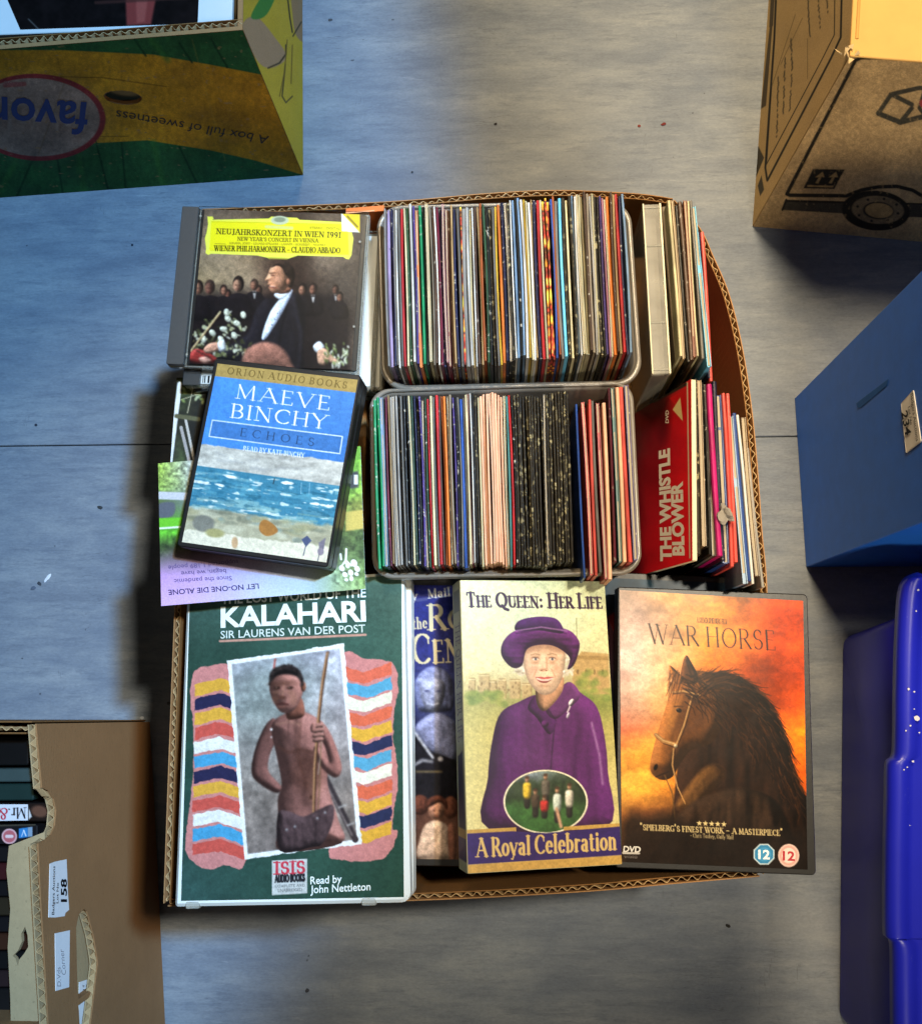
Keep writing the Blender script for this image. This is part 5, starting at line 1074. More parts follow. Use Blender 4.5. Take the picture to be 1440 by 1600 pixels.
c.ell(852, 1253, 66, 50, '#efe9cf', 0, 1); om = c.ell(852, 1253, 63, 47.5, '#3c5a30', 0, 1)
sv = c.img.copy(); c.grid([790, 830, 870, 915], [1205, 1225, 1245, 1265, 1300], ['#8fa0b4 #9fb0c4 #6a7a70 #3a4a34', '#3c4a38 #6a7a7c #2c3a2a #2a382a', '#2c3c24 #2c3a24 #26341f #24321e', '#3c6a34 #3e6c34 #406a36 #3c5c30', '#2c5428 #305a2a #305628 #2a4a24'], 8); c.mottle(.25, 9, 9, 7)
for x in range(795, 915, 5): c.ell(x, 1228+random.uniform(-8, 6), random.uniform(4, 8), random.uniform(6, 12), random.choice(('#2c3c26', '#3a4a30', '#1f2c1a', '#46563a')), 0, 4, .6)
for x, y, h, col in ((823, 1228, 34, '#d9b83a'), (852, 1224, 34, '#6a6258'), (889, 1240, 36, '#ded8c8'), (836, 1246, 30, '#4a3c30'), (850, 1254, 24, '#c03430'), (870, 1246, 38, '#c8d4cc')):
    c.pill([(x-4, y+h*1.0), (x-5, y+h*.5), (x-6.5, y), (x-4, y-h*.12), (x+4, y-h*.12), (x+6.5, y), (x+5, y+h*.5), (x+4, y+h*1.0)], '#2a2622', 5, amb=.4); c.pill([(x-5, y+h*.55), (x-6.5, y), (x-3, y-h*.14), (x+3, y-h*.14), (x+6.5, y), (x+5, y+h*.55)], col, 6, amb=.4, fold=2, fsx=3, fsy=6)
    c.ball(x, y-h*.27, 3.2, 4.4, '#b98c70', 0); c.ell(x, y-h*.38, 3.6, 2.6, '#4a3426', 0, 1.2)
c.line([(869, 1264), (876, 1292)], 5, '#c89c80', 2); c.mottle(.18, 3, 4, 61); c.blur(3); c.img = sv*(1-om[..., None])+c.img*om[..., None]
yb = lambda x: 1298+(x-731)*(-0.046)
c.poly([(725, 1297), (806, 1293), (806, 1300), (725, 1303)], '#c29a4e', .8); c.poly([(880, 1292), (975, 1286), (975, 1292), (880, 1298)], '#c29a4e', .8)
c.poly([(725, 1303), (800, 1299), (852, 1302), (904, 1297), (975, 1291), (978, 1336), (725, 1352)], '#332064', 1); c.poly([(725, 1352), (978, 1336), (980, 1372), (725, 1374)], '#c79e52', 1)
c.grain(.12)
c.text('A Royal Celebration', (745, 1339), (962, 1327), (744, 1311), '#d8b874', .16, .45, True, .15)
c.text('T~H~E Q~U~E~E~N: H~E~R L~I~F~E', (730, 948), (940, 950.5), (728, 926), '#36203c', .21, .48, True, .13)
c.build('front_print', print_mat('card_print', 0.45, 0.2), vq, 0.0003)
n = qframe(qq)[2]; qs = [qq[0]-n*0.0245, qq[0]-n*0.0005, qq[3]-n*0.0005, qq[3]-n*0.0245]
c = Paint(qs, 0.0006, '#a9a888'); c.mottle(.1, 10, 10, 3); c.poly([c.uv(0, .86), c.uv(1, .86), c.uv(1, .89), c.uv(0, .89)], '#b08a44'); c.poly([c.uv(0, .89), c.uv(1, .89), c.uv(1, .965), c.uv(0, .965)], '#2c1c54'); c.poly([c.uv(.1, .03), c.uv(.9, .03), c.uv(.9, .11), c.uv(.1, .11)], '#75786a')
c.poly([c.uv(.2, .62), c.uv(.8, .60), c.uv(.95, .86), c.uv(.1, .86)], '#35304a', 2)
c.text('THE QUEEN HER LIFE', c.uv(.3, .15), c.uv(.3, .57), c.uv(.85, .15), '#4c3c54', .16, .5); c.build('spine_print', MATS['card_print'], vq, 0.0003)

# ---- sunset film case
qw = pose([(961, 914), (1263, 931), (1273, 1369), (966, 1356)], 0.136, 0.191, 0.3035, treg=3)
o = dvd_case(qw, 0.0145, 'black film case with fiery orange sunset cover lying at the box corner')
qp = onplane(qw, [(967.5, 922), (1254, 939), (1261, 1359), (971, 1347)])
c = Paint(qp, 0.00042)
c.grid([965, 1000, 1050, 1110, 1170, 1215, 1262], [922, 960, 1000, 1050, 1100, 1140, 1180, 1230, 1270, 1360],
 ['#a08f88 #b09684 #b88a58 #c08a48 #a86228 #943c16 #8a3014', '#a39496 #a08e8c #a6845c #c48a3c #b0601e #a83c12 #9c3410', '#ab9ca4 #ac9a9c #b08c6c #cc8a30 #a85a20 #9a3a10 #b0400f', '#b5a2a8 #b4a0a0 #c09a78 #a8601e #7c3614 #7a2c0e #8a300c', '#b89c98 #b89484 #c89860 #a0541c #70300f #86330d #a8420d', '#a4604c #b06a48 #c88a48 #a0541c #7a3812 #c05a12 #d8780f', '#c07a3a #cc9038 #cc8a34 #905018 #6a3010 #a84c10 #cc600f', '#d8b050 #d8a440 #b87a2c #704018 #4c2a12 #7a3a10 #a8480e', '#8a5a30 #7a4a28 #5a3a1e #3c2816 #2e2014 #3a2010 #5a2a0c', '#3a302a #322822 #2a211b #211a16 #1d1714 #1b1512 #1c1410'], 30)
c.img = np.clip(c.img*np.array([1.22, 1.14, 1.05]), 0, 1); c.mottle(.30, 46, 22, 5, np.clip((1260-c.Y)/60, 0, 1)); c.mottle(.08, 12, 8, 15)
# a plain dark horse against the sky
LW = dict(light=(-.8, -.25, .45), amb=.25, gain=1.5)
c.pill([(1060, 1180), (1072, 1100), (1086, 1060), (1110, 1051), (1140, 1052), (1170, 1066), (1196, 1092), (1216, 1124), (1230, 1160), (1240, 1200), (1252, 1236), (1268, 1262), (1268, 1370), (1020, 1370), (1046, 1290)], '#2a1a11', 40, fold=7, fsx=14, fsy=40, seed=5, soft=3, **LW)
c.pill([(1064, 1056), (1052, 1070), (1043, 1095), (1030, 1135), (1020, 1170), (1015, 1196), (1019, 1210), (1034, 1219), (1050, 1214), (1062, 1194), (1080, 1172), (1112, 1160), (1134, 1110), (1120, 1060), (1090, 1048)], '#7a4a22', 24, fold=4, fsx=14, fsy=22, seed=8, spec=.08, **LW)
c.ell(1085, 1120, 22, 40, '#4a2a14', 20, 18, .6); c.ell(1050, 1120, 6, 26, '#b47a3c', 18, 8, .5); c.ell(1030, 1205, 14, 11, '#3c2416', 20, 7, .7); c.line([(1024, 1214), (1044, 1206)], 1.6, '#1c100a', 1.5, .8)
c.pill([(1064, 1064), (1066, 1036), (1072, 1024), (1080, 1036), (1089, 1054), (1086, 1068)], '#55321a', 7, **LW); c.pill([(1050, 1062), (1045, 1040), (1058, 1050), (1068, 1062), (1060, 1070)], '#8a5626', 6, **LW); c.line([(1072, 1032), (1080, 1056)], 3, '#1c100a', 3, .7)
c.ball(1060, 1110, 4.5, 3.4, '#120a06', 20, spec=.4); c.line([(1053, 1104), (1066, 1104)], 2, '#3a2210', 2, .8); c.ell(1024, 1199, 3, 5, '#120a06', 20, 1.5)
for pts_, w_ in (([(1024, 1148), (1036, 1158), (1056, 1164)], 6), ([(1056, 1164), (1068, 1134), (1082, 1084)], 2.6), ([(1050, 1082), (1066, 1080), (1092, 1086)], 3), ([(1052, 1170), (1050, 1196), (1058, 1230), (1070, 1256)], 2.2)):
    c.line([(a_+1.5, b_+2) for a_, b_ in pts_], w_, '#2a170c', 2, .7); c.line(pts_, w_, '#a87a48', 1.2, .95); c.line([(a_-.6, b_-.8) for a_, b_ in pts_], w_*.3, '#d8b078', 1, .7)
c.ball(1055, 1166, 3, 3, '#b09a78', 0, spec=.3)
for i in range(240):
    t = random.random(); x = 1064+t*188; y = 1050+12*math.sin(t*3)+(t**1.7)*176+random.uniform(-2, 46); L_ = random.uniform(14, 40); a = .5+.7*t+random.uniform(-.2, .3)
    c.line([(x, y), (x+L_*.6*math.cos(a), y+L_*.6*math.sin(a)), (x+L_*math.cos(a+.25), y+L_*math.sin(a+.25))], 1.8, random.choice(('#150c08', '#20120b', '#2e1a0f', '#1a0f09', '#402410')), 1.4, .8, .6)
out_ = smooth_pts([(1078, 1060), (1104, 1050), (1140, 1050), (1172, 1066), (1198, 1092), (1218, 1126), (1232, 1164), (1242, 1204), (1254, 1240)], False, 12)
for i in range(330):
    k_ = random.randrange(len(out_)-2); p_ = out_[k_]; d_ = unit(out_[k_+1]-out_[k_]); n_ = np.array([d_[1], -d_[0]]); o_ = random.uniform(-34, 1); L_ = random.uniform(10, 34)
    a_ = p_+n_*o_; b_ = a_+d_*L_*.6+n_*random.uniform(-2, 4); e_ = b_+d_*L_*.5+n_*random.uniform(0, 7)
    c.line([a_, b_, e_], 2.0, random.choice(('#150c08', '#1c100a', '#28170e', '#1a0f09', '#3a2111', '#4a2c16')), 1.4, .8, .5)
for i in range(36):
    x = random.uniform(1046, 1070); y = random.uniform(1048, 1070); c.line([(x, y), (x-random.uniform(2, 10), y+random.uniform(12, 34))], 1.6, random.choice(('#3a2010', '#5a3418', '#8a5424')), 1.4, .7, .5)
c.pill([(1056, 1260), (1076, 1226), (1100, 1200), (1120, 1196), (1132, 1212), (1110, 1240), (1086, 1266)], '#8a5e2e', 14, fold=3, fsx=9, fsy=18, alpha=.5, soft=8, **LW); c.line([(1038, 1212), (1050, 1240), (1056, 1300)], 2.2, '#6a4a26', 1.5, .8)
c.pill([(1040, 1330), (1062, 1270), (1110, 1240), (1160, 1232), (1210, 1250), (1236, 1300), (1240, 1370), (1030, 1370)], '#33241a', 26, fold=9, fsx=14, fsy=40, seed=12, soft=6, **LW)
c.poly([(968, 1286), (985, 1268), (1010, 1274), (1050, 1270), (1090, 1296), (1180, 1300), (1262, 1300), (1262, 1368), (968, 1368)], '#1d1612', 22, .85)
c.grain(.14)
c.text('WAR HORSE', (1015, 1005), (1211, 1016), (1013, 975), '#2c1c14', .09, .35, True, .14)
c.text('A STEVEN SPIELBERG FILM', (1088, 973), (1135, 975.5), (1088, 965), '#4a3018', .1, .6, False)
c.text('"~S~P~I~E~L~B~E~R~G\'~S ~F~I~N~E~S~T ~W~O~R~K - ~A ~M~A~S~T~E~R~P~I~E~C~E"', (1000, 1297), (1222, 1306), (999.5, 1286), '#d8c088', .17, .5)
c.text('- Chris Tookey, Daily Mail'.replace('k', 'h').replace('D', 'O'), (1078, 1308.5), (1145, 1311.5), (1078, 1302), '#b8a478', .13, .6, False)
for i in range(5):
    x, y = 1092+i*9.6, 1286.5+i*.4; pts = []
    for k in range(10): r = 4.6 if k % 2 == 0 else 1.9; a = math.pi/5*k-math.pi/2; pts.append((x+r*math.cos(a), y+r*math.sin(a)))
    c.poly(pts, '#e4cc90', .7)
octo = lambda x, y, r, rot=22.5: [(x+r*math.cos(math.radians(45*k+rot)), y+r*math.sin(math.radians(45*k+rot))) for k in range(8)]
c.poly(octo(1193, 1335, 17.5), '#cfe0e6', 1); c.poly(octo(1193, 1335, 15.5), '#3a86b4', 1); c.ell(1193, 1335, 11, 11, '#4a9ac8', 0, 1)
c.ell(1231.5, 1337, 16.5, 18, '#e6c4b8', 0, 1); c.ell(1231.5, 1337, 14, 15.5, '#d88c80', 0, 1, .5); c.ell(1231.5, 1337, 11, 12, '#efd8cc', 0, 1)
c.text('VIDEO', (975, 1340.5), (995, 1341), (975, 1337.5), '#a8a098', .2, .8, False); c.line([(973, 1333), (998, 1333.5)], 3, '#cfc8be', 1)
wp = c.build('cover_print', MATS['film_covered_print'], o, 0.0003)
letters('12', qw, (1184, 1342), (1202, 1342.5), (1184, 1328), '#eef4f4', wp, 0.03); letters('12', qw, (1222, 1344), (1241, 1345), (1222, 1330), '#b02a34', wp, 0.03); letters('DVD', qw, (973, 1331), (1000, 1332), (974, 1322), '#d8d2c8', wp, 0.03)
n = qframe(qw)[2]

# ================================================================== BOXES AROUND
def panel(name, q, t, mat, parent): return plate(name, q, t, 0.0008, mat, parent, b=0.0006, seg=1)
# ---- fruit carton (yellow and green)
ZB = 0.240
fr0 = P(473, 273, 0); fr1 = P(379, 46, ZB); fl0 = P(0, 308, 0); fl1 = P(0, 64, ZB)
d0 = unit(fl0-fr0); L = 0.52
nb = np.array([fr0[0], fr0[1], 0]); dir_n = unit(P(472, 0, 0)-fr0); LN = 0.36
top_r = np.array([fr1[0], fr1[1], ZB]); top_l = top_r+d0*L; bot_r = np.array([fr0[0], fr0[1], 0.0005]); bot_l = bot_r+d0*L
fb = thing('fruit_carton', tuple((bot_r+bot_l)/2+np.array([0, LN/2, 0])), 'open fruit carton printed in yellow and green with an oval hand hole', 'carton')
qf = [top_l, top_r, bot_r, bot_l]
# front: built round the oval hand hole as a cut panel
FN = qframe(qf)[2]
def cut_panel(name, q, hole_px, t, mat, parent, nseg=40):
    """panel with one hole: q world quad, hole = list of photo pixels on the panel's plane"""
    hole = onplane(q, hole_px); ex, ey, n = qframe(q); o = np.asarray(q[0])
    to2 = lambda p: np.array([(p-o).dot(ex), (p-o).dot(ey)])
    bm = bmesh.new(); outer = [bm.verts.new(c) for c in q]; inner = [bm.verts.new(c) for c in hole]
    ed = [bm.edges.new((outer[i], outer[(i+1) % 4])) for i in range(4)]+[bm.edges.new((inner[i], inner[(i+1) % len(inner)])) for i in range(len(inner))]
    g = bmesh.ops.triangle_fill(bm, use_beauty=True, use_dissolve=False, edges=ed)
    faces = list(bm.faces); r = bmesh.ops.extrude_face_region(bm, geom=faces)
    for v in [e for e in r['geom'] if isinstance(e, bmesh.types.BMVert)]: v.co = Vector(np.array(v.co)-n*t)
    bmesh.ops.recalc_face_normals(bm, faces=bm.faces)
    V = [np.array(v.co) for v in bm.verts]; bm.verts.index_update(); F = [tuple(v.index for v in f.verts) for f in bm.faces]; bm.free()
    return mk(name, V, F, mat, parent)
hole = [(192+29*math.cos(a)*1.0, 152+10.5*math.sin(a)+2*math.cos(a)) for a in np.linspace(0, 2*math.pi, 24, endpoint=False)]
fp = cut_panel('front_wall', qf, hole, 0.004, CARD, fb)
c = Paint(qf, 0.0009, '#d8a024')
c.grid([-200, 0, 200, 400, 480], [40, 180, 310], ['#e2aa2a #e2aa2a #e2aa2a #e2aa2a #e2aa2a', '#e2aa2a #e2aa2a #e2aa2a #c8901a #c48c18', '#d8a024 #d8a024 #d8a024 #d8a024 #d8a024']); c.mottle(.06, 40, 40, 3)
GR = '#35703c'; GD = '#1a4422'
c.poly([(-300, 40), (520, 20), (520, 130), (412, 116), (330, 100), (240, 84), (100, 77), (-300, 76)], GR, 1.5)
c.poly([(-300, 330), (-300, 225), (-40, 232), (120, 224), (230, 218), (330, 234), (400, 250), (478, 274), (480, 340)], GR, 1.5)
for pts in ([(210, 60), (228, 86)], [(280, 66), (300, 96)], [(330, 60), (355, 104)], [(60, 228), (20, 320)], [(150, 220), (170, 300)], [(190, 222), (196, 292)], [(280, 228), (310, 290)], [(88, 235), (98, 300)], [(-60, 230), (-90, 320)]): c.line(pts, 3, GD, 2, .8)
for pts in ([(235, 60), (262, 92)], [(30, 240), (0, 300)], [(120, 226), (132, 300)], [(240, 222), (256, 290)]): c.line(pts, 9, '#468a3c', 6, .5)
c.line([(60, 118), (160, 120), (260, 134)], 1.6, '#8a6410', 1, .8); c.line([(155, 212), (200, 212)], 1.5, '#8a6410', 1, .7)
c.ell(58, 182, 107, 68, '#a83434', 3, 1.2); c.ell(56, 182, 100, 61, '#bfa894', 3, 1.2); c.ell(56, 182, 100, 61, '#8f7c6e', 3, 40, .4); c.line([(8, 132), (38, 130)], 7, '#b06a60', 2)
c.mottle(.22, 60, 30, 44); c.mottle(.10, 5, 14, 46); c.grain(.14); w_ = c.fbm(9, 5, 48); c.blend(np.clip((w_-.74)*14, 0, 1), '#b89464', .7); c.line([(300, 60), (330, 170), (352, 250)], 1.5, '#e0b850', 2, .35); c.line([(90, 90), (100, 130), (60, 240)], 1.5, '#6a4a10', 2, .3)
pr = c.build('printing', BOXPRINT, fp, 0.0006)
# take the hand hole out of the print sheet
hp = np.array(hole); me = pr.data; bm = bmesh.new(); bm.from_mesh(me); off = WL[pr.name]
dele = []
from_poly = lambda x, y: ((x-192)/29)**2+((y-152-2*(x-192)/29)/10.5)**2 < 1.0
for v in bm.verts:
    x, y = project(np.array(v.co)+off)
    if from_poly(float(x), float(y)): dele.append(v)
bmesh.ops.delete(bm, geom=dele, context='VERTS'); bm.to_mesh(me); bm.free()
letters('favor', qf, (140, 159), (-16, 149), (134, 209), '#2b3474', pr, 0.016, lift=0.0012)
c_ink = plain('brown_ink', '#3a3014', 0.8)
letters('A box full of sweetness', qf, (421, 211), (182, 170), (416, 224), c_ink, pr, 0.0, lift=0.0012)
letters('1688', qf, (34, 126), (6, 124), (34, 133), '#b06a60', pr, 0.0, lift=0.0012)
mk('logo_leaf', onplane(qf, [(-6, 204), (8, 212), (16, 208), (10, 216), (2, 220), (-6, 216)])+[], [(0, 1, 2, 3, 4, 5)], plain('navy_ink', '#2b3474', 0.8), pr) if False else None
# rim corrugation of the front wall
def rim(parent, a, b, nrm_in, z, wave=0.0078, t=0.006):
    """corrugated top edge: liners and flute from a to b; nrm_in points to the inside"""
    d = unit(b-a); Ln = np.linalg.norm(b-a); m = int(Ln/wave*8); V, F = [], []
    for k in range(m):
        s = Ln*k/(m-1); o_ = t/2+(t/2-0.0008)*(0.75+0.25*math.sin(s*57+1))*math.sin(2*math.pi*s/wave+0.9*math.sin(s*40))
        for e in (-0.0003, 0.0003):
            p = a+d*s+nrm_in*(o_+e); V.append(p+UPV*(0.0004+random.uniform(-.0003, .0003))); V.append(p-UPV*0.03)
    for k in range(m-1):
        i, j = 4*k, 4*k+4; F += [(i, j, j+1, i+1), (i+2, i+3, j+3, j+2), (i, i+2, j+2, j)]
    fl = mk('flute', V, F, FLUTE, parent)
    q1 = [a+nrm_in*t, b+nrm_in*t, b+nrm_in*t-UPV*0.06, a+nrm_in*t-UPV*0.06]
    return fl
inw = -np.array([FN[0], FN[1], 0]); inw = unit(inw)
rim(fb, top_l-inw*0.0002+inw*0.0042, top_r+inw*0.0042, inw, ZB)
cut_panel('inner_liner', [v+inw*0.0105 for v in qf], hole, 0.0008, CARD_IN, fb)
# east wall of the fruit carton
rb = bot_r+dir_n*LN; rt = top_r+dir_n*LN
qe_ = [top_r+UPV*0, rt, rb+UPV*0.0005, bot_r]
ew = panel('side_wall', qe_, 0.005, CARD, fb)
c = Paint(qe_, 0.0012, '#d8b02e'); c.mottle(.06, 30, 30, 3)
c.poly([(378, 40), (400, 26), (430, 60), (446, 84), (440, 98), (418, 106), (398, 90)], '#c09468', 1.5, 1, True); c.line([(446, 70), (446, 84), (436, 98), (418, 106)], 2.4, '#4a3a1c'); c.poly([(392, 22), (412, -10), (430, -10), (416, 22), (398, 30)], '#4c8a34', 1.5, 1, True)
c.poly([(455, -20), (478, -20), (478, 60), (462, 55), (456, 20)], '#b08658', 2, 1, True); c.line([(448, -10), (452, 26), (456, 50)], 2.2, '#4a3a1c'); c.line([(445, 100), (440, 150), (446, 160), (456, 150)], 2, '#5a481c'); c.line([(448, 62), (444, 110), (436, 150)], 1.6, '#8a6a1c'); c.line([(456, 70), (454, 130)], 1.6, '#8a6a1c'); c.line([(457, 56), (470, 34)], 2, '#4a3a1c')
c.build('printing', BOXPRINT, ew, 0.0005)
panel('back_wall', [top_l+np.array([0, LN, 0]), top_r+np.array([0.02, LN, 0]), rb, bot_l+np.array([0, LN, 0])], 0.005, CARD_IN, fb)
panel('base', [bot_l+np.array([0.01, LN-0.01, 0.004]), rb+np.array([-0.01, -0.01, 0.004]), bot_r+np.array([-0.012, 0.012, 0.004]), bot_l+np.array([0.01, 0.012, 0.004])], 0.003, CARD_IN, fb)
panel('side_wall', [top_l+np.array([0, LN, 0]), top_l, bot_l, bot_l+np.array([0, LN, 0])], 0.005, CARD, fb)
# picture record sleeve standing flat inside
zs = 0.226
qs = onplane(flat(zs), [(-120, -140), (368, -150), (362, 40), (-120, 58)])
o = thing('record_sleeve', (*np.mean(qs, 0)[:2], 0.006), 'white picture sleeve with a dark photograph lying in the fruit carton', 'record sleeve')
plate('sleeve', qs, 0.006, 0.001, plain('sleeve_white', '#e6e4e0', 0.4, 0.4, 0.04), o, b=0.0006, seg=1)
c = Paint(onplane(qs, [(-40, -120), (316, -125), (309, 36.5), (32, 46)]), 0.001, '#140f0f'); c.mottle(.5, 12, 12, 3)
c.poly([(196, -10), (245, -10), (236, 38), (198, 40)], '#8a3a34', 4); c.poly([(212, -10), (232, -10), (226, 34), (214, 36)], '#b0584c', 4, .7); c.line([(150, 4), (300, -4)], 5, '#4a2a24', 3, .7); c.line([(45, 30), (60, 45)], 2, '#888078', 2, .6)
c.build('printing', PRINT, o, 0.0003)
qs2 = [v-UPV*0.0085 for v in qs]; cc = np.mean(qs2, 0)
o2 = thing('record_stack', (cc[0], cc[1], 0.005), 'stack of record sleeves under the white picture sleeve in the fruit carton', 'record stack')
for k in range(9):
    z = 0.005+0.0235*k; q_ = [np.array([v[0], v[1], z+0.0228]) for v in qs2]; plate('record', q_, 0.0224, 0.001, plain('sleeve_tone_%d' % (k % 3), ('#d8d2c2', '#7a4a3a', '#c8b890')[k % 3], 0.5), o2, b=0.0006, seg=1)

# ---- removal carton with lorry print
ZM = 0.282
sw0 = P(1176, 353, 0.0005); sw1 = P(1327, 88, ZM); se0 = P(1440, 377, 0.0005); se1 = P(1440, 80, ZM)
e0 = unit(se0-sw0); e1_ = unit(se1-sw1); e1_ = e0; n0 = unit(P(1201, 0, 0)-sw0); LM, LW = 0.40, 0.34
se0 = sw0+e0*LM; se1 = sw1+e1_*LM; nw0 = sw0+n0*LW; nw1 = sw1+n0*LW; ne0 = se0+n0*LW; ne1 = se1+(nw1-sw1)
mb = thing('removal_carton', tuple((sw0+ne0)/2), 'closed golden brown removal carton printed with lorry, wheel and arrows', 'carton')
qf = [sw1, se1, se0, sw0]; fp = panel('front_wall', qf, 0.004, KRAFT, mb)
c = Paint(qf, 0.0009, '#cda870'); c.mottle(.06, 30, 30, 3); c.mottle(.05, 3, 3, 8); K = '#2a2418'
c.line([(1440, 88), (1345, 89), (1336, 93), (1229, 302), (1234, 304), (1322, 305), (1345, 296), (1372, 291), (1400, 290), (1425, 296), (1442, 306)], 5.5, K, 1)
c.poly([(1227, 311), (1322, 314), (1326, 333), (1221, 327)], '#4a4232', 1.2); c.line([(1222, 327), (1228, 311)], 3, K); c.line([(1228, 313), (1440, 318)], 3, K); c.poly([(1420, 318), (1600, 322), (1600, 342), (1416, 338)], '#4a4232', 1.2)
c.ell(1368, 328, 53, 31, K, 4, 1); c.ell(1371, 327, 41, 22, '#8a7450', 4, 1); c.ell(1372, 328, 24, 13.5, K, 4, 1); c.ell(1373, 328, 22, 11.8, '#b8955c', 4, 1)
for k in range(8): a = k*math.pi/4+.3; c.ell(1371+33*math.cos(a), 327+18*math.sin(a), 2, 1.8, K, 0, 1)
# upright arrows
c.poly([(1270, 263), (1319, 264), (1303, 294), (1255, 293)], K, 1.2, 1, False)
for dx in (0, 21): c.poly([(1273+dx, 285), (1279+dx, 276), (1273+dx, 276), (1285+dx, 267), (1288+dx, 276), (1283+dx, 276), (1278+dx, 286)], '#b8945a', .8)
c.line([(1262, 289.5), (1300, 290.5)], 3, '#b8945a', .8)
# cube emblem
c.line([(1372, 176), (1392, 146), (1436, 136), (1470, 140)], 7, '#4c4636', 1); c.line([(1372, 176), (1406, 190), (1446, 180)], 8, '#4c4636', 1); c.line([(1392, 146), (1424, 162)], 7, '#4c4636', 1); c.line([(1424, 168), (1406, 190)], 7, '#4c4636', 1); c.line([(1444, 140), (1436, 168), (1446, 180)], 6, '#4c4636', 1); c.ell(1440, 160, 4, 6, '#b04a44', 0, 1); w_ = c.fbm(6, 6, 31); c.blend(np.clip((w_-.66)*9, 0, 1), '#bf9a62', .5); c.mottle(.14, 40, 24, 33); c.grain(.14)
c.build('printing', BOXPRINT, fp, 0.0005)
qw_ = [nw1, sw1, sw0, nw0]; wp_ = panel('side_wall', qw_, 0.004, KRAFT, mb)
c = Paint(qw_, 0.0010, '#cfaa70'); c.mottle(.06, 30, 30, 4)
c.line([(1316, -40), (1314, 58), (1298, 92), (1199, 282), (1196, 262), (1210, 60), (1214, -40)], 3, K, 1); c.line([(1305, -40), (1304, 54), (1285, 92), (1198, 256), (1206, 130)], 1.3, K, 1)
c.poly([(1203, 40), (1207, 40), (1197, 165), (1189, 170)], '#5a4c36', 1.2); c.poly([(1206, -40), (1212, -40), (1208, 40), (1202, 42)], '#5a4c36', 1.2); c.poly([(1185, 228), (1194, 246), (1175, 292), (1176, 250)], '#4a4232', 1.2, 1); c.poly([(1190, 274), (1194, 296), (1188, 306), (1184, 290)], '#4a4232', 1.5)
for pts in ([(1262, -10), (1266, 60)], [(1278, -10), (1282, 44)], [(1291, -10), (1294, 20)], [(1236, 60), (1238, 105), (1234, 178)], [(1227, 90), (1224, 176)], [(1216, 120), (1214, 214)]):
    p = np.array(pts, float); L_ = np.linalg.norm(np.diff(p, axis=0), axis=1).sum()
    for k in np.arange(0, 1, 3.4/L_):
        tt = k*(len(p)-1); i_ = min(int(tt), len(p)-2); q0 = p[i_]+(p[i_+1]-p[i_])*(tt-i_)
        if random.random() < .86: c.line([q0, q0+np.array([random.uniform(-1.5, 1.5), 2.2])], 2.0, '#4e4330', 1, .8)
for pts in ([(1243, 22), (1206, 135)], [(1254, 28), (1220, 100)], [(1262, 60), (1262, 122)]): c.line(pts, 1, '#7a6440', 1, .8)
c.build('printing', BOXPRINT, wp_, 0.0005)
TOPM = plain('pale_kraft', '#cfa660', 0.75, 0.25, 0.1, 40, 0.2)
tp = panel('top_flap', [nw1+UPV*0.001, (nw1+ne1)/2+UPV*0.001, (sw1+se1)/2+UPV*0.001, sw1+UPV*0.001], 0.003, TOPM, mb); panel('top_flap', [(nw1+ne1)/2+UPV*0.001+e0*0.002, ne1+UPV*0.001, se1+UPV*0.001, (sw1+se1)/2+UPV*0.001+e0*0.002], 0.003, TOPM, mb)
cr = onplane(flat(ZM+0.0015), [(1336, 60), (1342, -40), (1346, -40), (1341, 60)]); panel('crease', [cr[1], cr[2], cr[3], cr[0]], 0.0004, plain('crease_kraft', '#c2954e', 0.8), tp)
panel('back_wall', [ne1, nw1, nw0, ne0], 0.004, KRAFT, mb); panel('side_wall', [se1, ne1, ne0, se0], 0.004, KRAFT, mb)
# torn corner
tc = P(1326, 86, ZM); V = []; F = []
for k in range(7):
    a = k*0.9; r = 0.004+0.004*random.random(); b0 = tc+np.array([random.uniform(-.006, .004), random.uniform(-.004, .008), random.uniform(0, .002)]); i = len(V)
    V += [b0, b0+np.array([r*math.cos(a), r*math.sin(a), .002]), b0+np.array([r*.7*math.cos(a+.7), r*.7*math.sin(a+.7), .004]), b0+np.array([0, 0, -.002])]; F += [(i, i+1, i+2), (i, i+2, i+3), (i, i+3, i+1)]
mk('torn_corner', V, F, plain('torn_paper', '#d8bd8c', 0.9), mb)

# ---- blue document box
zt = 0.345
a0, a1 = P(1241, 622, 0.0005), P(1259, 886, 0.0005)
b0_, b1_ = np.array([*P(1452, 408, zt)[:2], zt]), np.array([*P(1470, 789, zt)[:2], zt])
b0_ = np.array([a0[0]+0.002, a0[1]+0.004, zt]); b1_ = np.array([a1[0]+0.002, a1[1], zt])
LB = 0.30; ea = np.array([1.0, -0.0, 0])
db = thing('document_box', tuple((a0+a1)/2+ea*LB/2), 'tall navy blue document box with lot sticker standing on the floor', 'document box')
BL = plain('blue_paper_cover', '#1a66d2', 0.5, 0.4, 0.16, 60, 0.12, 0.12, '#5a86c0')
qd = [b0_, b1_, a1, a0]
wl = panel('side_panel', qd, 0.004, BL, db)
panel('end_panel', [b1_, b1_+ea*LB, a1+ea*LB, a1], 0.004, BL, db); panel('end_panel', [b0_+ea*LB, b0_, a0, a0+ea*LB], 0.004, BL, db); panel('side_panel', [b1_+ea*LB, b0_+ea*LB, a0+ea*LB, a1+ea*LB], 0.004, BL, db)
panel('lid', [b0_+np.array([-0.002, 0.002, 0.003]), b0_+ea*LB+np.array([0.002, 0.002, 0.003]), b1_+ea*LB+np.array([0.002, -0.002, 0.003]), b1_+np.array([-0.002, -0.002, 0.003])], 0.0028, BL, db)
st = onplane(qd, [(1338, 630), (1380, 598), (1388, 592), (1386, 602), (1346, 636), (1340, 638)])
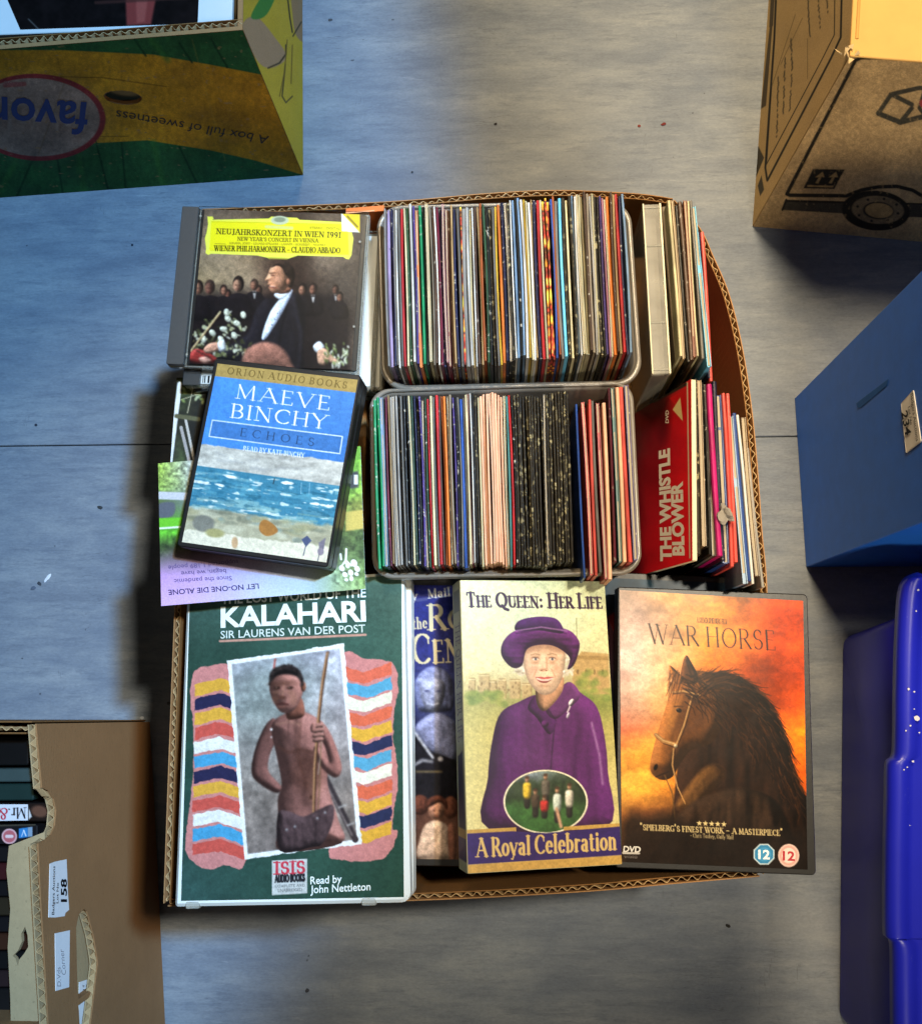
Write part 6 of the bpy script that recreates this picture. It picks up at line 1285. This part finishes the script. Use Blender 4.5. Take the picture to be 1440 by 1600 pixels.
mk('worn_patch', [v+qframe(qd)[2]*0.0004 for v in st], [tuple(range(6))], plain('worn_blue', '#1a58a4', 0.7, 0.3, 0.2, 120), wl)
sk = [(1409, 630), (1428, 609), (1440, 690), (1417, 708)]
sq = onplane(qd, sk); stk = panel('lot_sticker', [v+qframe(qd)[2]*0.0008 for v in sq], 0.0005, plain('cream_sticker', '#f0ece0', 0.6), wl)
letters('Badgers Auctions', qd, (1425, 616), (1434, 690), (1429, 613), INK, stk, 0.005, lift=0.0015)
letters('Lot No', qd, (1421, 636), (1425, 664), (1424.5, 634), INK, stk, 0.005, lift=0.0015)
letters('234', qd, (1411, 644), (1417, 681), (1420, 640), INK, stk, 0.02, lift=0.0015)

# ---- blue plastic storage box with lid
zs = 0.20
s0, s1 = P(1315, 992, 0.0005), P(1307, 1562, 0.0005)
BP = plain('blue_plastic', '#2222a8', 0.42, 0.4, 0.14, 30, 0.12, 0.1, '#3c40a8'); BPL = plain('blue_lid_plastic', '#1a22b4', 0.34, 0.45, 0.12, 25, 0.10, 0.12, '#5a62cc')
sb = thing('storage_box', (s0[0]+0.15, (s0[1]+s1[1])/2, 0), 'glossy royal blue plastic storage box with chipped rounded lid', 'storage box')
lt = [P(1418, 935, zs), P(1404, 1560, zs)]
WD = 0.26
def tubbody():
    top = [np.array([lt[0][0]+0.012, lt[0][1]-0.004, zs-0.012]), np.array([lt[0][0]+WD, lt[0][1]-0.004, zs-0.012]), np.array([lt[0][0]+WD, s1[1]-0.045, zs-0.012]), np.array([lt[0][0]+0.006, s1[1]-0.045, zs-0.012])]
    bot = [np.array([s0[0], s0[1], 0.0005]), np.array([s0[0]+WD-0.03, s0[1], 0.0005]), np.array([s0[0]+WD-0.03, s1[1]-0.02, 0.0005]), np.array([s1[0], s1[1]-0.02, 0.0005])]
    A_ = outline(top, 0.014, 6); B_ = outline(bot, 0.012, 6); C_ = outline(bot, 0.012, 6, 0.004); m = len(A_); V = A_+[p+UPV*0.004 for p in B_]+C_; F = []
    for k in range(2):
        for i in range(m): j = (i+1) % m; F.append((k*m+i, (k+1)*m+i, (k+1)*m+j, k*m+j))
    F.append(tuple(range(2*m, 3*m))[::-1]); F.append(tuple(range(m)))
    return V, F
body = mk('body', *tubbody(), BP, sb, True); fix_normals(body)
# lid: outline with the bulging grip, rolled edge
Lx = [(1437, 893), (1422, 901), (1412, 925), (1407, 1000), (1405, 1080), (1404, 1165), (1401, 1184), (1392, 1196), (1391, 1250), (1389, 1340), (1389, 1455), (1393, 1470), (1400, 1482), (1401, 1540), (1402, 1640), (1404, 1720)]
Wl = [P(x, y, zs)[:2] for x, y in Lx]; Wl = smooth_pts(Wl, False, 4)
prof = [(0.004, -0.016), (0.0, -0.014), (0.0, -0.005), (0.0018, -0.0018), (0.005, 0.0), (0.012, 0.0006), (0.0145, -0.0022), (0.019, -0.003), (0.06, -0.003), (0.24, -0.003)]
V, F = [], []
for (x, y) in Wl:
    for ins, dz in prof: V.append((x+ins, y-(0.0 if y < Wl[3][1] else ins*0.9 if ins < 0.03 else 0.02), zs+dz))
m = len(prof)
for i in range(len(Wl)-1):
    for k in range(m-1): F.append((i*m+k, i*m+k+1, (i+1)*m+k+1, (i+1)*m+k))
lid = mk('lid', V, F, BPL, sb, True); fix_normals(lid)
CH = plain('bare_white_plastic', '#c9c8d4', 0.6)
for x, y, r in ((1432, 1122, 0.0034), (1419, 1077, 0.0014), (1428, 1081, 0.0011), (1422, 1134, 0.0011), (1415, 1142, 0.0009), (1436, 1145, 0.001), (1428, 1108, 0.0008), (1426, 1190, 0.0014), (1417, 1199, 0.0009), (1412, 1203, 0.0008), (1434, 922, 0.0013), (1431, 955, 0.001), (1421, 1290, 0.0006)):
    r *= 0.7; p = P(x, y, zs+0.0012); mk('paint_chip', [p+np.array([r*math.cos(a)*random.uniform(.7, 1.2), r*math.sin(a)*random.uniform(.7, 1.2), 0]) for a in np.linspace(0, 2*math.pi, 9, endpoint=False)], [tuple(range(9))], CH, lid)
p0, p1 = P(1391, 1563, 0.16), P(1397, 1620, 0.16)
panel('label', [p0, p0+np.array([0.003, 0, 0.004]), p1+np.array([0.003, 0, 0.004]), p1], 0.0006, plain('label_cream', '#c8c4b0', 0.6), sb)

# ---- brown box of films, lower left
ZL2 = 0.240
r0, r1 = P(57, 1131, ZL2), P(75, 1640, ZL2); g0, g1 = P(234, 1128, 0.0005), P(260, 1640, 0.0005)
lb = thing('film_carton', (r0[0]-0.12, (r0[1]+r1[1])/2, 0), 'open brown carton of film cases with lot sticker and hand holes', 'carton')
g1 = g0+(r1-r0)*1.0; qb_ = [r1, r0, g0, g1]      # east wall seen from outside
NB = qframe(qb_)[2]
# wall outline with the notch in its rim, and the pointed hand hole
inn = -NB
def EW(pts): return onplane(qb_, pts)
rimline = [(57, 1131), (62, 1190), (66, 1231), (76, 1236), (84, 1248), (88, 1266), (86, 1290), (80, 1304), (70, 1313), (60, 1318), (64, 1400), (70, 1500), (76, 1600), (79, 1660)]
wall_out = rimline+[(261, 1660), (258, 1600), (252, 1480), (246, 1350), (240, 1230), (234, 1128)]
hole2 = [(131, 1420), (136, 1424), (146, 1460), (152, 1496), (153, 1506), (150, 1530), (145, 1575), (138, 1630), (126, 1630), (121, 1540), (119, 1450), (123, 1430)]
def shape_panel(name, outer_px, holes_px, q, t, mat, parent, off=0.0):
    n = qframe(q)[2]; bm = bmesh.new(); ed = []
    for ring in [outer_px]+holes_px:
        vs_ = [bm.verts.new(p+n*off) for p in onplane(q, ring)]; ed += [bm.edges.new((vs_[i], vs_[(i+1) % len(vs_)])) for i in range(len(vs_))]
    bmesh.ops.triangle_fill(bm, use_beauty=True, edges=ed)
    r = bmesh.ops.extrude_face_region(bm, geom=list(bm.faces))
    for v in [e for e in r['geom'] if isinstance(e, bmesh.types.BMVert)]: v.co = Vector(np.array(v.co)-n*t)
    bmesh.ops.recalc_face_normals(bm, faces=bm.faces); bm.verts.index_update()
    V = [np.array(v.co) for v in bm.verts]; F = [tuple(v.index for v in f.verts) for f in bm.faces]; bm.free()
    return mk(name, V, F, mat, parent)
wo = shape_panel('side_wall', wall_out, [hole2], qb_, 0.0012, BROWN, lb)
shape_panel('inner_liner', wall_out, [hole2], qb_, 0.0010, PALE, wo, -0.0062)
def edge_flute(px, parent, q, off0=-0.0014, off1=-0.0060, wave=0.0085):
    """flute seen along a cut edge"""
    n = qframe(q)[2]; pts = np.array(onplane(q, px)); s = np.concatenate([[0], np.cumsum(np.linalg.norm(np.diff(pts, axis=0), axis=1))]); m = max(6, int(s[-1]/wave*8)); V, F = [], []
    ctr = np.mean(onplane(q, [(200, 1300), (200, 1500)]), 0)
    for k in range(m):
        t = s[-1]*k/(m-1); p = np.array([np.interp(t, s, pts[:, a]) for a in range(3)]); o_ = (off0+off1)/2+(off0-off1)/2*math.sin(2*math.pi*t/wave)
        inn_ = unit(ctr-p)*0.012
        for e in (-0.0003, 0.0003): V.append(p+n*(o_+e)); V.append(p+n*(o_+e)+inn_)
    for k in range(m-1):
        i, j = 4*k, 4*k+4; F += [(i, j, j+1, i+1), (i+2, i+3, j+3, j+2), (i, i+2, j+2, j)]
    return mk('flute', V, F, FLUTE, parent)
edge_flute(rimline, wo, qb_); edge_flute(hole2[:8], wo, qb_)
# second board layer behind the wall, seen through the hand hole and as the pale flap
zf = ZL2-0.012
fl_px = [(14, 1322), (70, 1300), (70, 1316), (60, 1340), (62, 1450), (66, 1660), (18, 1660), (16, 1560), (12, 1480), (16, 1420), (10, 1360)]
tear = [(39, 1448), (43, 1462), (44, 1480), (38, 1490), (30, 1500), (28, 1510), (24, 1498), (20, 1494), (28, 1486), (34, 1472), (33, 1460)]
qfl = [np.array([r0[0]-0.05, r0[1], zf]), np.array([r0[0], r0[1], zf]), np.array([r0[0], r1[1], zf]), np.array([r0[0]-0.05, r1[1], zf])]
flp = shape_panel('torn_flap', fl_px, [tear], qfl, 0.004, PALE, lb)
bk = [(112, 1405), (165, 1405), (165, 1660), (110, 1660)]
behind = shape_panel('backing_board', bk, [], [v-NB*0.011 for v in qb_], 0.002, PALE, lb)
lab = [(124, 1535), (146, 1528), (140, 1640), (122, 1640)]; qbh = [v-NB*0.0104 for v in qb_]
bl = shape_panel('label', lab, [], qbh, 0.0004, STICK, behind)
for k in range(3): letters('II II I II', qbh, (129+5*k, 1560-k), (128+5*k, 1540-k), (132+5*k, 1560), INK, bl, 0.0, lift=0.0006)
# other walls
panel('end_wall', [np.array([r0[0]-0.30, r0[1]+0.002, ZL2]), r0+np.array([-0.004, 0.002, 0]), np.array([g0[0]-0.004, g0[1]+0.002, 0.0005]), np.array([g0[0]-0.30, g0[1]+0.002, 0.0005])][::-1], 0.0012, CARD_IN, lb)
rim(lb, np.array([r0[0]-0.30, r0[1]-0.001, ZL2-0.0006]), np.array([r0[0]-0.006, r0[1]-0.001, ZL2-0.0006]), np.array([0, -1.0, 0]), ZL2)
panel('end_wall', [np.array([r0[0]-0.30, r0[1]-0.008, ZL2]), r0+np.array([-0.008, -0.008, 0]), np.array([g0[0]-0.010, g0[1]-0.008, 0.0005]), np.array([g0[0]-0.30, g0[1]-0.008, 0.0005])], 0.0012, CARD_IN, lb)
panel('base', [np.array([r0[0]-0.30, r0[1]-0.01, 0.004]), np.array([g0[0]-0.012, r0[1]-0.01, 0.004]), np.array([g1[0]-0.012, r1[1], 0.004]), np.array([r0[0]-0.30, r1[1], 0.004])], 0.003, CARD_IN, lb)
xw_ = r0[0]-0.30; yS = r1[1]+0.01
panel('side_wall', [np.array([xw_, r0[1], ZL2]), np.array([xw_, yS, ZL2]), np.array([xw_, yS, 0.0005]), np.array([xw_, r0[1], 0.0005])], 0.005, BROWN, lb)
panel('end_wall', [np.array([xw_, yS, ZL2]), np.array([r1[0]-0.006, yS, ZL2]), np.array([g1[0]-0.006, yS, 0.0005]), np.array([xw_, yS, 0.0005])], 0.005, BROWN, lb)
# stickers on the wall
s1_ = shape_panel('lot_sticker', [(77, 1350), (84, 1347), (103, 1343), (105, 1395), (107, 1422), (101, 1427), (100, 1432), (86, 1434), (75, 1434)], [], qb_, 0.0004, STICK, wo, 0.0006)
letters('Badgers Auctions', qb_, (82.5, 1430), (84, 1354), (78.5, 1430), INK, s1_, 0.006, lift=0.0012)
letters('Lot No', qb_, (89, 1412), (89.5, 1380), (85.5, 1412), INK, s1_, 0.006, lift=0.0012)
letters('158', qb_, (102, 1410), (102, 1374), (93, 1410), INK, s1_, 0.03, lift=0.0012)
s2_ = shape_panel('lot_sticker', [(85, 1459), (108, 1454), (107, 1543), (86, 1549)], [], qb_, 0.0004, STICK, wo, 0.0006)
letters('Corner', qb_, (101, 1524), (97, 1484), (94, 1524), plain('pencil', '#9a989c', 0.8), s2_, 0.0, lift=0.0012); letters('D.Vds', qb_, (93, 1542), (92, 1512), (87, 1542), MATS['pencil'], s2_, 0.0, lift=0.0012)
# film cases standing in the carton, spines up
zc_ = 0.205
def spine(y0, y1, x1, col, label, extra=None, xw=0.19, z=zc_):
    q = onplane(flat(z), [(x1-300, y0+2), (x1, y0), (x1, y1), (x1-300, y1+2)])
    o = thing('film_case', (*np.mean(q, 0)[:2], 0.0052), label, 'film case', 'film cases standing in the brown carton')
    plate('case', q, z-0.0055, 0.0015, plain('spine_case_'+col, col, 0.35, 0.5, 0.2, 50), o, b=0.001, seg=2)
    if extra: extra(o, q)
    return o
def ex1(o, q):
    c = Paint(onplane(q, [(-60, 1257), (44, 1257), (44, 1282), (-60, 1284)]), 0.0005, '#e4e4e8')
    c.text('M', (41, 1262), (26, 1263), (41, 1278), '#18161c', .15, .4); c.text('r.', (24, 1263), (13, 1264), (24, 1279), '#18161c', .15, .4); c.text('&', (12, 1263), (-3, 1264), (12, 1280), '#c4283a', .15, .4); c.text('Mrs.', (-6, 1263), (-40, 1264), (-6, 1280), '#18161c', .15, .4)
    c.build('spine_label', PRINT, o, 0.0004)
    c = Paint(onplane(q, [(45, 1256), (76, 1256), (76, 1282), (45, 1282)]), 0.0006, '#241a16'); c.ell(62, 1268, 13, 9, '#6a4838', 10, 4); c.poly([(45, 1262), (50, 1276), (45, 1281)], '#d8d4d0', 1); c.build('spine_picture', PRINT, o, 0.0004)
def ex2(o, q):
    c = Paint(onplane(q, [(-60, 1290), (56, 1288), (56, 1318), (-60, 1320)]), 0.0005, '#1c1a1c'); c.line([(-60, 1291), (56, 1288)], 4, '#4a4438', 2)
    c.ell(15, 1307, 12, 12, '#e8b4b4', 0, 1); c.ell(15, 1307, 9.5, 9.5, '#c4686c', 0, 1); c.line([(11, 1307), (19, 1307)], 5, '#f0d4d0', 1); c.poly([(30, 1295), (44, 1293), (44, 1308), (30, 1310)], '#3a86c4', 1); c.poly([(44, 1293), (51, 1292), (51, 1307), (44, 1308)], '#8aa0b4', 1); c.text('V', (41, 1297), (34, 1298), (41, 1306), '#e4ecf2', .2, .6, False); c.build('spine_label', PRINT, o, 0.0004)
spine(1150, 1196, 44, '#0e0d0d', 'black film case at the end of the brown carton'); spine(1201, 1222, 48, '#3c4a48', 'grey film case in the brown carton'); spine(1225, 1251, 52, '#1c302c', 'dark teal film case in the brown carton'); spine(1255, 1284, 78, '#1c1614', 'film case with white spine and red sign in the brown carton', ex1); spine(1289, 1319, 58, '#181618', 'film case with red roundel and blue tag on its spine', ex2)
y = 1323
for k, (h_, col) in enumerate(((26, '#141214'), (28, '#3a1416'), (26, '#121012'), (30, '#2c2418'), (26, '#141214'), (28, '#3a2014'), (30, '#101010'), (28, '#2a1c1c'), (40, '#161414'))):
    nm = {'#141214': 'black', '#3a1416': 'dark red', '#121012': 'black', '#2c2418': 'olive brown', '#3a2014': 'rust brown', '#101010': 'black', '#2a1c1c': 'plum brown', '#161414': 'black'}[col]
    spine(y, y+h_-2, 60, col, '%s film case under the torn flap, %s down from the red roundel' % (nm, ORD[k])); y += h_

# ================================================================== CRUMBS ON THE FLOOR
def crumb(px, py, r, col, label, flat_=0.35, stretch=1.0, rot=0.0):
    p = P(px, py, 0.0); bm = bmesh.new(); bmesh.ops.create_icosphere(bm, subdivisions=2, radius=1.0)
    for v in bm.verts:
        k = 1+random.uniform(-.25, .25); v.co = Vector((v.co.x*k*stretch, v.co.y*k, (v.co.z+1)*flat_*0.5))*r
    me = bpy.data.meshes.new('crumb'); bm.to_mesh(me); bm.free(); me.materials.append(plain('crumb_'+col, col, 0.8, 0.3, 0.2, 300))
    o = bpy.data.objects.new('crumb', me); COL.objects.link(o); o.location = (p[0], p[1], 0.0004); o.rotation_euler[2] = rot; tag(o, label, 'crumb', 'crumbs on the floor'); WL[o.name] = p
crumb(75, 903, 0.0017, '#dfe3ea', 'white paper scrap beside a dark crumb on the floor', .3, 3.0, 0.95)
crumb(62, 912, 0.0016, '#3a4048', 'dark crumb touching the white paper scrap', .5, 1.8, -.6)
crumb(52, 919, 0.0018, '#566070', 'grey crumb next to the white paper scrap', .4, 1.6, .4)
crumb(157, 793, 0.0017, '#34383a', 'dark crumb in line with the leaflet on the open floor', .5, 1.9, -.3)
crumb(207, 383, 0.0013, '#1e2636', 'round black speck near the concert disc case', .6)
crumb(57, 664, 0.0013, '#2e3440', 'black speck by the floor seam', .6, 1.4)
crumb(998, 197, 0.0016, '#7a3c36', 'small red crumb between the two printed cartons', .6, 1.3); crumb(1036, 194, 0.0017, '#6a2a2a', 'dark red crumb near the removal carton', .6, 1.8, .3)
crumb(774, 194, 0.0014, '#2c2c2c', 'black speck behind the box of discs', .6, 1.2)
crumb(644, 269, 0.0012, '#33363c', 'grey speck just behind the corrugated edge', .5); crumb(516, 31, 0.0016, '#4a4c50', 'grey speck beside the fruit carton wall', .5, 1.6)
crumb(222, 1122, 0.0015, '#c0c4c8', 'pale crumb by the foot of the brown carton', .6, 1.6); crumb(480, 1548, 0.0016, '#3c3e44', 'dark crumb in front of the green clamshell case', .5, 1.3, .8)
crumb(1137, 1447, 0.0015, '#34322e', 'dark crumb in front of the sunset film case', .5, 1.6, -.5)

SC.render.resolution_x = 921; SC.render.resolution_y = 1024; SC.render.resolution_percentage = 100
SC.render.engine = 'CYCLES'
SC.cycles.max_bounces = 10; SC.cycles.transparent_max_bounces = 24; SC.cycles.diffuse_bounces = 4
